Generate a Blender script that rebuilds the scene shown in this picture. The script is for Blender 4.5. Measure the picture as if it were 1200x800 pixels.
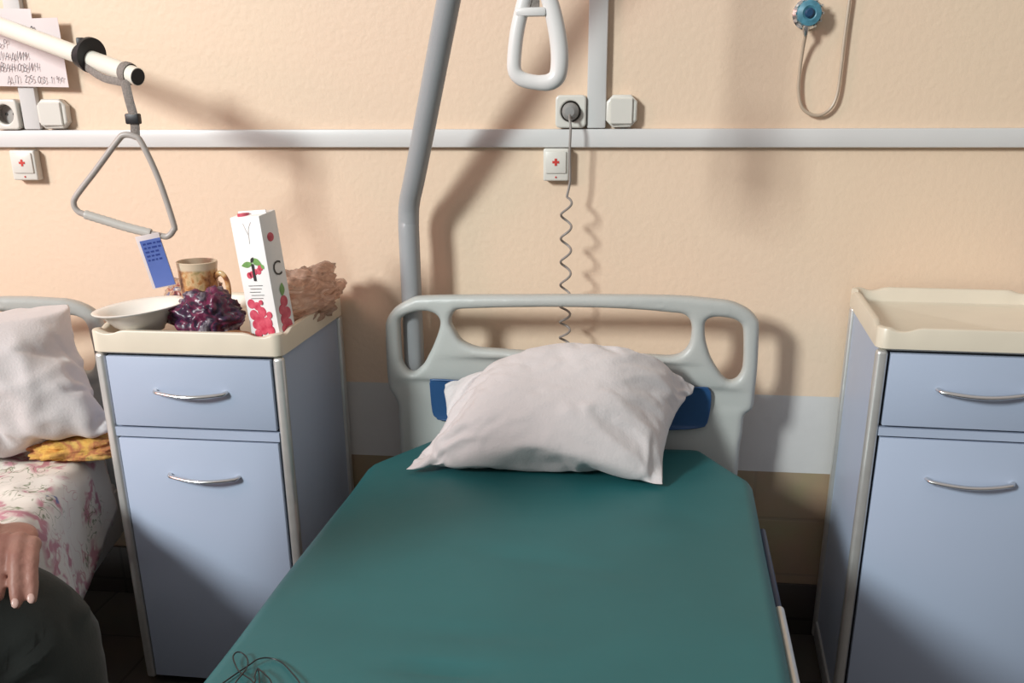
import bpy, bmesh, math, random
from mathutils import Vector, Matrix, noise

# ------------------------------------------------------------------ camera, world, light, exposure
S = bpy.context.scene
C = S.collection
for _o in list(bpy.data.objects):
    bpy.data.objects.remove(_o)

def look_axes(pitch, yaw, roll):
    cy, sy, cp, sp = math.cos(yaw), math.sin(yaw), math.cos(pitch), math.sin(pitch)
    F = Vector((sy*cp, cy*cp, -sp)); R = Vector((cy, -sy, 0)); U = R.cross(F)
    cr, sr = math.cos(roll), math.sin(roll)
    return R*cr + U*sr, R*-sr + U*cr, F
_R, _U, _F = look_axes(math.radians(22.23), math.radians(-8.3), math.radians(-0.47))
cam_d = bpy.data.cameras.new('camera'); cam = bpy.data.objects.new('camera', cam_d); C.objects.link(cam)
cam.matrix_world = Matrix(((_R.x, _U.x, -_F.x, 0), (_R.y, _U.y, -_F.y, -2.4), (_R.z, _U.z, -_F.z, 1.27), (0, 0, 0, 1)))
cam_d.sensor_width = 36; cam_d.lens = 36.11; cam_d.shift_y = 0.1574; cam_d.clip_start = 0.02
S.camera = cam
S.view_settings.view_transform = 'Standard'; S.view_settings.look = 'None'
S.view_settings.gamma = 1.0; S.view_settings.exposure = 0.0; S.view_settings.use_curve_mapping = False

W = bpy.data.worlds.new('room_air'); S.world = W; W.use_nodes = True
# soft light of the rest of the room: the pale ceiling and upper walls give more of it than the dark floor side
_wn, _wl = W.node_tree.nodes, W.node_tree.links
_tc = _wn.new('ShaderNodeTexCoord'); _sx = _wn.new('ShaderNodeSeparateXYZ'); _mr = _wn.new('ShaderNodeMapRange'); _cr = _wn.new('ShaderNodeValToRGB')
_wl.new(_tc.outputs['Generated'], _sx.inputs[0]); _wl.new(_sx.outputs[2], _mr.inputs[0])
_mr.inputs['From Min'].default_value = -.25; _mr.inputs['From Max'].default_value = .8
_cr.color_ramp.elements[0].color = (.15, .145, .14, 1); _cr.color_ramp.elements[1].color = (.50, .465, .45, 1)
_wl.new(_mr.outputs[0], _cr.inputs[0]); _wl.new(_cr.outputs[0], _wn['Background'].inputs[0])
_wn['Background'].inputs[1].default_value = 1.0

def area(name, loc, target, sx, sy, power, col):
    l = bpy.data.lights.new(name, 'AREA'); l.shape = 'RECTANGLE'; l.size = sx; l.size_y = sy
    l.energy = power; l.color = col
    o = bpy.data.objects.new(name, l); C.objects.link(o); o.location = loc
    o.rotation_euler = (Vector(target) - Vector(loc)).to_track_quat('-Z', 'Y').to_euler()
    return o
area('window_daylight', (-4.6, -5.7, 3.95), (-0.3, -0.2, 0.8), 1.10, 1.35, 560, (0.925, 1.0, 1.0))
area('added_pink_fill', (-3.4, -1.9, 2.1), (-1.2, -0.1, 1.1), 0.9, 1.2, 24, (1.0, 0.42, 0.37))  # added lamp, not a window: tints the left of the wall pink

# ------------------------------------------------------------------ materials
def nt(m): return m.node_tree.nodes, m.node_tree.links
def mat(name, col, rough=0.5, metal=0.0, var=0.0, vscale=6.0, bump=0.0, bscale=60.0, col2=None, spec=0.5, trans=0.0, sheen=0.0):
    m = bpy.data.materials.new(name); m.use_nodes = True; N, L = nt(m)
    b = N['Principled BSDF']
    b.inputs['Roughness'].default_value = rough; b.inputs['Metallic'].default_value = metal
    b.inputs['Specular IOR Level'].default_value = spec; b.inputs['Transmission Weight'].default_value = trans
    b.inputs['Sheen Weight'].default_value = sheen
    tc = N.new('ShaderNodeTexCoord')
    n = N.new('ShaderNodeTexNoise'); n.inputs['Scale'].default_value = vscale; n.inputs['Detail'].default_value = 4
    L.new(tc.outputs['Object'], n.inputs['Vector'])
    r = N.new('ShaderNodeValToRGB'); r.color_ramp.elements[0].position = .35; r.color_ramp.elements[1].position = .65
    c2 = col2 or tuple(max(0, c*(1-var)) for c in col)
    r.color_ramp.elements[0].color = (*col, 1); r.color_ramp.elements[1].color = (*c2, 1)
    L.new(n.outputs['Fac'], r.inputs[0]); L.new(r.outputs[0], b.inputs['Base Color'])
    if bump:
        n2 = N.new('ShaderNodeTexNoise'); n2.inputs['Scale'].default_value = bscale; n2.inputs['Detail'].default_value = 5
        L.new(tc.outputs['Object'], n2.inputs['Vector'])
        bp = N.new('ShaderNodeBump'); bp.inputs['Strength'].default_value = bump; bp.inputs['Distance'].default_value = .004
        L.new(n2.outputs['Fac'], bp.inputs['Height']); L.new(bp.outputs[0], b.inputs['Normal'])
    return m

def tile_mat(name, c1, c2, grout, w, h, ox=0., oy=0., plane='XY', rough=.35, mortar=.004):
    m = bpy.data.materials.new(name); m.use_nodes = True; N, L = nt(m); b = N['Principled BSDF']
    b.inputs['Roughness'].default_value = rough
    tc = N.new('ShaderNodeTexCoord'); sp = N.new('ShaderNodeSeparateXYZ'); cb = N.new('ShaderNodeCombineXYZ')
    L.new(tc.outputs['Object'], sp.inputs[0])
    ax = N.new('ShaderNodeMath'); ax.operation = 'ADD'; ax.inputs[1].default_value = ox
    ay = N.new('ShaderNodeMath'); ay.operation = 'ADD'; ay.inputs[1].default_value = oy
    L.new(sp.outputs[0], ax.inputs[0]); L.new(sp.outputs[2 if plane == 'XZ' else 1], ay.inputs[0])
    L.new(ax.outputs[0], cb.inputs[0]); L.new(ay.outputs[0], cb.inputs[1])
    br = N.new('ShaderNodeTexBrick'); br.offset = 0; br.squash = 1
    br.inputs['Scale'].default_value = 1; br.inputs['Brick Width'].default_value = w; br.inputs['Row Height'].default_value = h
    br.inputs['Mortar Size'].default_value = mortar; br.inputs['Color1'].default_value = (*c1, 1)
    br.inputs['Color2'].default_value = (*c2, 1); br.inputs['Mortar'].default_value = (*grout, 1)
    L.new(cb.outputs[0], br.inputs['Vector'])
    n = N.new('ShaderNodeTexNoise'); n.inputs['Scale'].default_value = 9; n.inputs['Detail'].default_value = 6
    L.new(tc.outputs['Object'], n.inputs['Vector'])
    mx = N.new('ShaderNodeMix'); mx.data_type = 'RGBA'; mx.blend_type = 'MULTIPLY'; mx.inputs['Factor'].default_value = .35
    L.new(br.outputs['Color'], mx.inputs['A']); L.new(n.outputs['Color'], mx.inputs['B']); L.new(mx.outputs['Result'], b.inputs['Base Color'])
    bp = N.new('ShaderNodeBump'); bp.inputs['Strength'].default_value = .4; bp.inputs['Distance'].default_value = .003; bp.invert = True
    L.new(br.outputs['Fac'], bp.inputs['Height']); L.new(bp.outputs[0], b.inputs['Normal'])
    return m

M = {}
M['paint'] = mat('wall_paint', (0.765, 0.565, 0.42), .55, var=.0, col2=(0.755, 0.59, 0.43), vscale=.9, bump=.25, bscale=70)
M['band'] = mat('white_band_paint', (0.62, 0.60, 0.58), .45, var=.06, vscale=5, bump=.15, bscale=60)
M['tile'] = tile_mat('beige_wall_tile', (0.42, 0.31, 0.20), (0.40, 0.29, 0.19), (0.37, 0.28, 0.19), .30, .15, ox=.05, oy=.031, plane='XZ')
M['base'] = tile_mat('dark_base_tile', (0.055, 0.048, 0.042), (0.06, 0.052, 0.045), (0.03, 0.027, 0.024), .24, .12, oy=.0, plane='XZ')
M['floor'] = tile_mat('dark_floor_tile', (0.065, 0.058, 0.05), (0.072, 0.063, 0.055), (0.03, 0.027, 0.025), .24, .24, ox=1.23, oy=0.0, rough=.3)
M['trunk'] = mat('white_trunking_plastic', (0.66, 0.645, 0.63), .35, var=.04)
M['white_plastic'] = mat('white_plastic', (0.70, 0.67, 0.61), .3, var=.03)
M['dark_hole'] = mat('dark_hole', (0.05, 0.045, 0.04), .6)
M['grey_plug'] = mat('grey_plug_plastic', (0.27, 0.26, 0.25), .45)
M['cord'] = mat('grey_cord', (0.26, 0.23, 0.21), .5)
M['red'] = mat('red_print', (0.55, 0.04, 0.03), .5)
M['hb'] = mat('grey_bed_plastic', (0.47, 0.48, 0.455), .40, var=.05, bump=.08, bscale=200)
M['blue_inset'] = mat('dark_blue_plastic', (0.018, 0.075, 0.20), .4, var=.1)
M['navy'] = mat('navy_plastic', (0.012, 0.03, 0.085), .45)
M['steel'] = mat('grey_painted_steel', (0.34, 0.35, 0.36), .35, var=.06)
M['beige_steel'] = mat('beige_painted_steel', (0.52, 0.50, 0.46), .4, var=.08)
M['alu'] = mat('brushed_aluminium', (0.66, 0.655, 0.63), .33, metal=.65, var=.08, vscale=30)
M['chrome'] = mat('satin_chrome', (0.72, 0.71, 0.70), .2, metal=1.0)
M['cab'] = mat('pale_blue_laminate', (0.39, 0.455, 0.58), .42, var=.03, vscale=3, bump=.04, bscale=150)
M['gap'] = mat('painted_gap_shade', (0.02, 0.022, 0.03), .7)  # near-black colour stands in for shade between the cabinet fronts
M['tray'] = mat('cream_tray_plastic', (0.70, 0.625, 0.50), .35, var=.05, vscale=10)
M['teal'] = mat('teal_vinyl', (0.015, 0.122, 0.130), .5, var=.12, vscale=4, bump=.1, bscale=25)
M['pillow'] = mat('white_cotton', (0.64, 0.60, 0.595), .85, var=.04, vscale=5, bump=.2, bscale=180, sheen=.2)
M['black'] = mat('black_rubber', (0.012, 0.012, 0.014), .45)
M['white_tube'] = mat('white_enamel_tube', (0.78, 0.75, 0.66), .3, var=.03)
M['webbing'] = mat('grey_webbing', (0.27, 0.235, 0.21), .8, var=.25, vscale=200, bump=.5, bscale=500)
M['grip_white'] = mat('white_grip_plastic', (0.72, 0.70, 0.68), .3, var=.03)
M['grip_grey'] = mat('grey_enamel_bar', (0.42, 0.38, 0.35), .4, var=.1, vscale=20)
M['paper'] = mat('white_paper', (0.75, 0.66, 0.65), .8, var=.03, bump=.1, bscale=20)
M['ink'] = mat('dark_ink', (0.08, 0.07, 0.08), .8)
M['blue_tag'] = mat('blue_printed_tag', (0.13, 0.20, 0.55), .4, var=.1, vscale=12)
M['blue_ink'] = mat('dark_blue_print', (0.03, 0.06, 0.28), .5)
M['ceramic'] = mat('white_ceramic', (0.78, 0.75, 0.69), .15, var=.02)
M['tealdisc'] = mat('teal_blue_plastic', (0.09, 0.27, 0.36), .35, var=.3, vscale=90)
M['darkblue'] = mat('navy_centre', (0.01, 0.05, 0.12), .4)
M['hose'] = mat('tan_hose', (0.50, 0.39, 0.29), .4, var=.1, vscale=30)
M['trouser'] = mat('dark_green_grey_cloth', (0.028, 0.032, 0.029), .95, var=.2, vscale=12, bump=.12, bscale=220, sheen=.1)
M['skin'] = mat('skin', (0.46, 0.235, 0.18), .5, var=.12, vscale=25, bump=.3, bscale=110, col2=(0.38, 0.165, 0.125))
M['nail'] = mat('nail', (0.66, 0.42, 0.36), .3)
M['sweater'] = mat('dark_sweater', (0.03, 0.03, 0.035), .9, var=.2, vscale=60, bump=.4, bscale=300)
M['hair'] = mat('grey_hair', (0.18, 0.16, 0.15), .8, var=.4, vscale=60, bump=.5, bscale=120)
M['carton_white'] = mat('glossy_white_card', (0.85, 0.84, 0.82), .3, var=.02)
M['cherry'] = mat('cherry_print', (0.50, 0.03, 0.07), .35, col2=(0.68, 0.12, 0.17), vscale=60)
M['green_print'] = mat('leaf_green_print', (0.20, 0.40, 0.12), .4, var=.3, vscale=60)
M['black_print'] = mat('black_print', (0.03, 0.03, 0.03), .4)

def multi_mat(name, cols, scale, rough=.3, bump=.4, bscale=30, metal=0., stretch=(1, 1, 1)):
    m = bpy.data.materials.new(name); m.use_nodes = True; N, L = nt(m); b = N['Principled BSDF']
    b.inputs['Roughness'].default_value = rough; b.inputs['Metallic'].default_value = metal
    tc = N.new('ShaderNodeTexCoord'); mp = N.new('ShaderNodeMapping'); mp.inputs['Scale'].default_value = stretch
    L.new(tc.outputs['Object'], mp.inputs[0])
    n = N.new('ShaderNodeTexNoise'); n.inputs['Scale'].default_value = scale; n.inputs['Detail'].default_value = 5; n.inputs['Distortion'].default_value = 1.2
    L.new(mp.outputs[0], n.inputs['Vector'])
    r = N.new('ShaderNodeValToRGB'); cr = r.color_ramp; k = len(cols)
    while len(cr.elements) < k: cr.elements.new(.5)
    for i, c in enumerate(cols):
        cr.elements[i].position = .3 + .4*i/(k-1); cr.elements[i].color = (*c, 1)
    L.new(n.outputs['Fac'], r.inputs[0]); L.new(r.outputs[0], b.inputs['Base Color'])
    n2 = N.new('ShaderNodeTexNoise'); n2.inputs['Scale'].default_value = bscale; n2.inputs['Detail'].default_value = 6
    L.new(mp.outputs[0], n2.inputs['Vector'])
    bp = N.new('ShaderNodeBump'); bp.inputs['Strength'].default_value = bump; bp.inputs['Distance'].default_value = .01
    L.new(n2.outputs['Fac'], bp.inputs['Height']); L.new(bp.outputs[0], b.inputs['Normal'])
    return m
M['purple_wrap'] = multi_mat('purple_foil_wrapper', [(.015, .01, .025), (.06, .01, .045), (.02, .015, .035), (.16, .02, .06), (.03, .015, .04), (.28, .24, .27), (.05, .02, .06)], 20, .32, .3, 30)
M['brown_wrap'] = multi_mat('brown_foil_wrapper', [(.04, .03, .05), (.30, .07, .06), (.50, .33, .20), (.10, .12, .25), (.55, .42, .32)], 30, .3, .35, 35)
M['clear_bag'] = multi_mat('cloudy_plastic_bag', [(.30, .17, .12), (.70, .50, .40), (.50, .33, .25), (.85, .70, .62)], 14, .14, .35, 26, stretch=(1, 1, 3))
M['clear_bag'].node_tree.nodes['Principled BSDF'].inputs['Transmission Weight'].default_value = .55
M['clear_bag'].node_tree.nodes['Principled BSDF'].inputs['IOR'].default_value = 1.12
M['bread'] = multi_mat('baked_crust', [(.22, .09, .04), (.42, .20, .09), (.30, .13, .07)], 25, .6, .4, 60)
M['orange_cloth'] = multi_mat('orange_patterned_cloth', [(.55, .24, .05), (.62, .37, .08), (.40, .14, .06), (.58, .36, .10), (.22, .22, .08)], 11, .9, .5, 60)

def floral_mat():
    m = bpy.data.materials.new('floral_sheet_cotton'); m.use_nodes = True; N, L = nt(m); b = N['Principled BSDF']
    b.inputs['Roughness'].default_value = .9
    tc = N.new('ShaderNodeTexCoord')
    def noise_mask(scale, lo, hi, off, dist=0., detail=2.):
        mp = N.new('ShaderNodeMapping'); mp.inputs['Location'].default_value = off; L.new(tc.outputs['Object'], mp.inputs[0])
        n = N.new('ShaderNodeTexNoise'); n.inputs['Scale'].default_value = scale; n.inputs['Detail'].default_value = detail; n.inputs['Distortion'].default_value = dist
        L.new(mp.outputs[0], n.inputs['Vector'])
        r = N.new('ShaderNodeMapRange'); r.inputs['From Min'].default_value = lo; r.inputs['From Max'].default_value = hi
        L.new(n.outputs['Fac'], r.inputs[0]); return r.outputs[0]
    def line_mask(scale, off, wdt, dist):
        mp = N.new('ShaderNodeMapping'); mp.inputs['Location'].default_value = off; L.new(tc.outputs['Object'], mp.inputs[0])
        n = N.new('ShaderNodeTexNoise'); n.inputs['Scale'].default_value = scale; n.inputs['Detail'].default_value = 1.5; n.inputs['Distortion'].default_value = dist
        L.new(mp.outputs[0], n.inputs['Vector'])
        s = N.new('ShaderNodeMath'); s.operation = 'SUBTRACT'; s.inputs[1].default_value = .5; L.new(n.outputs['Fac'], s.inputs[0])
        a = N.new('ShaderNodeMath'); a.operation = 'ABSOLUTE'; L.new(s.outputs[0], a.inputs[0])
        r = N.new('ShaderNodeMapRange'); r.inputs['From Min'].default_value = wdt; r.inputs['From Max'].default_value = 0
        L.new(a.outputs[0], r.inputs[0]); return r.outputs[0]
    def mul(a, b_):
        s = N.new('ShaderNodeMath'); s.operation = 'MULTIPLY'; L.new(a, s.inputs[0]); L.new(b_, s.inputs[1]); return s.outputs[0]
    base = N.new('ShaderNodeRGB'); base.outputs[0].default_value = (.74, .69, .62, 1); cur = base.outputs[0]
    petals = mul(noise_mask(10, .49, .56, (3, 1, 0)), noise_mask(34, .42, .55, (0, 4, 1), .6))
    for mask, col in ((petals, (.52, .25, .29)), (mul(noise_mask(7, .56, .62, (9, 2, 5)), line_mask(26, (2, 7, 3), .03, 1.2)), (.16, .20, .10)),
                      (mul(noise_mask(8, .64, .67, (5, 5, 2)), noise_mask(30, .45, .52, (1, 4, 8))), (.15, .17, .33)),
                      (mul(noise_mask(6, .50, .58, (7, 8, 1)), line_mask(16, (4, 1, 9), .022, 1.5)), (.55, .30, .30))):
        mx = N.new('ShaderNodeMix'); mx.data_type = 'RGBA'; L.new(mask, mx.inputs['Factor']); L.new(cur, mx.inputs['A'])
        mx.inputs['B'].default_value = (*col, 1); cur = mx.outputs['Result']
    L.new(cur, b.inputs['Base Color'])
    return m
M['floral'] = floral_mat()

def mug_mat():
    m = bpy.data.materials.new('patterned_mug_glaze'); m.use_nodes = True; N, L = nt(m); b = N['Principled BSDF']
    b.inputs['Roughness'].default_value = .2
    tc = N.new('ShaderNodeTexCoord'); sp = N.new('ShaderNodeSeparateXYZ'); L.new(tc.outputs['Object'], sp.inputs[0])
    n = N.new('ShaderNodeTexNoise'); n.inputs['Scale'].default_value = 45; n.inputs['Detail'].default_value = 3; L.new(tc.outputs['Object'], n.inputs['Vector'])
    r = N.new('ShaderNodeValToRGB'); cr = r.color_ramp
    for _ in range(2): cr.elements.new(.5)
    for e, (p, c) in zip(cr.elements, ((.36, (.20, .07, .03)), (.47, (.50, .24, .09)), (.55, (.62, .42, .22)), (.68, (.28, .22, .08)))):
        e.position = p; e.color = (*c, 1)
    L.new(n.outputs['Fac'], r.inputs[0])
    mr = N.new('ShaderNodeMapRange'); mr.inputs['From Min'].default_value = .116; mr.inputs['From Max'].default_value = .121; L.new(sp.outputs[2], mr.inputs[0])
    mx = N.new('ShaderNodeMix'); mx.data_type = 'RGBA'; L.new(mr.outputs[0], mx.inputs['Factor']); L.new(r.outputs[0], mx.inputs['A']); mx.inputs['B'].default_value = (.62, .50, .36, 1)
    L.new(mx.outputs['Result'], b.inputs['Base Color'])
    return m
M['mug'] = mug_mat()

# ------------------------------------------------------------------ helpers
def tag(o, label=None, cat=None, group=None, kind=None):
    if label: o['label'] = label
    if cat: o['category'] = cat
    if group: o['group'] = group
    if kind: o['kind'] = kind
    return o
def empty(name, loc, rz=0, label=None, cat=None, group=None):
    o = bpy.data.objects.new(name, None); C.objects.link(o); o.location = loc; o.rotation_euler = (0, 0, rz)
    o.empty_display_size = .05
    return tag(o, label, cat, group)
def obj(name, bm, m, parent=None, smooth=True, loc=(0, 0, 0), rot=(0, 0, 0), auto=35):
    if isinstance(bm, bpy.types.Mesh): me = bm; me.name = name
    else:
        me = bpy.data.meshes.new(name); bmesh.ops.recalc_face_normals(bm, faces=bm.faces); bm.to_mesh(me); bm.free()
    o = bpy.data.objects.new(name, me); C.objects.link(o)
    if len(me.materials) == 0:
        for mm in (m if isinstance(m, (list, tuple)) else [m]): me.materials.append(mm)
    if smooth:
        me.polygons.foreach_set('use_smooth', [True]*len(me.polygons))
        if auto: me.set_sharp_from_angle(angle=math.radians(auto))
    o.location = loc; o.rotation_euler = rot
    if parent: o.parent = parent
    return o
def box(bm, x0, x1, y0, y1, z0, z1, bev=0., seg=2):
    r = bmesh.ops.create_cube(bm, size=1); vs = r['verts']
    for v in vs: v.co = Vector(((x0+x1)/2 + v.co.x*(x1-x0), (y0+y1)/2 + v.co.y*(y1-y0), (z0+z1)/2 + v.co.z*(z1-z0)))
    if bev:
        es = list({e for v in vs for e in v.link_edges})
        bmesh.ops.bevel(bm, geom=es, offset=bev, segments=seg, affect='EDGES', profile=.5)
def B(*a, **k):
    bm = bmesh.new(); box(bm, *a, **k); return bm
def tube(bm, pts, rad, n=14, closed=False, flat=1.0, up=(0, 0, 1)):
    pts = [Vector(p) for p in pts]; k = len(pts)
    rs = rad if isinstance(rad, (list, tuple)) else [rad]*k
    rings = []; prev = None
    for i, p in enumerate(pts):
        a = pts[(i-1) % k] if (closed or i > 0) else p; b_ = pts[(i+1) % k] if (closed or i < k-1) else p
        t = (b_-a).normalized()
        if prev is None:
            u = Vector(up); u = (u - t*u.dot(t))
            if u.length < 1e-3: u = Vector((1, 0, 0)); u = u - t*u.dot(t)
            u.normalize()
        else:
            u = (prev - t*prev.dot(t)).normalized()
        prev = u; w = t.cross(u)
        rings.append([bm.verts.new(p + (u*math.cos(2*math.pi*j/n) + w*math.sin(2*math.pi*j/n)*flat)*rs[i]) for j in range(n)])
    for i in range(k if closed else k-1):
        A, D = rings[i], rings[(i+1) % k]
        off = 0
        if closed and i == k-1:
            off = min(range(n), key=lambda s: (A[0].co - D[s].co).length)
        for j in range(n): bm.faces.new((A[j], A[(j+1) % n], D[(j+1+off) % n], D[(j+off) % n]))
    if not closed: bm.faces.new(rings[0][::-1]); bm.faces.new(rings[-1])
def T(pts, rad, **k):
    bm = bmesh.new(); tube(bm, pts, rad, **k); return bm
def spline(pts, sub=6, closed=False):
    P = [Vector(p) for p in pts]; n = len(P); out = []
    for i in range(n if closed else n-1):
        g = lambda j: P[j % n] if closed else P[max(0, min(n-1, j))]
        a, b_, c, d = g(i-1), g(i), g(i+1), g(i+2)
        for s in range(sub):
            t = s/sub
            out.append(.5*((2*b_) + (c-a)*t + (2*a-5*b_+4*c-d)*t*t + (3*b_-a-3*c+d)*t**3))
    if not closed: out.append(P[-1])
    return out
def lathe(prof, n=40):
    bm = bmesh.new(); rings = []
    for r, z in prof:
        rings.append([bm.verts.new((r*math.cos(2*math.pi*j/n), r*math.sin(2*math.pi*j/n), z)) for j in range(n)] if r > 1e-6 else [bm.verts.new((0, 0, z))])
    for A, D in zip(rings, rings[1:]):
        if len(A) == 1 and len(D) == 1: continue
        for j in range(n):
            j2 = (j+1) % n
            if len(A) == 1: bm.faces.new((A[0], D[j], D[j2]))
            elif len(D) == 1: bm.faces.new((A[j], A[j2], D[0]))
            else: bm.faces.new((A[j], A[j2], D[j2], D[j]))
    return bm
def eval_mesh(o):
    dg = bpy.context.evaluated_depsgraph_get()
    me = bpy.data.meshes.new_from_object(o.evaluated_get(dg), depsgraph=dg)
    bpy.data.objects.remove(o); return me
def outline_mesh(loops, thick, bevel, res=3, face='Y'):
    """filled outline with holes in the XZ plane, given real thickness and rounded edges"""
    cu = bpy.data.curves.new('o', 'CURVE'); cu.dimensions = '2D'; cu.fill_mode = 'BOTH'
    for lp in loops:
        s = cu.splines.new('POLY'); s.points.add(len(lp)-1); s.use_cyclic_u = True
        for p, (x, z) in zip(s.points, lp): p.co = (x, z, 0, 1)
    cu.extrude = max(0, thick/2-bevel); cu.bevel_depth = bevel; cu.bevel_resolution = res; cu.offset = -bevel
    o = bpy.data.objects.new('o', cu); C.objects.link(o); me = eval_mesh(o)
    if face == 'Y': me.transform(Matrix.Rotation(math.radians(90), 4, 'X'))
    return me
def moulded(me, voxel, it):
    o = bpy.data.objects.new('m', me); C.objects.link(o)
    r = o.modifiers.new('r', 'REMESH'); r.mode = 'VOXEL'; r.voxel_size = voxel; r.use_smooth_shade = True
    k = o.modifiers.new('k', 'SMOOTH'); k.factor = .5; k.iterations = it
    out = eval_mesh(o); out.materials.clear(); return out
def text_mesh(body, size, extrude=.0002, shear=0.):
    cu = bpy.data.curves.new('t', 'FONT'); cu.body = body; cu.size = size; cu.extrude = extrude; cu.shear = shear; cu.resolution_u = 3
    o = bpy.data.objects.new('t', cu); C.objects.link(o); me = eval_mesh(o)
    me.transform(Matrix.Rotation(math.radians(90), 4, 'X')); return me
def join_mesh(bm, me, mtx=None):
    if mtx is not None: me.transform(mtx)
    bm.from_mesh(me); bpy.data.meshes.remove(me)
def decode(P):
    nx, ny, steps = P; it = iter(steps)
    def read(cols, rows_):
        g = {}
        for j in rows_:
            c = [0, 0, 0]
            for i in cols:
                c = [c[k] + next(it) for k in range(3)]; g[i, j] = Vector(c)/2000
        return g
    front = read(range(nx+1), range(ny+1)); back = read(range(0, nx+1, 2), range(0, ny+1, 2))
    co, f = [], []; ia = {}; ib = {}
    for j in range(ny+1):
        for i in range(nx+1): ia[i, j] = len(co); co.append(tuple(front[i, j]))
    for j in range(ny+1):
        for i in range(nx+1):
            if i in (0, nx) or j in (0, ny): ib[i, j] = ia[i, j]; continue
            i0, j0 = i-i % 2, j-j % 2; i1, j1 = min(nx, i0+2*(i % 2)), min(ny, j0+2*(j % 2))
            ib[i, j] = len(co); co.append(tuple((back[i0, j0]+back[i1, j0]+back[i0, j1]+back[i1, j1])/4))
    for j in range(ny):
        for i in range(nx):
            f.append((ia[i, j], ia[i+1, j], ia[i+1, j+1], ia[i, j+1])); f.append((ib[i, j+1], ib[i+1, j+1], ib[i+1, j], ib[i, j]))
    return co, f

# ------------------------------------------------------------------ the room
FZ = -.045                                    # floor height
def quad(bm, pts, mi=0):
    f = bm.faces.new([bm.verts.new(p) for p in pts]); f.material_index = mi
bm = bmesh.new()
for z0, z1, mi in ((FZ, .096, 2), (.096, .392, 2), (.392, .584, 1), (.584, 2.8, 0)):
    quad(bm, ((-3.4, 0, z0), (3.0, 0, z0), (3.0, 0, z1), (-3.4, 0, z1)), mi)
quad(bm, ((-3.4, .15, FZ), (3.0, .15, FZ), (3.0, .15, 2.8), (-3.4, .15, 2.8)), 0)
w_ = obj('wall_back', bm, [M['paint'], M['band'], M['tile']], smooth=False); tag(w_, kind='structure')
bm = bmesh.new(); quad(bm, ((-3.4, -4.2, FZ), (3.0, -4.2, FZ), (3.0, .15, FZ), (-3.4, .15, FZ)))
tag(obj('floor', bm, M['floor'], smooth=False), kind='structure')
tag(obj('baseboard_back', B(-3.4, 3.0, -.010, .0, FZ, .096, bev=.002), M['base']), kind='structure')
tag(obj('trim_1', B(-3.4, 3.0, -.018, .0, 1.137, 1.1755, bev=.003), M['trunk']), kind='structure')
tag(obj('trim_2', B(-.1765, -.1355, -.018, .0, 1.177, 2.8, bev=.003), M['trunk']), kind='structure')
tag(obj('trim_3', B(-1.500, -1.459, -.018, .0, 1.177, 2.8, bev=.003), M['trunk']), kind='structure')

# ------------------------------------------------------------------ wall fittings
def plate_with_hole(x0, x1, z0, z1, label, hole=True):
    cx, cz = (x0+x1)/2, (z0+z1)/2; r = (x1-x0)/2
    t = empty('wall_socket', (cx, 0, cz), 0, label, 'socket')
    loops = []; k = .010
    sq = []
    for sx, sz in ((1, 1), (-1, 1), (-1, -1), (1, -1)):
        a0 = {(1, 1): 0, (-1, 1): 90, (-1, -1): 180, (1, -1): 270}[(sx, sz)]
        for s in range(5):
            a = math.radians(a0 + s*22.5); sq.append((sx*(r-k) + k*math.cos(a), sz*(r-k) + k*math.sin(a)))
    loops.append(sq); rr = .0215
    loops.append([(rr*math.cos(2*math.pi*i/32), rr*math.sin(2*math.pi*i/32)) for i in range(32)])
    me = outline_mesh(loops, .026, .004); obj('cover_plate', me, M['white_plastic'], t, loc=(0, -.013, 0))
    bmw = lathe([(0, .0), (.0215, .0), (.0215, .018), (.0218, .018), (.0222, -.001), (0, -.001)], 32)
    o = obj('socket_well', bmw, M['grip_grey'], t, rot=(math.radians(90), 0, 0), loc=(0, -.002, 0))
    for s in (-1, 1):
        obj('contact_hole', lathe([(0, 0), (.003, 0), (.003, .002), (0, .002)], 12), M['dark_hole'], t, rot=(math.radians(90), 0, 0), loc=(s*.0095, -.002, 0))
    return t
plate_with_hole(-.2445, -.1775, 1.178, 1.2445, 'white round wall socket with the grey plug in it, left of the middle vertical trunking')
plate_with_hole(-1.572, -1.505, 1.1785, 1.2425, 'empty white wall socket at the left edge, below the handwritten paper')

def rocker(x0, x1, z0, z1, label):
    cx, cz = (x0+x1)/2, (z0+z1)/2; hx, hz = (x1-x0)/2, (z1-z0)/2
    t = empty('wall_switch', (cx, 0, cz), 0, label, 'switch', 'switches on the trunking')
    bm = bmesh.new(); c = .014
    oct_ = [(-hx+c, -hz), (hx-c, -hz), (hx, -hz+c), (hx, hz-c), (hx-c, hz), (-hx+c, hz), (-hx, hz-c), (-hx, -hz+c)]
    obj('cover_plate', outline_mesh([oct_], .024, .005), M['white_plastic'], t, loc=(0, -.012, 0))
    bm = bmesh.new(); a = hx*.72; b_ = hz*.78
    vs = [bm.verts.new(p) for p in ((-a, 0, -b_), (a, 0, -b_), (a, 0, b_), (-a, 0, b_), (-a, -.010, -b_), (a, -.006, -b_), (a, -.006, b_), (-a, -.010, b_))]
    for f in ((0, 1, 2, 3), (4, 7, 6, 5), (0, 4, 5, 1), (1, 5, 6, 2), (2, 6, 7, 3), (3, 7, 4, 0)): bm.faces.new([vs[i] for i in f])
    bmesh.ops.bevel(bm, geom=bm.edges[:], offset=.0015, segments=2, affect='EDGES')
    obj('rocker', bm, M['white_plastic'], t, loc=(0, -.0225, 0))
rocker(-.1345, -.068, 1.1785, 1.2445, 'blank white wall switch right of the middle vertical trunking')
rocker(-1.4575, -1.385, 1.1785, 1.2430, 'white wall switch under the handwritten paper, right of the left trunking')

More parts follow.
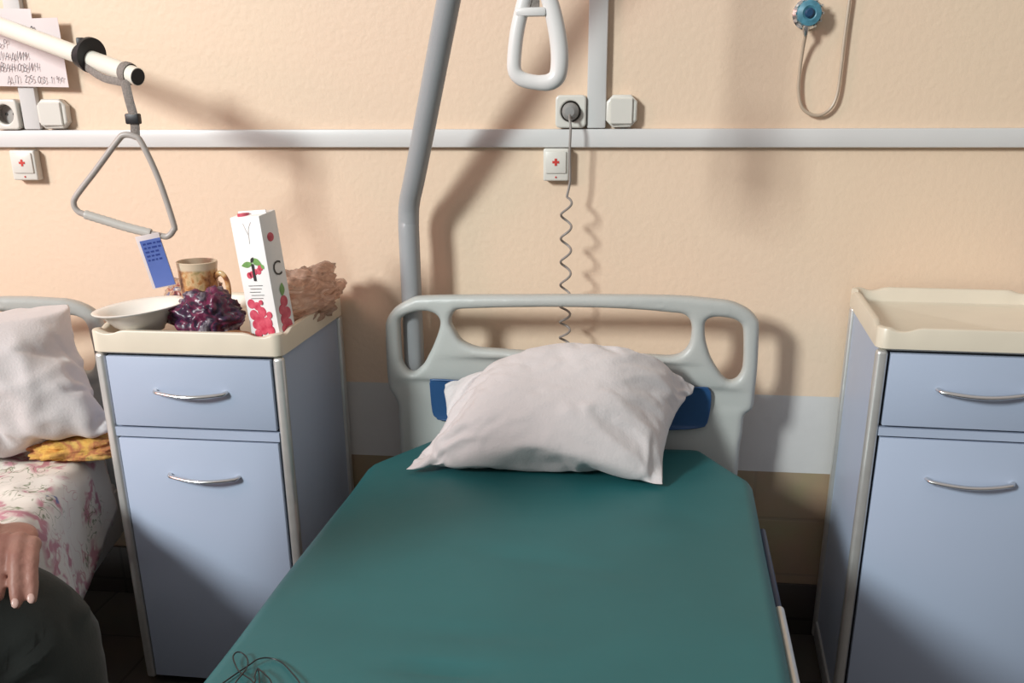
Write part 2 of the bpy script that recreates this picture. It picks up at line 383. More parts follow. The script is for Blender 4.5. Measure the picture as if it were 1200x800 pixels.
def call_box(x0, x1, z0, z1, label):
    cx, cz = (x0+x1)/2, (z0+z1)/2; hx, hz = (x1-x0)/2, (z1-z0)/2
    t = empty('call_button_box', (cx, 0, cz), 0, label, 'call button', 'call buttons under the trunking')
    obj('housing', B(-hx, hx, -.026, 0, -hz, hz, bev=.004, seg=3), M['white_plastic'], t)
    obj('push_plate', B(-hx*.80, hx*.80, -.030, -.024, -hz*.52, hz*.82, bev=.002), M['white_plastic'], t)
    bm = bmesh.new(); box(bm, -.0075, .0075, -.0310, -.0295, .0035, .0085); box(bm, -.0025, .0025, -.0312, -.0297, -.0015, .0135)
    obj('red_cross', bm, M['red'], t, smooth=False)['label'] = 'red cross'
    obj('indicator_lamp', lathe([(0, 0), (.002, 0), (.002, .002), (0, .0028)], 12), M['red'], t, rot=(math.radians(90), 0, 0), loc=(0, -.0255, -hz*.76))
call_box(-.2705, -.2135, 1.067, 1.1355, 'white call button box with a red cross beside the coiled cord, under the plugged socket')
call_box(-1.546, -1.482, 1.063, 1.131, 'white call button box with a red cross at the left edge, above the trapeze triangle')

# grey plug and coiled cord of the bed: plug, cord
t = empty('coiled_power_cord', (-.211, -.03, 1.2115), 0, 'grey coiled power cord hanging from its plug in the wall socket behind the headboard', 'cord')
obj('plug', lathe([(0, -.028), (.014, -.028), (.0175, -.022), (.0185, 0), (.0165, .012), (.010, .018), (0, .019)], 28), M['grey_plug'], t, rot=(math.radians(90), 0, 0))
pts = [(0, -.014, -.004), (0, -.024, -.014), (.0035, -.028, -.030), (.0025, -.03, -.065), (.0025, -.028, -.10), (.0035, -.026, -.140), (-.001, -.026, -.165)]
cz0 = -.175; turns = 4.6; L_ = .235
for i in range(int(turns*14)):
    a = 2*math.pi*i/14; pts.append((-.003 + .0115*math.sin(a), -.026 + .0115*math.cos(a)-.0115, cz0 - L_*i/(turns*14)))
z2 = cz0 - L_
for i in range(14*10):
    a = 2*math.pi*i/14 + 2*math.pi*turns; pts.append((-.003 + .0115*math.sin(a), -.026 + .0115*math.cos(a)-.0115, z2 - .036*i/14))
obj('cord', T(spline(pts, 2), .0027, n=8), M['cord'], t)

# oxygen outlet with its hose
t = empty('gas_outlet', (.272, 0, 1.396), 0, 'round blue gas outlet on the wall with a hanging tan hose', 'gas outlet')
RX = (math.radians(90), 0, 0)
obj('wall_flange', lathe([(0, 0), (.030, 0), (.030, .006), (.022, .012), (.022, .03), (0, .03)], 32), M['chrome'], t, rot=RX)
obj('blue_ring', lathe([(.009, .028), (.0235, .028), (.0255, .034), (.0235, .042), (.014, .045), (.009, .042)], 32), M['tealdisc'], t, rot=RX)
obj('centre_plug', lathe([(0, .03), (.0095, .03), (.0095, .046), (.006, .049), (0, .049)], 24), M['darkblue'], t, rot=RX)
bm = bmesh.new()
for k in range(12):
    a = 2*math.pi*k/12; tube(bm, [(.0245*math.cos(a), -.031, .0245*math.sin(a)), (.0285*math.cos(a), -.036, .0285*math.sin(a))], .0028, n=8)
obj('knurled_teeth', bm, M['alu'], t)
obj('hose_nipple', T([(-.004, -.034, -.018), (-.004, -.036, -.034), (-.003, -.034, -.042)], [.007, .006, .0035], n=12), M['chrome'], t)
hose = [(0.2695, -0.034, 1.3600), (0.2676, -0.022, 1.334), (0.2663, -0.012, 1.2933), (0.2665, -0.012, 1.2554), (0.2727, -0.012, 1.2269), (0.2848, -0.012, 1.2101), (0.305, -0.012, 1.2015), (0.3239, -0.012, 1.2048), (0.3398, -0.012, 1.2199), (0.3473, -0.012, 1.2465), (0.3492, -0.012, 1.2926), (0.3497, -0.012, 1.3491), (0.3519, -0.012, 1.4201), (0.3533, -0.012, 1.4664), (.36, -.03, 1.62), (.37, -.012, 1.75)]
obj('hose', T(spline([(x-.272, y, z-1.396) for x, y, z in hose], 5), .0036, n=10), M['hose'], t)

# handwritten papers taped over the left trunking
def paper(name, corners, label, y):
    t = empty(name, (corners[0][0], y, corners[0][1]), 0, label, 'paper')
    bm = bmesh.new(); n = 10; vv = {}
    (ax, az), (bx, bz), (cx, cz), (dx, dz) = corners
    for k in (0, 1):
        for j in range(n+1):
            for i in range(n+1):
                u, v = i/n, j/n
                x = (ax*(1-u)+bx*u)*(1-v) + (dx*(1-u)+cx*u)*v; z = (az*(1-u)+bz*u)*(1-v) + (dz*(1-u)+cz*u)*v
                yy = .0035*noise.noise((x*9, z*9, 0)) - .0006*k
                vv[k, i, j] = bm.verts.new((x-ax, yy, z-az))
        for j in range(n):
            for i in range(n):
                bm.faces.new([vv[k, a, b_] for a, b_ in ((i, j), (i+1, j), (i+1, j+1), (i, j+1))])
    for i in range(n):
        bm.faces.new((vv[0, i, 0], vv[0, i+1, 0], vv[1, i+1, 0], vv[1, i, 0])); bm.faces.new((vv[0, i, n], vv[0, i+1, n], vv[1, i+1, n], vv[1, i, n]))
        bm.faces.new((vv[0, 0, i], vv[0, 0, i+1], vv[1, 0, i+1], vv[1, 0, i])); bm.faces.new((vv[0, n, i], vv[0, n, i+1], vv[1, n, i+1], vv[1, n, i]))
    obj('sheet', bm, M['paper'], t)
    return t
paper('paper_sheet', [(-1.60, 1.437), (-1.432, 1.432), (-1.434, 1.38), (-1.60, 1.38)], 'plain white paper strip taped behind the top of the handwritten paper', -.020)
pp = paper('handwritten_paper', [(-1.60, 1.410), (-1.367, 1.413), (-1.366, 1.268), (-1.60, 1.273)], 'white paper with handwritten Cyrillic lines taped over the left vertical trunking', -.026)
O_ = [(.5, 1), (.2, .8), (.1, .45), (.3, .05), (.65, .1), (.85, .5), (.75, .85), (.5, 1)]
GL = {'В': [[(.1, 0), (.15, 1), (.6, .9), (.55, .6), (.2, .52)], [(.2, .52), (.75, .4), (.7, .05), (.1, 0)]], 'о': [[(x_, z_*.6) for x_, z_ in O_]], 'Р': [[(.15, 0), (.15, 1), (.7, .9), (.65, .55), (.18, .5)]],
      'Л': [[(0, 0), (.2, .1), (.45, 1), (.8, 0)]], 'А': [[(0, 0), (.45, 1), (.8, 0)], [(.15, .4), (.7, .42)]], 'Д': [[(.1, .1), (.45, 1), (.75, .12)], [(0, -.2), (.02, .1), (.9, .12), (.92, -.18)]],
      'И': [[(.1, 1), (.1, .05), (.75, .95), (.75, 0)]], 'М': [[(0, 0), (.15, 1), (.45, .3), (.75, 1), (.9, 0)]], 'Н': [[(.1, 0), (.1, 1)], [(.1, .5), (.7, .52)], [(.7, 1), (.7, 0)]],
      'О': [O_], 'Ч': [[(.1, 1), (.12, .55), (.65, .5)], [(.7, 1), (.68, 0)]], 'П': [[(.1, 0), (.12, .95), (.75, 1), (.72, 0)]], 'г': [[(.1, 0), (.15, .6), (.6, .62)]], '.': [[(.3, 0), (.36, .05)]],
      '2': [[(.1, .8), (.4, 1), (.65, .75), (.1, .05), (.7, .05)]], '5': [[(.65, 1), (.2, .95), (.2, .58), (.6, .5), (.6, .12), (.1, .03)]], '0': [O_], '3': [[(.1, .95), (.55, .95), (.35, .58), (.65, .3), (.35, 0), (.1, .1)]],
      '1': [[(.2, .75), (.45, 1), (.42, 0)]], '9': [[(.6, .7), (.35, 1), (.12, .75), (.35, .52), (.62, .75), (.55, 0)]], '6': [[(.6, 1), (.2, .6), (.15, .2), (.45, 0), (.65, .28), (.2, .4)]]}
random.seed(21)
for body, x, z, s, th in (('09', -1.455, 1.376, .021, .0010), ('ВоР', -1.536, 1.353, .017, .0007), ('ВЛАДИМ.', -1.536, 1.3275, .0165, .0007), ('ИВАНОВИЧ', -1.538, 1.3035, .0160, .0007), ('Д.П. 25.03.19г', -1.512, 1.278, .0150, .0007)):
    bm = bmesh.new(); cx = 0
    for ch_ in body:
        k_ = s*random.uniform(.88, 1.1); dz = random.uniform(-.0012, .0012)
        for st in GL.get(ch_, []):
            p_ = [(x+1.60+cx+.10*k_*q[1]+q[0]*k_*.60, -.0052, z-1.41+dz+q[1]*k_) for q in st]
            tube(bm, spline(p_, 3), th*random.uniform(.8, 1.15), n=6, flat=.4, up=(1, 0, 0))
        cx += s*(.36 if ch_ in '. ' else .88)
    obj('written_line', bm, M['ink'], pp)

# ------------------------------------------------------------------ hospital beds
HB_OUT = [(-0.6036, 0.4727), (-0.6035, 0.5367), (-0.6039, 0.5682), (-0.615, 0.5929), (-0.6244, 0.6091), (-0.6265, 0.6806), (-0.6246, 0.7506), (-0.6218, 0.7645), (-0.6151, 0.7784), (-0.6001, 0.7963), (-0.5816, 0.8083), (-0.5594, 0.8194), (-0.5364, 0.8256), (-0.4434, 0.8312), (-0.3275, 0.8354), (-0.1569, 0.8396), (0.0213, 0.8397), (0.1183, 0.832), (0.148, 0.828), (0.1721, 0.8202), (0.1948, 0.8077), (0.2106, 0.7913), (0.2173, 0.7756), (0.2197, 0.7237), (0.2212, 0.6757), (0.2201, 0.6269), (0.2187, 0.5872), (0.2091, 0.5769), (0.2004, 0.5686), (0.1998, 0.5261), (0.1999, 0.4748)]
HB_HOLES = [[(-0.5899, 0.7633), (-0.5854, 0.7732), (-0.573, 0.7813), (-0.5589, 0.7874), (-0.5389, 0.7918), (-0.5191, 0.7922), (-0.5035, 0.7877), (-0.4939, 0.7792), (-0.4914, 0.7675), (-0.4949, 0.7518), (-0.5015, 0.7339), (-0.5123, 0.7098), (-0.5231, 0.6896), (-0.5339, 0.6711), (-0.5444, 0.6607), (-0.555, 0.6513), (-0.5653, 0.6479), (-0.5753, 0.6507), (-0.581, 0.6576), (-0.5866, 0.6676), (-0.59, 0.6816)],
 [(-0.4612, 0.7565), (-0.4667, 0.7681), (-0.4643, 0.7837), (-0.4561, 0.7955), (-0.4403, 0.8006), (-0.3278, 0.8078), (-0.1941, 0.8116), (-0.0625, 0.8096), (0.0306, 0.8023), (0.0529, 0.799), (0.0645, 0.7899), (0.071, 0.7731), (0.0707, 0.7465), (0.0661, 0.7292), (0.0574, 0.7174), (0.0429, 0.7083), (0.0205, 0.7057), (-0.021, 0.7075), (-0.1351, 0.7102), (-0.2506, 0.709), (-0.3638, 0.7118), (-0.4031, 0.7137), (-0.4266, 0.72), (-0.4461, 0.7314)],
 [(0.0994, 0.7756), (0.1007, 0.7841), (0.1085, 0.7909), (0.1194, 0.7935), (0.1353, 0.7933), (0.1561, 0.7901), (0.1693, 0.7848), (0.179, 0.7766), (0.1836, 0.7645), (0.1877, 0.7228), (0.1889, 0.6844), (0.1862, 0.6689), (0.1805, 0.658), (0.1735, 0.6519), (0.1625, 0.6496), (0.1529, 0.6542), (0.1429, 0.6636), (0.1305, 0.6808), (0.1169, 0.7036), (0.108, 0.7264), (0.1021, 0.7478)]]
HB_INS = [(-0.5198, 0.6187), (-0.5184, 0.631), (-0.509, 0.6385), (-0.4086, 0.6385), (-0.1722, 0.6399), (0.02, 0.6391), (0.1051, 0.6389), (0.1166, 0.6353), (0.123, 0.6237), (0.124, 0.5939), (0.1203, 0.5636), (0.1163, 0.5513), (0.1053, 0.5438), (0.0442, 0.5373), (-0.1704, 0.5342), (-0.3905, 0.5342), (-0.4922, 0.5387), (-0.5063, 0.5445), (-0.516, 0.5588)]
X0, Y0 = -.2035, -.135
def dense(lp, closed=True):
    return [(p.x, p.y) for p in spline([(x, z, 0) for x, z in lp], 3, closed)]
sh = lambda lp: [(x-X0, z) for x, z in lp]
def make_bed(name, loc, rz, zoff, label, mast_dx, mast_path, rail):
    t = empty(name, loc, rz, label, 'hospital bed')
    lower = [(.400, .26), (.385, .235), (-.385, .235), (-.400, .26)]
    outer = dense(sh(HB_OUT)[1:-1], False) + [(.400, .50), (.400, .26), (.385, .235), (-.385, .235), (-.400, .26), (-.400, .50)]
    me = outline_mesh([outer] + [dense(sh(h)) for h in HB_HOLES], .040, .013, 4)
    for v in me.vertices:                       # the board bows back a little towards its ends
        v.co.y += .030*(v.co.x/.42)**2 - .006
    hb = obj('headboard', moulded(me, .0045, 6), M['hb'], t, loc=(0, .0, zoff), auto=0)
    ins = outline_mesh([dense(sh(HB_INS))], .006, .0025)
    for v in ins.vertices: v.co.y += .030*(v.co.x/.42)**2 - .006
    obj('inset_panel', ins, M['blue_inset'], hb, loc=(0, -.0185, 0))['label'] = 'dark blue inset panel'
    # under-frame
    bm = bmesh.new()
    for s in (-1, 1): box(bm, s*.385-.02, s*.385+.02, -1.96, -.03, .29, .372, bev=.004)
    for y in (-.06, -.7, -1.3, -1.93): box(bm, -.37, .37, y-.02, y+.02, .305, .355, bev=.004)
    obj('frame', bm, M['beige_steel'], t, loc=(0, 0, zoff))
    bm = bmesh.new()
    for k in range(11): box(bm, -.39, .39, -.16-.17*k, -.06-.17*k, .36, .385, bev=.004)
    obj('slat_base', bm, M['beige_steel'], t, loc=(0, 0, zoff))
    for sx in (-1, 1):
        for y in (-.25, -1.75):
            lg = obj('leg', B(sx*.26-.018, sx*.26+.018, y-.018, y+.018, .07, .33, bev=.003), M['beige_steel'], t)
            wh = lathe([(0, -.012), (.042, -.012), (.046, -.006), (.046, .006), (.042, .012), (0, .012)], 28)
            obj('castor_wheel', wh, M['black'], lg, loc=(sx*.26, y, FZ+.046), rot=(0, math.radians(90), 0))
            obj('castor_fork', B(sx*.26-.020, sx*.26+.020, y-.015, y+.02, FZ+.04, .08, bev=.003), M['steel'], lg)
    # footboard
    out = [(-.40, .24), (.40, .24), (.41, .62), (.37, .68), (-.37, .68), (-.41, .62)]
    hol = [(-.30, .56), (.30, .56), (.33, .60), (.30, .64), (-.30, .64), (-.33, .60)]
    obj('footboard', outline_mesh([dense(out), dense(hol)], .036, .010), M['hb'], t, loc=(0, -1.99, zoff))
    # mast of the patient trapeze
    ms = obj('trapeze_mast', T(spline(mast_path, 5), .0235, n=24), M['steel'] if rail else M['white_tube'], t)
    bm = bmesh.new(); box(bm, mast_dx-.032, mast_dx+.032, .025, .085, .34+zoff, .40+zoff, bev=.006); box(bm, mast_dx-.02, mast_dx+.02, -.04, .03, .335+zoff, .36+zoff)
    obj('mast_socket', bm, M['steel'], t)
    if not rail: obj('side_panel', B(.398, .412, -.46, -.03, .215, .33, bev=.004), M['beige_steel'], t)
    for sx in (-1, 1):
        obj('side_bumper', B(sx*.424-.006, sx*.424+.006, -.72, -.36, .385, .455, bev=.005), M['navy'], t, loc=(0, 0, zoff))['label'] = 'dark blue plastic side bumper'
        obj('side_rail', T([(sx*.424, -.70, .452), (sx*.424, -1.0, .452), (sx*.424, -1.62, .452), (sx*.424, -1.66, .44), (sx*.424, -1.66, .33)], .0085, n=14), M['alu'], t, loc=(0, 0, zoff))
    return t
mastA = [(-.3645, .052, .36), (-.3645, .052, .90), (-.3645, .055, .985), (-.358, .048, 1.03), (-.333, .019, 1.10), (-.2265, -.105, 1.42), (-.13, -.22, 1.70), (-.07, -.29, 1.80), (.0, -.375, 1.84), (.10, -.50, 1.845)]
bedA = make_bed('hospital_bed', (X0, Y0, 0), 0, 0, 'grey hospital bed in the middle with cut-out headboard and grey trapeze pole', -.3645, mastA, True)

def slab(x0, x1, y0, y1, z0, z1, rad, cham, seed=0, wave=.002, ny=90, nc=10, nt_=26):
    """mattress: loft of rounded cross-sections, head corners cut off"""
    bm = bmesh.new(); rings = []
    ys = []
    for i in range(ny+1):
        u = i/ny; ys.append(y1 + (y0-y1)*u)
    ends = [y1 - rad*(1-math.cos(math.radians(a))) for a in (0, 20, 40, 60, 90)]
    ys = ends + [y for y in ys if y1-rad > y > y0+rad] + [y0 + rad*(1-math.cos(math.radians(a))) for a in (90, 60, 40, 20, 0)]
    for y in ys:
        d1, d0 = y1-y, y-y0
        e = min(d1, d0); sh_ = rad - math.sqrt(max(0, rad*rad - (rad-min(e, rad))**2))
        def ch(d): return (cham[0]*max(0, 1-d/cham[1])) if d < cham[1] else 0
        c = max(ch(d1), ch(d0))
        a, b_, zt, zb = x0+c+sh_, x1-c-sh_, z1-sh_, z0+sh_
        r = max(.004, min(rad, (zt-zb)/2.02)); loop = []
        for k in range(nt_+1): u = k/nt_; loop.append((a+r+(b_-a-2*r)*u, zt))
        for k in range(1, nc): g = math.pi/2*(1-k/nc); loop.append((b_-r+r*math.cos(g), zt-r+r*math.sin(g)))
        loop.append((b_, zt-r)); loop.append((b_, zb+r))
        for k in range(1, nc): g = -math.pi/2*k/nc; loop.append((b_-r+r*math.cos(g), zb+r+r*math.sin(g)))
        for k in range(9): u = k/8; loop.append((b_-r-(b_-a-2*r)*u, zb))
        for k in range(1, nc): g = -math.pi/2-math.pi/2*k/nc; loop.append((a+r+r*math.cos(g), zb+r+r*math.sin(g)))
        loop.append((a, zb+r)); loop.append((a, zt-r))
        for k in range(1, nc): g = math.pi-math.pi/2*k/nc; loop.append((a+r+r*math.cos(g), zt-r+r*math.sin(g)))
        ring = []
        for x, z in loop:
            dz = 0
            if z > (zt+zb)/2:
                dz = wave*(noise.noise((x*3+seed, y*3, 0)) + .5*noise.noise((x*9, y*7+seed, 0)))
                for (cx, cy_, wx, wy, am, sl) in CREASE:
                    q = (y - cy_ - sl*(x-cx)); dz -= am*math.exp(-((x-cx)/wx)**2 - (q/wy)**2)
            ring.append(bm.verts.new((x, y, z+dz)))
        rings.append(ring)
    n = len(rings[0])
    for A, D in zip(rings, rings[1:]):
        for j in range(n): bm.faces.new((A[j], A[(j+1) % n], D[(j+1) % n], D[j]))
    bm.faces.new(rings[0]); bm.faces.new(rings[-1][::-1])
    return bm
CREASE = [(-.27, -1.165, .10, .009, .010, .08), (-.20, -1.225, .09, .008, .011, .15), (-.27, -1.06, .12, .02, .004, 0), (-.17, -.80, .14, .03, .004, -.2), (-.5, -1.0, .05, .012, .003, .3)]
t = empty('mattress', (0, 0, .385), 0, 'teal vinyl mattress on the middle bed with cut corners', 'mattress')
obj('mattress_cover', slab(-.618, .209, -2.09, -.158, 0, .117, .026, (.105, .20), wave=.0035), M['teal'], t, auto=0)
bm = bmesh.new()
for zz in (.060,):
    tube(bm, [(-.513, -.157, zz), (-.6195, -.358, zz), (-.6195, -1.88, zz), (-.513, -2.091, zz), (.104, -2.091, zz), (.2105, -1.88, zz), (.2105, -.358, zz), (.104, -.157, zz)], .0028, n=8, closed=True)
obj('seam_piping', bm, M['teal'], t)

# cloth surfaces of the two pillows: grid size, then half-millimetre steps from vertex to vertex along each row (x, y, z)
PILLOW_A = (60, 48, [
-1044,-780,1020,18,-1,0,19,0,0,19,3,3,19,3,3,18,6,3,11,11,12,19,2,-7,18,1,1,19,4,8,18,3,4,2,-19,-5,19,-4,-2,19,-3,0,19,-2,0,19,-2,1,20,-2,1,19,-1,1,19,-1,1,20,-1,2,19,2,2,19,1,2,
19,1,3,19,2,3,19,2,3,19,3,4,19,0,2,20,1,3,19,-2,-1,19,3,4,18,4,4,19,1,3,20,1,2,19,-1,0,19,-1,1,20,-1,1,19,-3,-1,19,-3,-2,17,-6,-5,19,-5,-5,18,-6,-4,18,3,5,18,4,7,19,-2,-1,18,-4,-8,
19,-2,-2,18,-4,-7,18,-3,-5,19,-3,-5,18,-3,-4,19,-2,-3,19,-3,-4,19,-2,-3,19,-2,-3,19,-1,-2,17,9,3,13,-13,-5,18,-5,-4,19,0,-4,19,0,0,18,-1,0,-1037,-770,1021,18,-3,7,18,-2,1,17,-3,7,
18,4,3,19,4,3,18,6,3,10,16,-2,20,4,-2,17,1,12,8,-17,16,20,-1,3,12,-15,5,19,-7,5,18,-5,5,19,-6,4,18,-6,4,19,-4,3,19,-3,1,19,-1,-2,20,-2,2,18,-4,5,20,-2,2,19,-1,1,19,-1,2,19,0,2,19,
1,2,20,3,1,19,4,0,18,5,3,19,0,3,19,1,6,18,-7,-2,19,-2,-3,19,-2,-2,20,-2,0,19,-1,-1,19,-2,1,18,-6,-3,19,-5,-3,19,0,1,16,-9,-5,19,-2,-2,19,0,-5,19,0,-3,19,-1,-2,19,2,-5,19,3,-6,19,1,
-3,19,1,-3,19,1,-4,19,1,-3,19,2,-1,19,2,-4,19,3,-7,18,5,-9,13,15,-10,13,-3,-19,20,-3,1,18,0,-1,18,0,-1,-1030,-760,1026,17,-3,7,18,-2,3,18,-2,4,14,-3,13,19,1,3,14,13,0,19,2,-2,11,
17,2,17,-7,20,17,-11,16,12,-17,5,18,-6,6,19,1,6,19,-4,6,18,-8,5,17,-9,5,18,-6,2,18,-6,1,18,-5,0,19,-3,3,19,-4,4,19,-3,1,19,-2,1,19,-3,2,19,-2,1,19,-1,1,19,1,1,19,6,2,19,1,0,19,0,2,
19,-2,2,19,-2,1,19,-3,-2,18,-5,-5,18,-4,-1,19,-5,0,19,-3,1,19,-2,-2,19,-1,-2,19,-1,0,20,1,1,19,1,0,19,2,-4,18,2,-6,19,2,-4,19,2,-4,19,2,-6,18,2,-5,19,3,-2,19,2,-2,19,2,-4,19,3,-5,
18,4,-7,17,6,-9,19,-3,-7,17,5,-14,8,15,-24,20,-1,-3,18,0,-1,17,1,-5,-1024,-748,1029,19,-3,8,17,-4,7,18,-1,0,11,-3,15,18,0,6,18,4,3,9,13,-10,13,7,11,17,-26,25,17,-9,14,17,-8,11,18,
4,7,19,-4,6,18,-7,6,19,-2,4,18,-7,2,17,-6,4,18,-8,3,17,-7,2,19,0,3,19,-6,2,18,-3,0,19,-4,2,19,-3,3,19,0,1,18,-6,2,19,-4,0,19,-2,-2,19,-1,1,19,-2,2,19,-2,0,19,-1,1,19,-1,0,19,0,-2,
19,0,0,19,1,2,19,4,1,19,-3,-2,19,0,-2,19,1,-2,19,2,0,19,2,0,18,2,-4,19,3,-7,18,3,-5,19,1,-4,19,0,-5,19,2,-3,19,1,-1,18,2,-2,19,2,-5,18,5,-7,18,3,-9,18,4,-10,19,0,-9,17,6,-15,7,16,
-34,17,-6,3,19,0,-1,20,-1,-4,-1018,-744,1041,20,4,0,18,-3,4,17,-2,3,8,-2,17,16,-2,9,14,6,-10,16,9,4,8,-22,28,18,-10,19,18,-6,14,17,-7,11,19,-4,6,18,-3,5,19,0,7,18,-5,3,18,-3,2,19,
-6,3,17,-6,4,17,-9,4,19,0,4,19,-2,1,18,-6,0,19,-2,1,19,-1,3,18,-5,3,19,0,2,19,-1,1,18,-4,-1,19,-2,1,19,-1,2,19,-1,0,19,0,0,19,-2,1,19,-1,-1,19,1,-1,19,-1,0,19,0,1,19,1,-1,19,2,-4,
18,2,-3,19,2,-2,18,4,-4,19,2,-2,19,2,-3,18,-1,-5,19,-1,-4,19,2,-4,19,2,-1,18,2,-3,19,1,-3,19,2,-4,18,3,-7,18,4,-12,19,3,-11,13,8,-15,20,0,-10,4,15,-24,22,2,-18,18,-3,2,19,1,-7,
-1013,-739,1054,19,2,1,19,2,-2,18,1,0,7,-2,17,16,-2,9,14,6,-11,15,-4,23,9,-20,27,19,-3,13,22,-2,7,17,-6,14,15,-8,11,16,-8,7,17,-8,6,18,-6,3,17,-6,3,18,-5,4,19,-4,4,18,-3,5,19,-2,5,
19,-1,1,18,1,0,19,-5,1,18,-2,3,19,0,3,18,-5,2,19,-1,0,19,0,-2,19,0,-1,19,-2,0,19,-1,1,18,0,0,19,-2,2,19,-2,2,19,1,-1,19,0,-3,19,1,-2,18,2,-1,19,2,-2,18,3,-3,19,1,-3,19,-2,-4,18,3,
-2,19,0,-1,19,1,-4,18,2,-5,19,1,-1,19,2,-3,18,2,-5,19,2,-5,17,5,-7,18,4,-9,18,3,-10,17,5,-12,15,7,-13,20,-4,-6,2,15,-23,24,7,-32,19,-2,2,18,0,-6,-1008,-724,1050,17,0,2,19,0,-3,13,
-1,14,14,1,12,17,-2,7,17,2,-6,3,-23,43,20,-4,16,21,4,6,20,-4,10,18,-6,10,17,-7,9,16,-7,9,14,-9,9,18,-6,5,18,-6,6,14,-11,8,18,1,1,18,-4,5,18,-4,6,19,-3,3,18,-2,0,19,0,-1,18,-4,3,19,
-2,2,18,-2,0,19,-1,-2,19,-1,-1,19,0,-1,18,1,0,19,-2,1,19,0,0,18,-2,2,19,-1,2,19,0,-1,19,1,-4,19,0,-1,18,3,-3,19,1,-1,18,-1,0,19,0,-2,19,3,-5,18,0,-2,19,2,-2,18,2,-4,19,2,-4,18,1,
-1,18,3,-4,18,3,-7,17,5,-8,17,5,-9,18,4,-10,19,2,-8,15,6,-12,18,4,-10,21,-4,-7,3,14,-22,20,6,-25,21,3,-15,18,-1,-3,-1002,-712,1051,16,2,-3,17,-2,4,18,-2,11,14,1,11,16,-8,-3,3,-11,
47,16,-9,21,21,2,10,19,-7,11,16,-11,9,18,-3,9,18,-2,10,18,-4,7,17,-6,5,16,-8,8,14,-11,9,17,-6,7,18,-3,2,18,3,2,18,-5,6,18,-3,3,18,-4,1,19,-2,1,18,-1,1,19,0,0,18,-2,0,19,-3,0,18,-1,
-1,19,0,0,19,1,0,18,-1,0,19,0,1,19,-2,1,18,0,0,19,-1,-1,19,1,-3,18,-1,-2,19,0,-2,19,1,-2,18,3,-2,19,1,-2,18,-1,-1,19,3,-3,18,3,-4,18,1,-3,19,1,-3,18,2,-2,17,6,-6,16,6,-10,17,3,-7,
18,5,-9,17,3,-10,19,2,-7,17,6,-11,19,1,-10,21,-3,-8,3,13,-20,19,4,-19,20,10,-32,18,-2,2,-996,-702,1059,17,4,-5,18,-1,3,18,-2,6,16,-4,8,10,-10,41,6,-11,30,15,-9,18,18,-8,11,18,-8,9,
20,0,7,13,-10,9,18,-5,9,17,-4,7,18,-2,5,15,-9,6,16,-7,8,19,1,4,17,-6,5,18,-3,5,19,3,3,18,-2,1,18,-5,2,18,-4,4,18,-3,1,18,-1,0,19,1,0,19,0,1,18,-1,-1,19,-2,-1,18,0,0,19,-1,0,18,0,
-1,19,-1,1,19,-1,-1,18,1,-1,19,0,-1,18,0,-2,19,0,-3,18,1,-3,19,-1,-2,18,1,-1,19,2,-3,18,3,-3,18,1,-3,19,0,-3,18,4,-3,15,7,-7,16,6,-7,18,4,-7,17,4,-8,17,4,-7,17,4,-10,20,2,-7,17,3,
-10,20,1,-9,21,-4,-8,3,13,-18,19,4,-16,20,10,-35,18,2,-8,-990,-695,1069,16,5,-4,17,0,3,19,-1,3,8,-12,35,13,-7,35,17,-8,20,20,-7,9,19,-8,6,8,-7,18,13,-11,10,16,-7,9,16,-6,8,17,-5,8,
17,-5,6,17,-5,5,17,-4,6,19,-1,5,18,-1,4,17,-5,6,19,-3,3,18,1,0,18,0,0,18,-3,3,18,-5,4,18,0,0,19,-3,2,18,-1,2,19,0,-1,18,1,-3,19,0,-3,18,0,0,19,-1,-1,18,0,0,19,-1,-1,18,1,0,19,0,-1,
18,1,-2,19,0,-2,18,-2,-2,19,1,-3,18,0,-2,18,2,-3,19,-1,-3,18,2,-3,17,5,-4,16,7,-7,16,6,-6,17,6,-6,17,4,-6,17,4,-8,16,6,-9,18,3,-8,19,2,-8,19,1,-8,20,-2,-7,20,-2,-7,3,13,-17,19,2,
-16,20,8,-25,19,9,-28,-985,-684,1075,17,2,1,17,1,0,17,-3,13,11,-13,44,20,-4,23,17,-9,16,22,-6,2,14,-8,12,12,-10,13,5,-8,18,13,-8,10,16,-7,8,17,-5,8,17,-4,6,18,-3,5,16,-6,7,18,-3,6,
18,-3,4,17,-3,3,18,-2,2,19,-1,1,18,0,0,18,-2,2,18,-3,4,18,0,0,18,-2,2,19,-2,1,18,0,0,19,0,-1,18,1,-3,18,0,-1,19,-1,0,18,0,-1,19,0,-2,18,0,0,19,0,1,18,-1,-1,19,-1,-2,18,0,-3,19,1,
-2,18,3,-3,18,-1,-2,18,3,-6,18,2,-3,15,7,-7,17,6,-6,17,4,-6,15,7,-6,18,4,-5,16,5,-9,17,4,-7,19,0,-5,18,4,-10,20,-1,-7,19,0,-8,19,-2,-6,4,13,-19,20,2,-15,18,6,-20,20,13,-40,-979,
-672,1078,17,-3,8,17,4,-3,17,-9,43,19,-10,21,23,-8,10,12,-3,20,12,-15,13,18,0,11,5,-12,15,15,-5,12,16,-7,5,10,-8,13,17,-4,6,15,-6,10,17,-4,4,18,-3,6,16,-5,7,18,-4,3,17,-2,2,18,-2,
3,18,-2,2,18,-1,1,19,-1,1,18,-1,1,18,-3,2,18,1,0,18,-2,1,19,-1,1,18,0,0,18,1,-2,19,0,-1,18,0,0,19,0,-1,18,-1,-1,18,0,1,19,-2,2,18,0,0,19,0,-3,18,1,-4,18,2,-3,18,-1,-1,18,3,-4,18,3,
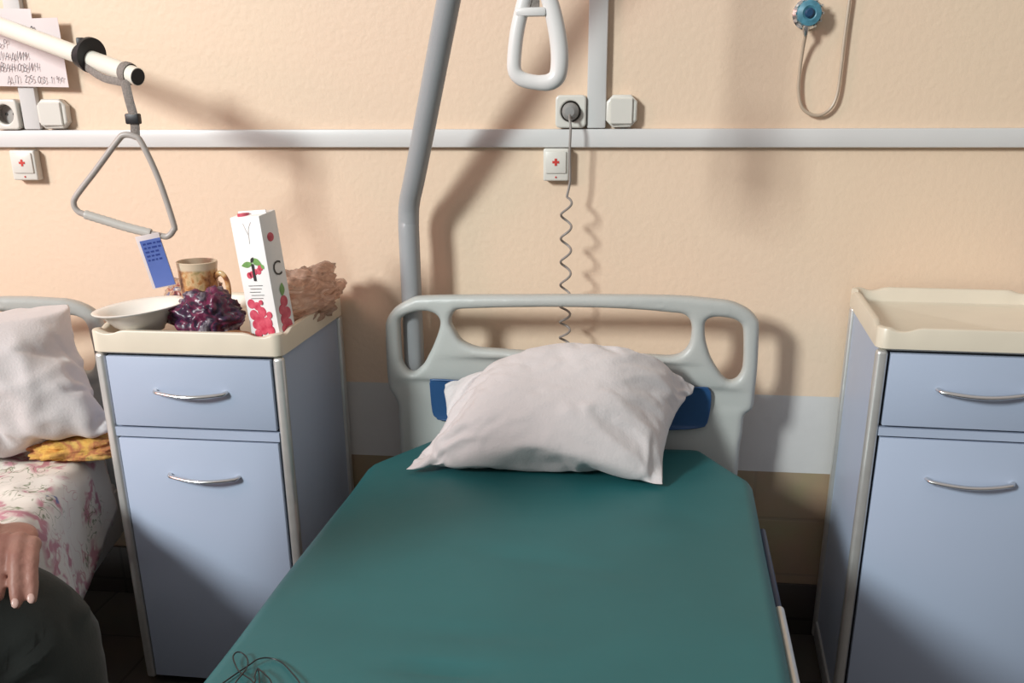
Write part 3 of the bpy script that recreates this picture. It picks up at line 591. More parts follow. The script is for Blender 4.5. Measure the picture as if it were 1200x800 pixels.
-4,17,5,-6,14,7,-8,17,5,-7,17,5,-6,16,5,-6,17,4,-6,18,3,-7,18,2,-6,18,2,-7,19,0,-6,19,-2,-7,19,1,-7,19,3,-10,6,12,-20,18,3,-15,18,6,-19,19,15,-45,-972,-663,1084,17,-1,3,22,-1,25,
18,-9,32,21,-8,10,16,-9,14,18,-9,11,1,-6,22,13,-8,15,13,-8,13,19,0,2,13,-8,11,13,-7,11,10,-8,12,17,-4,5,15,-6,9,18,-3,5,17,-3,4,17,-5,4,17,-3,4,18,-3,2,18,1,1,18,-3,4,18,0,0,18,-1,
1,18,-2,0,19,-1,1,18,-1,1,18,1,0,18,-1,0,19,0,-1,18,0,0,18,1,0,19,0,-1,18,-1,-2,19,0,1,18,-2,3,19,-1,1,18,1,-2,17,2,-5,19,1,-4,18,-2,-1,18,4,-3,17,5,-5,15,6,-9,17,3,-5,17,6,-7,16,
5,-6,18,0,-4,17,2,-6,18,5,-7,18,1,-6,17,4,-8,19,-2,-6,18,3,-9,19,4,-10,19,2,-10,8,11,-19,17,5,-16,16,6,-20,20,15,-46,-966,-654,1091,17,2,-3,23,-5,41,23,-8,20,20,-9,12,19,-10,10,4,
-7,21,7,-6,18,13,-8,15,12,-8,13,18,0,2,11,-8,13,12,-8,14,13,-7,10,15,-6,7,18,-3,6,15,-6,7,18,-3,2,17,-3,4,17,-3,3,18,-2,2,18,-2,2,18,0,2,18,-2,3,18,-1,0,18,-1,1,18,-1,0,19,1,0,18,
-1,1,18,-1,1,18,-1,0,19,1,0,18,2,-2,18,-2,-1,18,1,-3,19,-2,2,18,0,1,19,-2,2,18,2,-3,18,2,-4,18,0,-2,18,-2,0,17,5,-6,16,6,-7,17,3,-6,18,3,-6,17,3,-5,16,5,-6,18,0,-4,18,1,-5,17,3,-6,
18,3,-7,18,3,-7,16,5,-10,19,2,-8,18,3,-10,19,4,-12,9,10,-17,17,5,-17,15,8,-23,19,16,-47,-963,-642,1092,17,2,-4,34,-14,40,19,-3,22,22,-10,11,8,-8,22,7,-7,20,16,-9,9,11,-7,15,5,-5,
18,15,-6,8,18,-3,6,9,-7,16,13,-7,11,14,-7,8,16,-5,8,16,-5,5,17,-4,4,18,-1,3,17,-2,3,18,-3,1,18,-2,3,18,-1,2,18,0,1,18,-1,1,18,0,0,18,-2,1,18,0,1,18,0,1,19,-1,1,18,0,0,18,-1,1,18,0,
-1,18,1,-4,19,-1,-1,18,1,0,18,-2,2,18,0,0,19,1,-4,18,2,-3,18,-2,2,18,-1,0,17,4,-7,17,6,-8,18,0,-5,18,3,-6,16,5,-6,17,3,-5,17,2,-5,17,3,-7,17,3,-5,17,3,-7,18,4,-9,18,2,-7,17,3,-7,
18,4,-10,17,6,-13,12,8,-17,16,6,-18,14,9,-25,20,17,-49,-961,-629,1097,20,-1,-4,41,-16,31,17,-3,24,9,-11,23,13,-6,21,17,-9,11,12,-7,14,8,-6,16,6,-5,18,12,-7,11,18,-2,5,13,-7,11,13,
-7,12,11,-8,13,16,-4,6,16,-4,5,17,-5,6,17,-3,6,18,-1,2,17,-2,2,18,-1,1,18,-2,1,17,-1,3,19,-1,2,18,-1,1,18,1,-1,18,-1,0,18,-1,2,18,0,1,18,0,-1,18,0,0,18,-1,0,19,0,-2,18,0,-2,18,-1,
0,18,0,0,18,1,-2,18,1,-4,19,1,-1,18,-2,2,18,-1,0,18,2,-5,17,5,-9,18,2,-5,18,1,-4,16,4,-6,17,3,-5,17,4,-7,17,3,-6,17,2,-6,17,3,-6,18,4,-8,17,4,-9,16,4,-8,16,6,-11,16,5,-13,17,6,-15,
12,9,-21,16,8,-23,20,17,-51,-956,-618,1107,21,-1,-8,41,-17,33,7,-6,27,20,-7,16,17,-9,17,13,-7,15,11,-7,17,11,-7,15,5,-4,17,8,-8,15,18,-2,6,13,-6,9,12,-8,13,14,-6,10,12,-8,12,17,-4,
5,17,-2,5,17,-3,4,17,-3,4,18,-1,2,18,-2,3,17,0,0,18,-1,1,18,-1,2,18,-1,1,18,0,-1,18,0,0,18,-1,2,19,0,1,18,0,-2,18,0,-1,18,0,0,18,-1,-1,18,0,-2,18,0,-2,18,0,0,19,0,-1,18,1,-2,18,0,
-2,18,1,-2,18,0,-1,18,0,-2,18,2,-4,17,1,-5,18,3,-5,17,3,-5,17,3,-5,17,3,-6,17,3,-6,17,3,-6,15,6,-10,18,3,-9,17,5,-10,15,6,-12,15,5,-11,14,6,-13,18,6,-14,17,6,-18,14,9,-23,20,18,
-52,-950,-608,1109,19,0,-5,35,-19,39,13,-7,25,17,-8,19,17,-8,16,15,-6,13,15,-6,13,11,-7,17,8,-6,16,3,-5,18,14,-6,9,16,-4,7,12,-7,11,13,-7,13,12,-7,11,16,-5,7,17,-3,5,17,-2,2,18,-2,
2,17,-2,4,18,-2,4,18,-1,2,18,0,-1,18,0,0,18,-1,0,18,0,1,18,0,0,18,0,0,18,0,0,18,0,-1,18,0,0,18,-1,0,18,0,-1,18,-1,-1,19,-1,-2,18,2,-3,18,0,1,18,0,-2,18,1,-2,18,1,-3,18,0,-2,18,0,
-2,17,2,-3,18,1,-4,18,1,-4,17,2,-4,17,4,-5,17,2,-4,17,3,-6,16,5,-9,16,5,-10,17,6,-11,14,6,-13,16,5,-12,15,6,-12,16,5,-12,14,6,-15,17,7,-17,19,7,-20,20,18,-54,-944,-603,1119,13,8,
-12,40,-19,38,20,-12,25,16,-8,20,13,-6,17,12,-6,17,15,-6,11,10,-6,17,9,-6,18,3,-6,18,13,-7,10,14,-6,9,15,-4,10,12,-8,12,12,-7,12,16,-4,6,17,-3,5,17,-2,2,17,-2,3,18,-2,2,18,-2,4,18,
-1,3,17,-1,1,18,0,-1,18,0,0,18,0,0,18,1,-1,18,0,-2,18,1,-1,18,-1,3,18,-1,2,18,0,-1,18,-1,0,18,0,-1,19,0,-3,18,-1,-2,18,2,-2,18,0,-1,18,0,-2,18,0,-2,18,1,-2,18,0,-2,18,1,-3,17,2,-3,
18,1,-4,17,2,-5,17,3,-5,18,3,-4,16,4,-8,16,6,-11,16,5,-10,14,6,-11,16,5,-9,15,6,-13,15,6,-14,15,6,-14,15,5,-14,19,5,-13,18,7,-21,21,20,-57,-939,-593,1124,11,9,-9,30,-27,43,23,-12,
24,20,-3,18,15,-4,15,14,-5,14,5,-11,15,11,-5,17,12,-4,18,10,-5,16,11,-7,11,12,-7,12,12,-8,11,14,-5,11,15,-5,9,16,-3,6,18,-3,2,15,-4,7,18,-1,3,17,-3,2,18,0,1,18,-2,4,18,-1,2,18,1,
-1,17,0,0,18,1,0,18,-1,0,18,1,-3,18,1,-1,19,-2,3,18,-1,2,18,0,-1,18,1,-1,18,-1,1,18,0,-2,18,0,-3,18,0,-2,18,1,-2,18,0,-2,18,0,-1,18,1,-2,18,0,-2,18,1,-2,17,2,-4,18,2,-4,17,1,-4,17,
3,-6,17,3,-7,15,6,-11,17,5,-9,15,5,-11,13,7,-11,16,5,-9,15,5,-13,14,6,-15,16,6,-13,18,4,-10,18,5,-14,17,8,-22,23,19,-58,-934,-579,1122,14,2,-1,20,-27,49,22,-14,23,18,-6,18,15,-3,
15,15,-2,13,8,-9,15,18,-2,10,14,-6,15,12,-6,14,11,-6,13,10,-6,14,7,-7,16,15,-4,8,15,-5,10,17,-3,3,14,-6,10,17,-3,6,17,-1,4,18,-1,1,17,-3,2,18,0,1,18,0,2,18,0,0,18,0,0,18,1,1,18,0,
-1,18,-1,0,18,0,-1,18,0,-1,18,0,1,18,0,0,18,0,-1,18,0,-1,18,-1,1,18,1,-2,18,0,-3,18,0,-2,18,1,-1,18,0,-1,18,0,-2,18,0,-2,18,1,-2,18,0,-1,18,2,-4,17,2,-6,17,3,-7,17,5,-9,16,4,-10,
12,8,-12,15,5,-11,15,6,-11,14,6,-11,15,5,-11,15,6,-13,18,4,-12,17,5,-13,19,5,-15,16,9,-25,24,18,-53,-935,-566,1120,13,-6,12,33,-26,43,7,-15,29,17,-7,19,17,-1,14,13,-7,15,13,-3,13,
18,0,9,13,-7,15,13,-5,13,10,-6,13,11,-6,14,9,-6,14,15,-4,9,17,-3,3,15,-5,9,14,-5,11,18,-2,5,17,-2,3,17,-1,3,18,-1,2,17,-2,1,18,1,0,18,-1,2,18,1,0,18,0,0,18,-1,0,18,0,-1,18,0,0,18,
0,0,18,1,-2,18,-1,1,18,1,-1,18,0,-2,18,0,0,18,-1,-1,18,0,-1,18,0,-1,18,1,-2,18,0,0,19,0,-3,18,0,-2,17,2,-5,18,1,-1,18,1,-4,17,3,-6,16,4,-10,17,3,-7,16,4,-8,16,4,-8,12,8,-12,15,6,
-13,14,6,-12,14,6,-12,15,6,-12,17,4,-12,19,5,-14,19,6,-17,14,9,-25,26,17,-49,-930,-556,1127,13,-6,9,29,-26,45,6,-16,31,18,-7,20,12,-8,19,16,-3,13,16,2,9,15,-3,12,16,-4,12,14,-5,12,
12,-6,12,10,-6,14,8,-6,16,16,-3,5,13,-6,9,16,-5,9,16,-3,9,17,-2,4,17,-2,3,18,-1,4,17,-1,3,18,0,0,18,-1,1,18,0,1,18,0,0,17,0,0,19,1,-3,17,-2,2,19,1,0,17,-1,0,19,0,-1,18,0,0,18,0,-1,
18,-1,0,18,0,-1,18,0,-1,18,1,-2,18,1,-1,18,1,-2,18,0,-2,18,0,-1,19,-1,-2,17,3,-6,17,1,-4,18,2,-4,17,3,-8,17,3,-6,18,1,-5,15,5,-8,15,5,-9,16,4,-9,13,7,-13,14,7,-13,14,7,-13,15,5,
-13,15,6,-12,16,6,-16,18,6,-18,22,6,-22,22,18,-50,-926,-546,1132,12,-6,12,24,-24,41,7,-16,31,15,-10,23,15,-8,20,14,-5,16,15,-4,11,15,-3,11,16,-2,11,16,-1,11,13,-3,11,7,-8,14,13,-3,
13,16,-6,9,17,-3,6,12,-6,11,17,-2,5,17,-1,4,17,-2,5,18,-3,5,18,-1,4,17,0,2,18,0,-1,18,0,-1,18,1,0,18,0,0,18,0,-3,18,0,0,18,0,1,18,-1,2,18,0,0,18,-1,-1,18,0,0,18,0,-1,18,0,-3,18,1,
-2,18,-1,1,18,2,-2,18,0,-1,18,0,-2,19,-1,-1,18,1,-3,18,1,-4,17,2,-5,17,3,-6,19,1,-5,17,2,-6,17,3,-7,16,4,-7,15,5,-9,15,5,-9,15,5,-12,13,7,-13,15,6,-12,14,7,-13,14,7,-14,17,5,-16,
19,6,-19,20,7,-22,21,19,-51,-922,-537,1139,11,-6,13,15,-18,33,13,-18,34,15,-10,23,18,-8,16,15,-6,16,14,-5,16,11,-4,15,13,-4,13,15,-4,11,13,-3,11,17,-1,4,15,-4,10,12,-4,15,14,-6,12,
14,-5,10,17,-1,3,17,-2,6,17,-3,7,18,-2,4,18,0,1,18,0,1,17,0,0,18,0,1,18,0,0,18,0,1,18,1,-2,18,-1,0,18,-1,0,18,1,0,18,0,1,18,-1,-1,18,-1,0,18,1,0,19,0,-2,18,-1,-2,18,2,-3,18,0,1,18,
0,-2,18,1,-2,18,-1,-1,18,0,-3,18,2,-4,18,1,-4,18,1,-4,16,4,-9,17,4,-7,17,3,-8,17,2,-5,15,5,-8,15,4,-9,16,5,-11,15,5,-12,15,6,-11,15,5,-14,15,6,-13,14,9,-18,20,6,-20,19,8,-23,19,20,
-52,-919,-527,1144,10,-6,15,15,-2,7,11,-28,51,14,-12,26,16,-9,19,16,-7,17,14,-6,17,14,-4,14,15,-4,11,15,-3,11,15,-3,9,13,-3,12,16,-4,9,17,-4,7,13,-4,13,10,-5,15,17,-3,6,17,-2,5,18,
-1,3,17,-2,6,18,1,-1,17,-1,2,18,0,3,18,0,0,18,0,1,18,0,0,18,0,0,18,0,-1,18,0,-1,18,0,0,18,0,1,18,-1,0,19,0,0,18,0,0,18,0,0,18,0,-2,18,0,-2,18,0,-3,18,0,-1,19,0,-2,18,1,-2,18,0,-2,
18,0,-3,18,1,-4,17,2,-4,17,3,-7,17,3,-7,17,4,-9,16,4,-9,13,6,-11,17,4,-7,16,4,-10,16,5,-10,14,6,-13,16,5,-13,17,4,-13,16,7,-16,17,7,-19,18,10,-25,17,21,-53,-916,-517,1150,8,-4,14,
16,-2,5,7,-15,33,15,-21,38,16,-10,22,16,-8,19,16,-6,16,16,-5,13,16,-4,11,17,-4,9,15,-4,11,16,-3,10,13,-3,13,12,-5,12,9,-6,15,15,-2,11,18,-2,5,17,-2,3,16,-2,8,18,-1,3,17,-2,3,18,0,
3,19,0,2,17,0,0,18,1,-1,18,0,-1,18,0,2,19,-1,2,18,0,0,18,2,-1,18,0,-2,18,-1,0,18,0,0,18,0,0,18,-1,1,18,-1,0,18,1,-1,19,0,-3,18,0,-4,18,0,-1,18,0,-2,18,1,-2,18,0,-3,19,0,-4,17,3,-4,
18,2,-5,17,3,-9,14,6,-11,15,5,-11,17,4,-9,14,5,-11,16,4,-9,17,5,-9,16,4,-10,17,5,-14,17,5,-15,12,8,-17,18,6,-16,19,9,-25,16,22,-54,-912,-504,1151,10,-6,11,6,-6,16,18,-1,4,7,-18,44,
16,-16,30,21,-12,17,14,-5,19,16,-6,14,18,-5,11,16,-5,13,14,-3,14,10,-7,16,12,-5,15,13,-4,12,13,-3,11,18,-1,4,18,-1,7,16,-2,7,16,-3,8,18,-1,4,18,-1,3,18,0,2,18,-2,4,17,2,-2,18,0,-1,
18,1,-1,18,-2,4,19,0,2,18,1,0,18,-1,2,18,1,-2,18,1,-4,18,-1,1,18,-2,1,19,0,0,18,0,-2,18,-1,3,18,1,-2,18,1,-5,19,0,-3,18,0,-1,18,0,-1,18,1,-4,18,1,-5,18,2,-4,16,3,-8,19,1,-5,14,6,
-11,15,6,-12,16,4,-11,15,5,-9,14,6,-13,17,4,-9,16,4,-11,17,5,-15,20,4,-12,10,9,-18,18,6,-15,21,8,-25,14,22,-53,-909,-495,1156,14,-5,8,8,-5,16,8,-6,12,17,3,1,4,-19,51,19,-18,27,21,
-8,14,16,-6,16,15,-6,17,13,-6,17,13,-7,17,13,-6,16,13,-5,14,14,-3,11,14,-2,10,17,-2,7,17,-2,7,18,-1,6,17,-2,7,18,-1,3,18,-1,5,18,-1,4,17,-1,1,18,2,-3,18,1,-1,18,-1,1,19,-1,4,18,1,
0,18,-1,2,18,0,1,18,0,0,18,2,-3,19,-1,-2,18,-3,3,18,1,-3,18,0,0,19,0,2,18,-1,1,18,1,-4,19,0,-4,18,0,-2,18,1,-2,18,0,-2,18,2,-5,17,3,-7,18,2,-5,17,3,-9,18,1,-5,14,6,-12,13,7,-13,16,
5,-11,16,4,-12,14,7,-15,16,5,-12,17,4,-13,18,5,-14,19,3,-13,11,12,-20,24,8,-25,12,20,-47,-910,-498,1168,15,9,3,12,-4,13,3,-8,15,17,4,0,14,-1,11,6,-23,52,15,-17,26,17,-10,19,16,-7,
17,14,-6,17,16,-7,18,14,-6,15,16,-3,12,15,-2,11,16,-3,9,18,-1,6,15,-3,11,18,-1,6,17,-1,5,18,-1,4,18,-1,2,17,-1,5,18,-1,3,18,0,0,18,0,1,18,0,1,19,0,1,18,1,0,18,0,-1,18,-1,3,19,0,3,
18,0,-2,18,2,-4,19,-2,0,18,-2,3,18,1,0,18,0,-2,19,0,-1,18,-1,-1,19,0,-3,18,2,-4,18,0,-1,18,1,-3,18,1,-4,18,2,-6,17,2,-6,16,4,-9,18,2,-6,17,3,-10,14,7,-13,14,6,-12,17,4,-13,17,5,
-15,13,8,-14,18,2,-10,19,3,-13,18,7,-17,15,9,-21,19,14,-32,11,16,-38,-916,-491,1179,18,6,5,8,-10,12,10,4,11,16,5,-1,12,-2,11,15,1,8,9,-26,48,13,-15,30,16,-11,22,16,-8,18,15,-8,19,
17,-6,16,16,-3,12,17,-3,11,17,-2,7,17,-2,7,15,-3,12,17,-1,6,18,0,4,18,-1,3,17,-2,6,18,-1,4,18,-1,5,18,0,2,18,0,1,18,0,0,19,0,0,18,1,0,18,0,0,19,0,1,18,-1,3,18,1,-2,19,0,-2,18,-1,1,
18,-1,2,19,0,0,18,0,-3,19,-1,-1,18,0,-2,18,0,0,19,1,-3,18,1,-2,18,0,-4,18,2,-5,18,1,-5,17,4,-7,17,3,-9,17,2,-7,19,2,-8,15,6,-12,14,6,-13,16,6,-14,17,4,-14,15,7,-15,16,4,-13,21,2,
-12,13,10,-20,19,8,-20,16,20,-44,13,9,-23,-918,-479,1174,10,-6,18,12,-3,13,13,10,4,16,1,7,15,1,6,12,-4,12,16,3,7,9,-25,46,13,-17,32,16,-11,23,16,-10,21,18,-6,14,18,-4,12,17,-3,12,
17,-2,8,17,-2,8,14,-4,13,19,-1,6,18,0,3,17,-2,9,18,-2,5,17,-2,5,19,1,1,18,-1,4,18,0,1,18,0,1,19,0,0,18,1,-1,18,0,0,19,1,1,18,-1,1,19,1,-2,18,-1,2,18,0,1,19,-2,1,18,0,0,19,1,-3,18,
0,-3,19,-1,-1,18,0,1,19,0,0,18,1,-5,19,0,-3,18,2,-7,17,2,-7,18,2,-4,17,4,-9,16,3,-8,19,2,-9,18,2,-8,15,6,-12,14,7,-14,15,6,-16,17,5,-15,17,6,-16,20,3,-14,19,4,-18,8,16,-26,19,22,
-48,15,3,-13,-919,-469,1181,8,-6,17,9,-5,15,16,5,9,15,-3,9,16,3,5,14,8,4,13,-3,12,16,2,7,11,-21,39,12,-19,36,16,-13,25,22,-8,11,18,-5,12,18,-5,13,17,-2,12,14,-4,14,16,-3,13,19,-1,
5,19,-1,5,17,-2,10,17,-2,6,18,-1,3,18,1,1,19,-1,4,18,0,1,18,0,2,19,0,3,18,0,-2,18,1,-2,19,0,1,18,1,-2,19,0,0,18,-1,3,19,-1,4,18,-1,0,19,0,0,18,0,-2,19,1,-4,19,-2,0,18,0,-1,19,0,-2,
18,1,-2,19,0,-3,17,4,-8,18,1,-7,18,2,-7,18,2,-4,17,2,-8,16,5,-12,19,2,-9,18,2,-9,16,5,-12,15,6,-15,15,9,-17,16,6,-18,20,5,-19,22,3,-18,13,16,-30,14,20,-39,13,5,-14,-921,-458,1186,
7,-6,18,11,-5,15,12,-5,15,16,0,8,16,1,6,15,8,5,15,7,5,13,-3,11,16,3,7,13,-16,31,10,-24,43,20,-14,21,22,-6,12,17,-6,15,15,-5,15,17,-3,13,18,-3,11,19,0,3,19,-2,8,19,-2,7,16,-2,10,19,
0,1,18,-1,4,19,0,4,18,0,1,18,0,4,19,-1,3,18,1,-1,19,1,-3,18,0,-2,19,1,-1,18,-1,1,19,-1,3,18,-1,4,19,0,-1,18,0,0,19,0,1,19,0,-3,18,1,-4,19,0,-2,19,-1,0,18,0,-2,19,0,-4,19,1,-5,17,4,
-10,17,2,-8,17,3,-7,19,1,-4,18,3,-9,17,3,-11,18,2,-10,18,4,-11,16,5,-14,17,5,-16,16,8,-20,18,9,-22,23,4,-21,11,24,-41,15,10,-24,12,6,-13,-923,-448,1192,7,-6,17,11,-4,15,12,-5,15,
14,-2,11,16,2,6,15,-1,9,14,10,4,16,5,7,14,-2,11,16,1,8,15,1,10,10,-38,60,17,-15,22,20,-7,15,19,-5,13,19,-3,13,19,-3,10,20,-2,5,20,-2,6,18,-3,12,18,-1,8,18,0,1,19,-1,5,18,-1,5,19,0,
3,18,1,1,19,0,1,18,-1,3,18,2,-5,19,0,0,19,1,-2,18,-1,3,19,-1,3,19,-1,1,18,0,0,19,0,0,19,0,-1,18,-1,0,19,1,-2,18,1,-5,19,-1,-1,19,0,-2,20,0,-3,18,1,-7,20,1,-6,15,5,-10,17,3,-9,18,2,
-7,19,2,-7,18,2,-8,18,3,-11,18,2,-10,17,4,-11,18,5,-17,19,6,-21,17,10,-24,23,8,-25,11,28,-48,17,-1,-11,6,11,-14,-926,-437,1197,7,-6,17,12,-4,14,13,-4,14,12,-4,14,16,0,8,12,-5,12,
15,8,6,16,6,6,16,7,6,15,-1,10,13,-4,12,16,6,8,11,-34,49,18,-14,25,21,-9,17,22,-6,12,21,-3,10,21,-3,5,19,-3,11,19,-4,12,19,-1,6,18,-1,5,18,-1,5,19,1,3,19,-1,3,19,0,2,18,1,1,19,-1,3,
19,1,-1,18,1,-4,19,0,-1,19,0,2,18,-1,2,19,-1,3,19,-1,0,19,1,-1,19,-1,0,18,1,-1,19,0,-2,19,1,-5,19,0,-3,19,-1,-1,18,1,-3,20,-1,-3,18,3,-9,18,1,-6,16,6,-12,17,3,-11,18,2,-8,19,2,-7,
19,2,-9,18,3,-10,18,2,-10,19,4,-16,19,7,-22,22,7,-23,21,13,-32,12,21,-37,15,3,-13,4,12,-16,-929,-427,1202,7,-5,17,13,-4,14,13,-4,14,13,-3,12,12,-4,14,17,-1,9,12,-4,13,18,2,6,13,10,
6,15,9,6,17,0,7,9,-3,15,18,3,-4,12,-25,47,20,-16,30,23,-9,16,23,-5,11,22,-5,7,20,-4,13,21,-4,6,21,-3,5,19,-1,7,17,0,11,19,0,4,19,0,3,18,0,2,19,0,1,19,0,1,19,0,0,19,1,0,18,1,-2,19,
-2,3,19,-1,1,19,0,0,19,1,-3,18,-1,5,19,0,-2,19,0,-3,19,0,0,19,1,-3,19,0,-4,19,0,-4,18,1,-4,19,0,-5,20,0,2,18,2,-8,17,4,-11,16,5,-14,18,3,-11,18,2,-10,18,2,-10,20,3,-7,19,2,-10,19,
4,-17,18,7,-23,24,6,-22,19,21,-57,18,6,-3,10,9,-15,5,11,-19,-932,-416,1208,8,-6,17,14,-3,12,14,-3,12,10,-4,15,13,-3,14,17,-2,10,13,-4,13,14,-3,11,17,-1,8,13,12,7,16,7,5,17,4,0,10,
-9,12,18,-3,-4,13,-11,43,23,-14,31,22,-7,17,25,-7,11,24,-9,3,21,-3,7,21,-3,9,18,-1,14,19,0,11,18,-1,4,19,0,1,19,0,4,19,1,2,19,0,1,18,1,-3,20,-1,3,19,0,3,18,0,-3,19,0,-2,19,-1,2,19,
0,-2,19,0,6,19,0,0,19,-1,-2,19,1,-2,19,1,-4,19,0,-6,19,0,-6,18,0,-6,19,0,4,19,1,0,19,1,-7,18,4,-11,16,4,-13,19,3,-12,18,3,-11,19,3,-11,17,3,-12,20,2,-9,22,4,-15,16,7,-24,26,7,-25,
13,19,-48,17,7,-6,15,8,-13,8,9,-18,-935,-406,1213,8,-5,18,15,-2,9,15,-2,12,11,-4,14,11,-5,16,16,-2,12,15,-4,12,14,-3,12,15,-3,11,16,-2,10,19,1,1,11,14,6,17,5,-5,10,-11,12,17,-5,-5,
16,-20,21,25,2,42,26,-6,18,25,-7,12,24,-5,5,19,-3,14,21,-3,8,18,1,13,19,0,6,19,0,4,19,-1,2,18,0,6,19,1,0,19,0,0,20,0,0,19,-1,4,19,0,2,19,0,-2,19,0,-7,19,0,3,18,0,5,19,0,1,20,0,-2,
19,0,-4,18,0,-8,19,1,-7,19,0,-5,19,0,1,18,-1,5,20,2,-4,20,1,-4,18,3,-10,17,4,-13,17,4,-12,20,2,-12,19,3,-12,17,3,-12,18,3,-13,24,3,-12,17,9,-27,30,9,-33,9,15,-35,10,7,-16,18,9,-4,
12,6,-17,-939,-395,1218,9,-5,18,16,-1,8,15,-3,12,11,-4,17,13,-4,15,16,-2,11,14,-4,11,16,-2,10,14,-4,13,17,-2,9,17,-3,9,18,-2,4,14,13,0,17,-3,-6,13,-9,11,11,-8,-13,16,-14,7,30,10,
53,26,-6,23,24,-6,16,22,-4,11,23,-4,5,17,1,12,20,-1,5,19,0,9,19,0,5,18,1,4,19,0,3,19,0,1,20,0,2,20,-1,-1,19,0,5,19,0,-4,18,1,-7,19,-1,5,19,0,4,19,0,1,19,0,-2,19,0,-8,18,0,-9,19,1,
-5,19,0,2,19,-2,4,20,1,-1,17,2,-9,20,2,-1,20,1,-3,17,5,-14,18,3,-14,20,2,-13,18,4,-13,17,3,-15,21,3,-10,25,3,-14,21,8,-28,20,13,-60,19,6,-3,-3,13,-16,15,10,-10,24,-2,-4,-943,-384,
1223,10,-5,17,16,-2,12,17,-1,11,11,-4,16,14,-3,13,15,-4,12,14,-3,12,17,-2,10,15,-3,13,17,-2,7,18,-3,5,17,-2,8,17,-3,8,14,9,-9,13,-10,-9,16,-9,7,16,-8,-7,16,-9,-5,31,13,61,26,-4,27,
22,-3,17,22,-3,10,21,-3,4,20,0,11,18,0,11,20,0,5,19,0,2,19,0,6,19,1,3,19,0,2,20,-1,2,19,0,0,18,0,-7,19,0,4,19,0,1,20,0,2,19,0,0,19,0,-3,17,0,-10,19,1,-6,19,-2,4,19,-1,4,20,0,1,20,
2,-6,19,1,-6,17,3,-10,21,1,0,20,2,-6,16,5,-16,20,3,-14,19,3,-15,18,4,-15,18,3,-15,28,4,-14,18,10,-34,17,10,-48,19,6,1,10,5,-17,3,18,-13,19,0,-10,-947,-374,1229,11,-4,17,19,0,10,13,
-3,15,14,-3,13,16,-3,10,17,-3,10,11,-3,16,16,-3,12,17,-2,10,17,-2,8,18,-3,7,18,-2,5,18,-3,5,18,-6,3,12,3,-14,17,-9,-6,17,-8,1,15,-8,-8,19,-6,3,30,14,62,23,-1,26,22,-2,14,23,-4,8,
19,1,13,19,0,10,20,-2,2,19,1,6,19,1,8,19,1,3,19,0,2,20,0,3,19,0,1,19,0,-6,19,-1,3,19,-1,-4,19,1,5,20,0,-1,20,1,-1,15,0,-11,19,-2,4,20,-1,4,19,0,-1,20,0,-1,17,1,-11,21,2,-1,20,2,-6,
19,2,-7,18,0,-10,22,4,-2,17,6,-17,20,2,-15,18,5,-18,21,4,-16,25,4,-17,13,10,-43,17,10,-32,20,5,-1,19,-1,-8,7,15,-16,15,6,-17,-951,-363,1234,13,-4,18,17,-2,12,18,1,8,14,-3,14,19,-3,
8,13,-3,14,12,-4,16,17,-2,10,18,-3,7,19,-3,4,19,-5,3,17,-7,2,19,-2,5,16,3,10,19,-4,0,14,-3,-13,18,-9,-2,14,-8,-11,17,-5,8,22,0,17,26,9,49,22,2,22,22,-2,16,21,-1,12,19,1,7,20,-1,3,
19,1,9,19,0,8,20,0,2,19,1,4,19,-1,0,19,1,5,20,0,0,19,-1,0,20,-1,-4,19,0,-3,18,-4,-6,18,6,7,19,-1,-2,20,-1,-1,19,-3,-3,19,-5,-7,17,8,6,19,1,-2,20,2,-4,20,1,-9,18,1,-12,21,3,-3,20,2,
-6,22,3,-5,19,4,-16,18,6,-21,20,4,-19,25,5,-19,15,15,-57,19,-1,-8,12,9,-15,19,0,6,17,-5,-13,13,0,-19,-956,-353,1239,16,-3,18,16,-2,13,18,-1,9,20,0,4,15,-3,15,12,-3,15,16,-2,13,19,
-3,6,19,-5,3,19,-6,0,17,-9,0,19,-2,6,15,4,13,20,2,4,19,-4,-1,19,-5,-2,16,-8,-7,14,-8,-11,15,-4,13,20,-3,4,23,2,28,23,7,35,22,0,20,22,-3,11,18,4,11,18,2,7,20,0,9,20,0,9,20,0,4,19,
-3,-1,19,3,5,20,0,3,20,0,2,19,-1,-2,18,-3,-8,19,-2,-5,20,-1,-3,18,5,6,19,-3,-4,19,-6,-4,19,2,-2,20,-2,-5,16,9,8,20,3,2,20,2,-3,19,1,-12,21,3,-8,21,3,0,20,1,-6,20,2,-6,20,3,-12,20,
4,-19,18,7,-23,27,4,-21,15,13,-49,21,-2,-7,7,12,-16,18,-2,-8,20,-2,-5,13,-1,-21,-958,-341,1241,16,-3,16,15,-2,16,21,-1,2,19,0,11,14,-2,16,14,-3,14,20,-6,2,20,-2,6,19,-7,0,16,-10,
-1,20,-4,3,17,4,11,16,4,14,19,-2,-2,18,-8,-5,19,-3,-1,19,-5,-2,18,-7,-6,12,-2,16,18,-5,6,20,-4,0,23,9,39,23,2,26,21,0,15,21,-1,8,18,2,10,21,-2,7,17,5,11,20,1,6,20,-1,2,20,-1,1,19,
-3,0,19,5,6,19,0,-1,18,-4,-7,20,-2,-4,19,0,5,19,2,-6,17,-8,-9,20,-1,-3,19,-3,-4,17,9,7,19,6,2,20,4,2,21,3,-3,21,3,-7,20,1,-5,18,-3,-10,21,5,-3,21,4,-4,20,2,-10,21,4,-15,22,5,-20,
24,6,-26,15,9,-38,21,-1,-7,9,10,-16,19,-4,-8,18,3,-12,13,-1,-20,-958,-332,1252,19,1,2,11,-2,21,23,0,1,15,-3,17,16,-1,13,19,-4,6,19,-5,1,21,-7,0,16,-12,-2,19,-6,1,18,4,11,17,5,13,
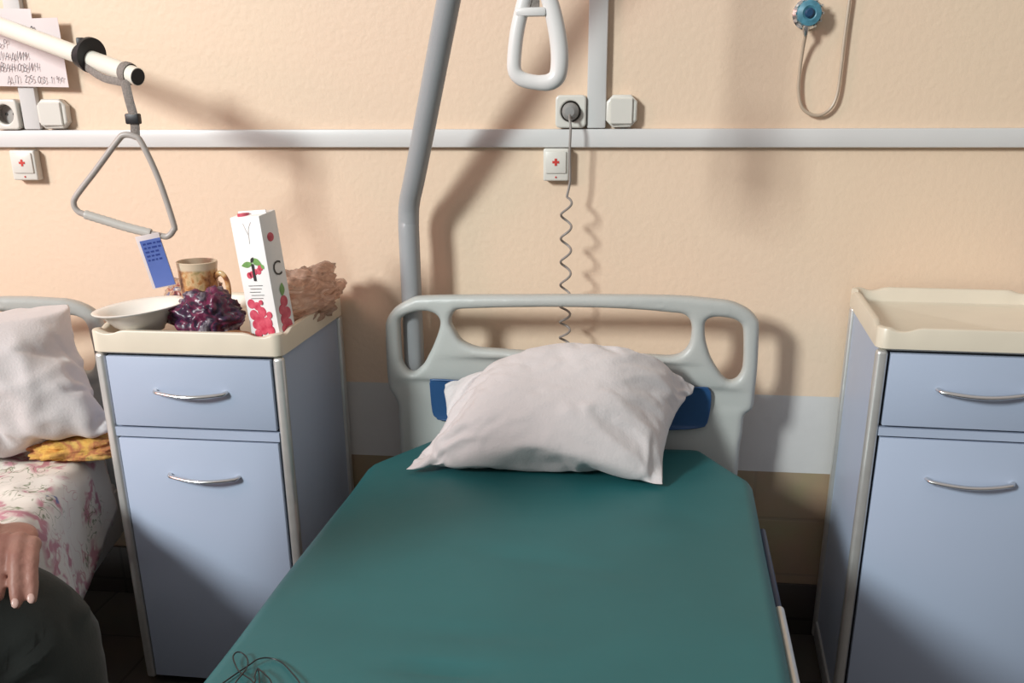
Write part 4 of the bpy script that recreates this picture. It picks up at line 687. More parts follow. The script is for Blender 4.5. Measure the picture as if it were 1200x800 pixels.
18,2,9,16,-9,-8,19,-5,-4,19,-5,-3,19,-5,-2,16,0,12,17,-3,10,19,-5,5,18,-4,6,20,-5,-2,26,11,45,19,3,19,20,1,11,21,-4,6,18,4,12,18,4,7,20,2,5,20,-2,3,19,-4,-1,20,2,4,18,4,7,20,2,1,
20,-2,-1,19,-3,-1,20,-2,-3,14,-7,-14,19,-1,-5,20,-3,-5,19,3,6,20,5,0,20,-4,-5,17,11,4,20,6,-1,20,2,-6,21,0,-5,20,1,-3,19,-3,-12,21,8,-4,21,8,-2,20,3,-14,23,5,-17,18,4,-30,22,8,-23,
21,-3,-5,15,3,-16,15,5,-14,8,2,-21,21,1,-11,-957,-320,1250,18,0,11,19,-1,13,16,-5,14,22,-2,-3,12,3,17,16,-11,-2,18,-10,0,20,-7,0,20,-2,3,18,-3,11,22,-1,0,15,8,15,18,3,10,18,-9,2,
19,-6,-1,19,-6,-1,17,-1,-11,19,-4,5,16,-1,13,18,-4,5,18,-4,9,20,-5,-4,26,1,28,17,9,22,20,2,12,19,1,8,20,0,7,20,-3,4,16,9,9,20,1,4,20,-4,0,19,3,8,19,3,6,20,1,0,20,-1,-1,20,-1,1,20,
-2,-2,17,-5,-10,16,-6,-12,19,2,5,20,1,-2,20,-1,-5,20,-5,-6,18,9,2,17,11,3,20,2,-3,21,2,-2,20,-1,-7,19,-2,-12,19,10,0,21,6,-3,22,5,-9,22,4,-17,21,4,-27,24,3,-10,19,1,-10,14,3,-18,7,
4,-21,19,0,-9,19,0,-10,-961,-310,1255,19,-1,14,19,-1,12,20,-2,8,21,-1,-6,17,0,13,18,-11,-2,16,-12,-3,16,-3,14,21,-1,0,19,-3,8,20,-3,-6,18,5,12,19,2,10,17,-3,9,20,-6,3,19,-8,3,18,
-6,-4,18,5,-8,18,-4,9,14,-3,14,20,-4,0,20,-5,-1,23,-3,13,18,7,19,20,4,13,19,0,6,20,-2,4,20,0,5,15,11,8,19,5,5,20,2,3,20,0,6,20,0,6,20,-2,-2,19,-4,-2,20,4,4,20,1,0,20,-1,-4,19,-5,
-5,19,-5,-6,14,-10,-11,20,1,-5,20,4,-1,16,12,5,19,6,1,20,3,0,21,2,-3,17,-6,-12,20,8,-1,20,6,-1,21,6,-3,22,4,-9,22,5,-13,22,4,-22,21,1,-7,21,1,-6,5,2,-21,17,3,-13,19,1,-11,19,-1,
-10,-964,-300,1260,19,0,13,19,0,9,22,-2,2,22,0,2,21,-4,1,19,-10,2,8,-15,13,20,3,6,21,-2,2,21,-1,3,21,-4,-2,20,-4,-3,19,-2,8,16,5,12,19,-4,6,19,-4,5,16,-11,10,19,3,-5,22,2,-7,13,-2,
15,20,-5,2,19,-5,1,20,-5,-3,19,3,4,20,3,4,20,3,3,19,4,3,20,5,4,18,6,4,16,12,5,20,2,2,20,1,1,20,1,1,20,-1,-1,20,-1,0,19,-6,-3,20,0,-1,19,8,1,20,-1,-2,16,-10,-7,20,2,0,19,-3,-4,20,6,
3,20,3,0,17,-9,-6,20,3,-1,16,13,1,20,4,-1,20,3,-1,21,3,-1,21,0,-4,20,4,-1,21,3,-2,20,2,-4,20,1,-6,12,-10,-15,13,12,-11,21,1,-7,19,0,-8,19,0,-12,-1044,-780,1020,37,-1,0,38,6,6,29,
17,15,37,3,-6,37,7,12,21,-23,-7,38,-5,0,39,-4,2,38,-2,2,39,1,4,38,2,5,38,4,6,38,3,6,39,-1,2,37,7,8,39,2,5,38,-2,1,39,-4,0,36,-9,-7,37,-11,-9,36,7,12,37,-6,-9,37,-6,-9,37,-6,-10,37,
-5,-7,38,-5,-7,38,-3,-5,30,-4,-2,37,-5,-8,37,-1,0,-1030,-760,1026,36,-3,-2,31,14,5,36,9,1,28,9,20,28,-7,-26,38,-3,-5,38,-2,2,36,3,11,38,2,5,37,-3,-5,37,-1,-7,38,2,3,39,0,2,38,-2,0,
38,-1,6,37,4,6,39,-1,0,38,-5,1,38,3,4,35,-11,-9,33,9,18,37,-6,-8,35,-6,-10,37,-8,-9,37,-6,-7,38,-6,-5,36,-3,7,34,-13,-8,35,-7,5,34,-3,6,-1018,-744,1041,36,4,-2,27,15,-18,36,-2,3,
32,4,-8,33,3,6,32,7,-7,37,0,5,36,-3,-6,37,0,5,36,5,10,37,-1,-10,37,-2,-4,38,-3,-2,38,0,-2,37,-3,2,37,-3,2,38,-1,1,38,-2,3,37,2,8,37,-4,-7,33,8,17,36,2,9,36,-8,-12,35,-9,-6,35,-7,
-13,38,-6,-2,37,-5,0,33,-10,-2,35,-17,25,33,-8,10,-1008,-724,1050,38,6,-5,26,7,-9,34,1,3,36,12,-17,29,7,-5,36,3,7,33,1,-14,37,-2,2,36,-1,-1,37,1,1,35,5,8,36,-3,-9,37,-3,2,37,-1,-3,
38,-1,1,37,-2,3,37,-2,-4,37,-4,4,36,2,1,37,-2,1,36,-1,0,35,3,14,36,-1,3,34,-11,-10,36,-7,1,34,-1,-11,37,-7,0,33,-14,7,33,-11,11,33,-15,26,-996,-702,1059,34,0,1,34,5,-9,31,16,-41,
31,7,5,33,3,4,34,6,-8,35,-2,5,35,-1,3,35,3,-1,35,2,-4,37,-2,2,35,0,-4,35,2,-2,37,-4,3,37,0,0,37,-2,-3,37,-1,0,36,-3,0,37,-2,6,35,1,0,36,-2,-5,36,-2,5,35,-3,7,34,-8,-12,33,-4,7,34,
-9,12,35,-5,3,36,-9,-2,33,-5,-7,31,-20,45,-985,-684,1075,31,8,-15,29,14,-42,38,8,-1,34,3,7,31,-1,11,33,5,-10,32,2,-9,35,2,1,36,2,-5,34,1,-1,36,-1,1,36,0,0,36,0,3,35,-1,-6,36,-2,1,
37,-1,3,36,-3,-1,37,0,-2,36,-2,-1,36,-2,7,35,-3,2,36,-4,-8,32,0,4,36,-4,-1,34,-7,12,30,-10,15,36,-4,2,35,-7,-3,31,-6,-5,33,-21,47,-972,-663,1084,29,15,-30,39,11,-39,27,3,21,33,3,
-7,31,4,-2,34,4,6,33,1,-9,33,1,-14,34,2,6,35,1,-5,36,1,-1,35,-1,1,36,-2,4,35,1,1,36,-1,-6,35,0,0,37,-3,3,36,0,0,34,-6,7,35,0,-8,35,-4,5,36,-2,-8,35,0,5,34,-4,8,31,-10,14,34,-6,5,
33,-6,8,34,-5,-4,35,-5,-9,30,-24,57,-963,-642,1092,30,20,-44,38,7,-24,30,2,12,30,4,-4,34,1,2,30,5,-7,33,3,-3,33,0,-6,35,1,-7,33,4,5,35,1,-4,35,-1,2,36,-2,-1,36,-1,2,35,0,2,35,0,-6,
35,-2,1,36,-2,2,35,-5,10,35,-2,-6,34,-1,-8,34,-3,9,34,-2,2,31,-8,17,35,-3,-2,32,-8,13,33,-6,7,34,-7,-5,38,-7,3,28,-17,51,-956,-618,1107,38,11,-43,37,-8,-27,30,13,-12,27,11,13,31,4,
-4,33,0,-11,32,1,-3,32,2,6,32,6,-11,34,2,-2,35,1,2,35,0,2,35,-1,-7,35,0,1,35,-3,10,34,2,-2,35,-3,6,36,-3,-2,36,-3,5,34,0,-7,34,-1,-10,36,-6,5,26,-5,21,34,-3,0,33,-6,10,33,-6,12,35,
-7,-5,38,-3,-8,40,-6,14,22,-19,58,-944,-603,1119,47,0,-40,18,13,-37,31,6,-9,32,10,-6,31,7,6,31,-1,-15,33,-2,-5,31,6,7,34,3,2,31,6,-12,35,0,1,36,0,2,34,2,1,35,-1,2,34,-3,9,35,-2,5,
36,0,-5,34,-3,9,36,-1,-1,36,-1,-5,33,0,-12,35,-6,5,26,-6,14,33,-3,6,33,-5,13,34,-7,5,38,-4,-2,39,-3,-5,34,-8,22,24,-19,56,-934,-579,1122,42,-1,-40,27,9,-32,23,9,-27,33,6,9,29,3,
-17,34,-1,-2,32,5,4,30,7,3,33,3,10,32,5,-10,35,0,-6,35,-1,-3,34,3,9,33,-3,7,35,0,1,36,-2,6,35,0,-6,35,-3,9,36,-1,-2,36,-2,-7,35,-2,-4,28,-3,6,31,-5,7,34,-6,8,36,-3,0,35,-4,4,37,-2,
8,40,-5,2,29,-9,24,23,-20,59,-930,-556,1127,49,-7,-30,23,10,-36,20,15,-27,32,3,-13,33,-3,10,33,4,-6,31,6,-14,34,2,0,31,4,12,31,6,8,35,1,-4,35,2,-6,31,1,1,35,-1,7,34,1,2,36,-2,2,36,
0,-1,35,-2,6,36,-1,-6,36,-2,-3,34,-1,-9,34,-4,9,28,-6,20,35,-5,6,35,-2,-5,35,-3,4,36,-4,-1,37,-6,17,25,-9,25,28,-20,60,-922,-537,1139,37,-1,-24,28,9,-45,28,10,-21,30,0,-9,30,7,-9,
29,1,-13,33,4,-7,34,5,4,35,2,-3,30,9,15,34,2,1,36,1,0,33,0,-11,33,2,15,35,0,-4,35,0,2,36,-1,5,36,-1,1,36,-1,-2,36,-2,-5,35,-1,-4,35,-5,9,31,-7,16,32,-5,13,34,-2,-9,35,-4,3,37,-5,7,
37,-6,16,25,-10,28,24,-19,59,-916,-517,1150,31,0,-4,36,-1,-45,24,15,-27,33,-4,-10,30,7,-18,29,9,-10,26,13,-17,34,3,-6,35,6,2,34,2,0,33,6,12,35,0,-4,35,1,-2,34,3,8,35,1,3,37,-1,-2,
35,-4,-2,36,1,9,36,-2,-5,36,-2,-5,35,-2,8,32,-9,16,33,-5,12,36,-4,6,34,-1,-10,36,-5,6,36,-5,10,34,-7,18,23,-12,30,23,-17,57,-909,-495,1156,28,-7,11,23,12,-14,29,6,-59,31,8,-19,35,
4,-11,33,3,-10,31,9,-15,26,15,-17,35,4,-4,36,3,-3,35,4,2,34,3,2,36,0,4,36,3,1,35,-2,1,36,1,1,36,-1,3,36,0,8,36,-3,-5,35,-5,5,35,-4,11,33,-7,14,36,-3,8,36,-4,-1,36,-3,-3,34,-6,10,
35,-6,11,33,-9,21,28,-11,27,16,-16,58,-916,-491,1179,26,13,-15,30,12,-7,30,8,6,28,8,-61,33,4,-22,33,6,-17,32,8,-14,34,7,-8,33,9,-9,35,7,-4,36,3,-5,36,3,1,36,1,-1,36,1,7,36,0,-4,37,
-1,2,37,0,6,36,0,2,37,-3,4,35,-6,7,35,-5,11,35,-5,10,37,-4,2,36,-4,3,35,-6,6,34,-6,10,34,-7,14,32,-10,21,30,-11,28,16,-15,53,-919,-469,1181,29,6,1,29,13,-6,29,15,-10,32,9,9,30,5,
-55,33,7,-28,34,6,-18,34,7,-10,34,7,-11,35,7,-6,36,4,-4,36,4,-3,37,5,1,37,-1,-3,37,0,1,37,0,3,37,1,4,37,-2,5,36,-3,5,37,-5,3,36,-4,6,36,-6,5,37,-5,6,35,-5,7,35,-7,11,33,-10,16,35,
-7,14,35,-7,16,19,-14,40,27,-12,36,-923,-448,1192,29,6,1,31,11,-7,33,11,0,27,21,-13,32,7,12,31,7,-43,35,2,-31,35,6,-20,35,7,-15,36,5,-8,37,3,-3,36,3,-1,38,5,1,37,1,-1,37,-1,0,38,1,
0,37,1,3,38,1,3,37,-2,2,38,-5,2,37,-4,6,37,-6,5,36,-7,6,36,-6,8,36,-7,14,32,-10,17,34,-10,17,38,-6,17,12,-16,57,34,-8,7,-929,-427,1202,30,6,3,31,14,-11,33,11,-4,35,11,4,28,20,-13,
34,9,8,24,9,-28,42,-3,-36,36,5,-19,38,2,-9,37,3,-8,38,2,-1,37,2,3,38,2,0,38,-1,0,37,0,1,38,1,3,38,1,2,38,-2,2,38,-4,1,38,-4,4,37,-5,4,37,-5,6,37,-7,8,36,-7,11,36,-8,11,35,-9,17,36,
-10,30,12,-12,44,35,-9,4,-935,-406,1213,29,6,3,34,14,-9,31,14,-11,35,13,-3,33,4,9,32,14,1,36,5,2,30,-14,-16,38,23,-38,39,3,-11,39,-1,-12,38,2,-4,38,0,-3,38,1,-1,38,3,2,38,0,-1,38,
-1,3,39,1,0,38,-1,2,39,0,-1,37,-4,4,38,-5,5,38,-6,6,37,-8,7,35,-9,13,37,-5,10,34,-13,22,38,-9,35,16,-1,16,37,-13,6,-943,-384,1223,31,6,4,30,12,-19,35,17,-1,36,12,-2,34,-9,13,36,-7,
8,38,-2,0,32,-11,4,37,2,4,35,35,-45,41,9,-21,39,2,-9,38,7,-3,38,3,-3,39,0,2,38,1,-1,39,2,1,39,1,-1,39,0,0,38,-2,2,39,0,0,39,-3,2,39,-5,5,37,-7,10,37,-10,9,33,-14,21,34,-13,20,36,
-16,40,18,4,6,34,0,-12,-951,-363,1234,34,9,1,33,11,-15,40,1,9,33,12,2,38,4,1,33,-17,14,37,-11,9,37,-11,5,30,11,2,38,-3,-9,41,36,-37,40,9,-14,38,6,-3,39,4,-4,39,3,-1,39,-3,-1,38,6,
-3,40,-1,2,39,2,0,39,2,2,39,1,1,40,-1,-2,39,-3,4,39,-6,7,36,-11,11,37,-12,12,38,-12,18,20,-11,23,35,0,-4,37,-23,2,-958,-341,1241,44,1,11,30,17,-14,36,-11,15,37,12,3,39,3,2,40,-4,7,
32,-19,9,39,-7,8,33,-17,6,32,3,3,41,21,-20,40,18,-23,40,6,-4,37,14,0,39,2,1,40,0,-5,38,8,-4,40,4,3,39,1,-1,40,-7,-1,39,-2,1,39,9,1,40,2,-1,40,-2,6,39,-7,6,38,-13,8,31,-22,23,27,6,
2,38,-11,3,36,-8,-20,-957,-320,1250,35,2,13,40,11,-4,34,-20,11,35,12,11,40,-3,7,41,-5,8,40,-8,4,30,-21,14,35,-18,5,36,16,1,39,-10,1,41,21,-22,36,20,-3,39,11,-1,39,6,-3,40,-4,1,39,
11,-2,39,-6,1,38,8,0,40,-1,1,40,-5,-1,40,6,-3,37,-14,-3,39,7,2,40,6,2,39,-2,6,34,-18,19,28,11,-12,37,-12,-12,38,-3,-12,-964,-300,1260,38,0,22,44,-2,4,40,-14,3,28,-12,19,42,-3,5,41,
-8,-5,35,3,20,38,-8,11,35,-8,5,35,0,8,39,-10,3,39,-2,1,40,6,7,39,9,7,34,18,9,40,3,3,40,0,0,39,-7,-3,39,8,0,36,-11,-9,39,-1,-4,40,9,3,37,-6,-7,36,17,0,41,6,-2,41,4,-5,41,5,-6,32,-9,
-21,34,13,-18,38,0,-20,])
PILLOW_B = (52, 42, [
-3560,-1280,1060,23,11,1,15,-25,2,24,18,2,20,17,-1,20,18,-2,21,19,-2,18,20,-5,14,16,18,20,2,-19,22,16,4,17,21,8,27,8,-2,25,10,-1,25,12,0,24,12,2,25,13,3,24,13,4,24,14,5,23,13,5,23,
14,6,21,16,9,25,11,2,23,15,7,21,15,10,19,17,11,26,8,-2,24,12,5,20,2,-18,26,8,-7,25,9,-5,26,10,-3,25,11,-2,26,10,-1,25,12,2,24,13,2,21,15,8,21,16,9,13,15,19,24,2,-11,25,2,-12,27,4,
-7,26,5,-6,27,6,-4,27,5,-3,26,7,-3,27,6,-3,27,7,-3,26,5,-2,26,7,10,23,8,11,1,28,-2,23,11,1,-3565,-1270,1076,23,6,5,12,-25,6,21,20,0,20,18,0,20,19,0,15,22,-3,22,-15,-7,26,3,3,23,15,
5,21,17,5,18,19,7,24,14,1,26,9,-1,17,21,4,27,4,1,21,15,6,27,5,1,26,8,3,25,10,3,25,12,2,25,13,4,23,14,5,20,16,9,25,12,4,18,17,11,27,8,-2,25,9,1,24,3,-14,25,10,-1,24,13,1,22,15,2,23,
17,2,20,18,2,15,23,1,26,-8,-5,18,20,8,26,-4,-9,26,9,4,25,10,7,23,1,-15,27,7,-6,26,8,-2,26,10,-1,26,11,0,26,5,-5,27,8,-3,26,10,-3,26,11,-2,8,27,2,27,-1,10,12,27,-2,22,17,-4,-3565,
-1291,1075,22,7,15,20,8,15,-1,23,-14,19,19,-3,19,14,11,25,-9,-1,26,-7,2,25,9,4,24,11,5,24,13,4,22,15,3,23,15,4,19,19,3,17,21,4,27,-1,-1,22,15,6,27,4,1,25,9,3,26,9,3,22,17,4,26,6,1,
27,8,1,24,12,4,24,13,6,20,15,10,25,6,-7,26,7,-1,24,13,1,22,16,3,21,18,2,16,22,2,23,14,2,23,15,2,16,23,1,22,-15,-8,23,15,5,25,-5,-11,28,4,-2,27,6,-3,26,7,-2,25,12,0,23,17,1,27,4,-4,
27,8,-3,26,8,-3,26,11,-3,26,11,-3,26,13,-2,8,28,0,15,24,-5,28,-6,7,26,18,-7,-3579,-1281,1088,21,-1,18,19,14,13,13,22,-7,13,22,-6,21,-15,4,26,-4,6,26,5,6,24,9,5,24,11,5,24,12,4,23,
13,4,23,15,4,18,20,3,20,18,4,27,-3,-2,22,14,5,27,5,2,25,9,3,25,10,3,22,16,4,25,9,3,28,2,-1,26,8,1,26,9,2,24,11,3,25,11,3,23,14,3,21,16,3,17,21,4,22,17,2,16,21,1,25,12,2,17,21,1,22,
17,2,19,-18,-11,27,4,-2,28,4,-3,23,14,0,28,3,-3,27,3,-4,26,11,-1,23,16,1,27,8,-3,27,6,-4,26,10,-3,25,12,-3,25,14,-3,25,15,-3,22,19,-4,-7,28,-7,27,14,0,29,16,-4,-3588,-1267,1100,16,
-9,21,17,19,6,11,23,-9,24,7,9,23,-13,5,26,-3,6,25,5,6,25,8,5,24,10,5,24,12,5,23,13,4,23,14,4,20,17,3,21,18,4,26,-6,-3,23,14,5,25,9,3,26,5,2,25,11,4,21,15,4,26,9,2,27,3,0,26,10,2,
25,10,2,24,11,3,25,11,3,22,14,3,22,16,3,20,18,3,15,23,1,22,16,2,23,15,2,16,22,1,25,12,1,19,-17,-10,27,2,-3,27,6,-2,25,13,-1,27,3,-4,27,4,-2,27,8,-3,24,14,0,27,8,-3,26,10,-3,25,13,
-3,25,14,-3,24,15,-3,24,16,-4,23,18,-3,1,29,-8,9,26,-11,31,17,-7,-3598,-1253,1113,12,-15,23,12,23,-4,26,4,7,22,11,9,24,-10,5,25,-3,7,26,5,5,24,8,6,25,10,5,24,10,5,21,15,4,17,21,0,
22,14,6,27,-2,0,27,4,2,25,9,4,23,13,4,26,6,2,25,9,4,22,15,4,26,8,3,26,5,0,25,12,2,25,10,2,24,12,3,24,11,3,24,13,3,21,17,2,19,19,3,17,22,1,22,15,2,22,16,1,16,22,1,27,8,1,20,-16,-10,
27,1,-4,26,9,-1,25,12,-1,28,2,-4,27,6,-2,26,9,-2,26,8,-3,26,11,-2,25,13,-3,24,15,-3,25,14,-3,24,16,-3,23,16,-4,19,22,-5,17,23,-7,10,26,-12,9,32,-17,-3606,-1239,1127,6,-19,23,20,18,
2,25,-5,7,22,11,9,26,-3,7,25,-6,6,25,6,6,25,8,5,24,9,5,24,11,5,15,21,0,25,7,5,23,14,5,26,-1,1,27,5,2,25,10,4,24,11,4,26,6,2,25,8,4,22,14,4,26,6,2,26,8,2,24,12,2,25,12,2,23,13,2,24,
12,3,23,13,3,22,16,2,19,19,2,18,21,2,22,16,1,18,20,1,21,18,2,27,3,-1,21,-15,-10,27,3,-3,25,11,-1,26,9,-2,28,3,-4,26,7,-2,25,12,-2,27,8,-2,25,12,-2,25,13,-3,25,14,-3,24,15,-4,23,17,
-3,22,18,-4,17,23,-6,16,23,-8,11,26,-12,4,32,-21,-3614,-1225,1141,2,-22,22,26,-2,7,24,1,9,25,5,8,25,5,8,25,-5,7,24,9,5,24,10,5,25,5,6,22,14,4,17,20,1,27,1,5,23,10,5,27,0,1,25,9,3,
25,8,3,25,9,4,24,12,3,26,4,3,25,8,3,25,10,3,24,10,3,25,12,2,24,12,2,23,13,2,24,13,3,23,13,2,22,17,2,20,17,2,20,20,1,18,19,2,17,22,0,25,11,2,27,2,-2,22,-13,-9,27,3,-3,25,11,-1,27,5,
-3,27,7,-2,26,10,-2,25,10,-2,25,11,-3,25,13,-2,25,13,-3,25,15,-3,24,15,-4,22,17,-3,19,21,-5,17,23,-7,14,24,-8,12,26,-12,0,31,-26,-3621,-1210,1156,6,-22,22,22,-10,12,24,-3,9,25,1,8,
25,0,8,25,6,6,24,10,5,25,5,6,25,6,6,21,16,4,20,17,2,26,-3,4,26,4,3,24,9,4,26,8,3,25,8,3,24,11,4,24,8,3,26,5,3,25,9,4,25,9,2,24,11,3,25,11,2,24,12,3,23,12,2,24,13,2,23,15,2,21,17,2,
20,17,1,19,20,1,16,22,1,23,15,1,25,9,1,27,1,-2,23,-12,-8,27,6,-3,26,6,-2,26,9,-2,25,12,-2,26,7,-2,25,12,-2,25,12,-3,25,13,-2,25,14,-3,25,14,-4,24,15,-3,21,18,-4,17,22,-6,14,24,-8,
13,25,-9,13,26,-11,-4,30,-31,-3627,-1196,1171,12,-20,22,16,-16,14,24,-3,10,25,2,8,25,-4,9,25,4,7,24,7,6,25,6,5,25,6,6,18,20,1,25,5,5,25,6,4,26,0,4,25,9,3,25,8,4,25,7,3,24,11,4,25,
6,3,25,9,3,25,8,3,24,9,3,25,11,3,24,11,2,25,10,3,23,12,2,24,13,2,22,15,2,21,17,1,19,19,1,17,22,1,20,19,1,26,8,0,25,10,2,27,-1,-3,24,-9,-7,26,7,-2,26,8,-2,25,9,-2,26,10,-2,25,11,-2,
25,13,-3,25,12,-3,24,13,-3,24,15,-3,25,14,-3,24,14,-3,19,21,-5,12,24,-9,14,24,-8,12,25,-10,13,25,-12,-8,23,-36,-3631,-1181,1186,19,-19,20,8,-19,18,23,-6,11,24,-3,10,25,-2,9,25,4,6,
25,5,7,24,7,5,25,4,6,20,17,2,26,3,4,25,2,4,25,6,4,25,10,4,25,6,4,24,9,3,26,7,3,24,9,3,25,9,3,25,8,4,24,10,2,25,9,3,23,11,3,25,9,3,24,11,2,24,13,2,22,16,2,20,18,1,19,19,1,16,22,0,
23,14,1,26,9,1,26,7,0,26,-6,-5,26,-3,-4,25,11,-2,26,7,-2,25,10,-2,25,11,-2,25,11,-2,25,13,-3,24,14,-3,24,14,-3,24,14,-3,24,15,-4,24,15,-3,9,23,-13,10,24,-12,13,24,-10,16,25,-6,14,
26,-11,-10,10,-42,-3634,-1166,1201,10,-26,21,15,-14,18,22,-7,13,24,-6,10,24,-3,10,25,3,7,25,4,6,25,6,5,25,3,7,24,9,2,23,13,4,25,-1,5,25,9,3,25,5,4,25,7,4,24,8,3,25,8,4,24,10,2,25,
8,4,24,10,2,25,9,3,25,7,3,25,9,3,24,9,3,24,11,3,23,12,2,22,16,1,19,20,1,17,20,0,20,19,1,25,10,1,26,8,1,27,5,-1,26,-5,-6,26,1,-2,25,9,-2,25,10,-1,25,11,-2,25,12,-2,24,12,-3,24,14,
-3,24,14,-3,24,15,-3,24,15,-4,23,14,-3,21,18,-6,10,24,-12,16,21,-11,5,26,-13,9,25,-14,17,27,-8,-11,9,-42,-3631,-1151,1216,-1,-29,22,20,-11,17,22,-8,13,22,-8,12,23,-7,11,24,3,7,25,
3,7,25,3,6,24,11,2,25,1,7,25,6,4,25,5,5,24,11,2,25,4,5,25,6,4,25,8,4,25,8,3,24,9,3,25,9,2,23,10,3,26,7,3,24,8,3,25,8,3,25,9,3,24,9,3,23,13,2,21,16,2,16,22,-1,19,19,1,26,7,0,24,12,
2,25,10,0,27,1,-3,27,-1,-3,26,5,-2,25,11,-1,24,11,-2,24,11,-2,24,13,-2,24,13,-3,24,14,-3,24,15,-3,23,15,-4,23,15,-4,23,16,-4,20,19,-6,16,21,-11,16,21,-11,7,26,-13,7,26,-14,4,28,
-16,-10,11,-42,-3641,-1138,1230,4,-30,25,25,-5,11,21,-8,14,21,-9,13,18,-12,14,25,0,9,25,3,7,25,3,6,24,9,3,25,5,5,25,1,6,25,5,5,25,7,4,24,9,3,25,4,5,25,7,3,25,7,4,24,9,2,25,9,3,24,
10,2,25,7,3,24,10,3,25,8,3,25,6,3,24,8,4,24,11,2,20,17,1,14,23,0,26,8,-1,26,7,0,24,13,2,25,8,-1,26,8,0,27,-1,-3,25,9,-2,24,12,-2,24,11,-2,24,13,-2,24,13,-2,23,13,-3,24,15,-3,23,14,
-4,23,16,-4,22,16,-4,22,17,-5,17,21,-9,19,19,-9,15,22,-11,-1,22,-21,11,27,-9,2,26,-19,9,21,-38,-3646,-1124,1246,4,-30,24,20,-12,14,22,-9,14,22,-5,12,20,-10,14,24,0,9,25,0,7,25,6,5,
25,2,7,25,4,5,24,7,4,25,3,5,25,5,5,25,6,4,25,6,4,25,7,4,25,7,3,24,8,3,24,10,2,25,8,3,24,11,2,25,6,3,25,6,3,24,9,3,26,5,4,23,11,3,18,19,0,19,18,1,26,8,-1,27,2,-1,26,8,-1,25,8,0,26,
8,-1,26,9,0,23,13,-2,22,15,-2,25,10,-2,23,12,-2,24,14,-3,23,14,-3,23,14,-3,23,16,-4,22,15,-4,22,17,-5,20,19,-7,18,19,-8,18,21,-10,15,22,-11,-5,19,-23,7,26,-15,1,16,-29,16,34,-21,
-3643,-1108,1261,-3,-31,25,17,-15,15,21,-11,14,21,-7,13,23,-5,12,24,-1,8,25,1,8,24,1,8,25,4,5,25,4,5,25,5,5,25,4,5,25,6,4,25,6,4,25,4,5,24,6,4,25,7,3,25,7,4,25,8,2,24,10,2,24,8,3,
25,9,2,25,5,4,25,6,4,24,10,2,25,5,4,17,19,0,24,12,1,26,5,-1,26,6,-1,25,10,0,25,10,-1,25,11,0,25,10,-1,23,12,-2,23,13,-2,24,14,-2,23,12,-3,23,14,-3,23,14,-3,23,15,-4,22,16,-4,22,16,
-5,21,18,-6,19,18,-7,18,20,-8,18,21,-10,15,22,-12,-2,20,-22,-4,20,-24,15,22,-20,3,31,-29,-3655,-1095,1273,8,-28,27,13,-17,17,18,-13,14,22,-6,13,24,-3,10,24,-3,10,24,0,8,25,1,7,25,
3,7,25,4,5,25,4,5,25,5,5,24,5,4,25,5,4,25,4,5,25,6,4,25,6,4,24,6,4,25,8,3,25,8,2,24,10,2,25,6,3,25,6,3,24,8,3,24,10,2,25,0,6,24,11,0,24,10,0,25,10,0,24,11,0,24,12,-2,23,14,-2,25,9,
0,24,11,-1,24,12,-2,23,13,-2,24,13,-2,23,13,-3,23,14,-3,23,14,-3,22,15,-4,23,15,-4,21,17,-6,20,18,-6,19,20,-8,17,20,-9,17,20,-10,16,22,-12,-3,20,-22,3,22,-22,15,21,-20,0,30,-30,
-3661,-1081,1289,19,-24,23,6,-18,19,13,-16,16,23,-6,12,24,-3,10,24,-2,10,24,-1,8,25,0,8,25,2,6,24,3,6,25,4,5,25,4,5,25,5,5,25,5,4,24,5,5,25,5,4,25,5,4,25,6,4,24,7,3,25,7,3,25,8,2,
24,10,2,25,5,4,25,7,3,23,9,2,26,3,4,24,9,1,24,10,1,25,10,-1,24,11,0,24,12,-1,24,11,-1,24,12,-1,24,12,-2,23,12,-2,24,13,-2,23,12,-3,22,14,-3,24,13,-2,23,14,-4,23,14,-3,22,16,-5,20,
18,-6,20,18,-7,17,20,-8,18,20,-10,17,21,-10,16,21,-11,5,21,-21,1,22,-22,15,21,-19,-4,30,-32,-3667,-1066,1304,21,-23,22,10,-17,18,8,-18,18,22,-7,12,23,-3,10,24,-2,10,25,-2,8,24,0,8,
25,2,7,25,3,6,25,3,5,24,4,5,25,4,5,25,5,5,25,5,4,25,4,4,24,6,4,25,5,4,25,6,4,24,7,3,25,8,2,24,9,2,25,6,4,25,5,3,24,7,3,25,7,2,24,10,1,24,10,0,25,11,0,24,11,-1,24,11,-1,24,11,-1,24,
12,-1,23,12,-2,24,11,-2,23,13,-2,23,12,-2,23,13,-2,23,13,-4,24,13,-2,23,14,-4,22,17,-5,20,17,-6,17,20,-9,17,20,-9,17,20,-10,17,20,-10,17,21,-11,10,21,-18,3,22,-21,14,22,-20,-7,30,
-33,-3673,-1052,1319,15,-27,22,15,-13,18,9,-18,18,22,-6,12,23,-4,10,24,-2,10,25,-2,8,24,0,8,25,1,7,24,3,6,25,3,5,25,3,6,25,4,4,24,5,5,25,4,5,25,5,4,25,4,4,24,6,4,25,6,4,25,6,3,24,
8,3,25,7,2,24,7,3,25,6,3,24,7,3,25,9,1,24,9,0,24,10,0,24,11,0,24,11,-1,24,11,0,24,11,-1,24,11,-2,24,12,-1,23,11,-2,23,12,-2,24,12,-2,23,13,-2,23,13,-3,23,14,-3,24,12,-2,22,16,-5,
17,19,-9,17,20,-9,16,20,-10,17,20,-10,16,20,-11,17,21,-11,15,21,-15,13,20,-19,5,23,-21,-1,33,-34,-3677,-1036,1334,9,-31,22,13,-16,18,15,-12,17,23,-5,11,22,-6,12,24,-2,9,24,-1,9,25,
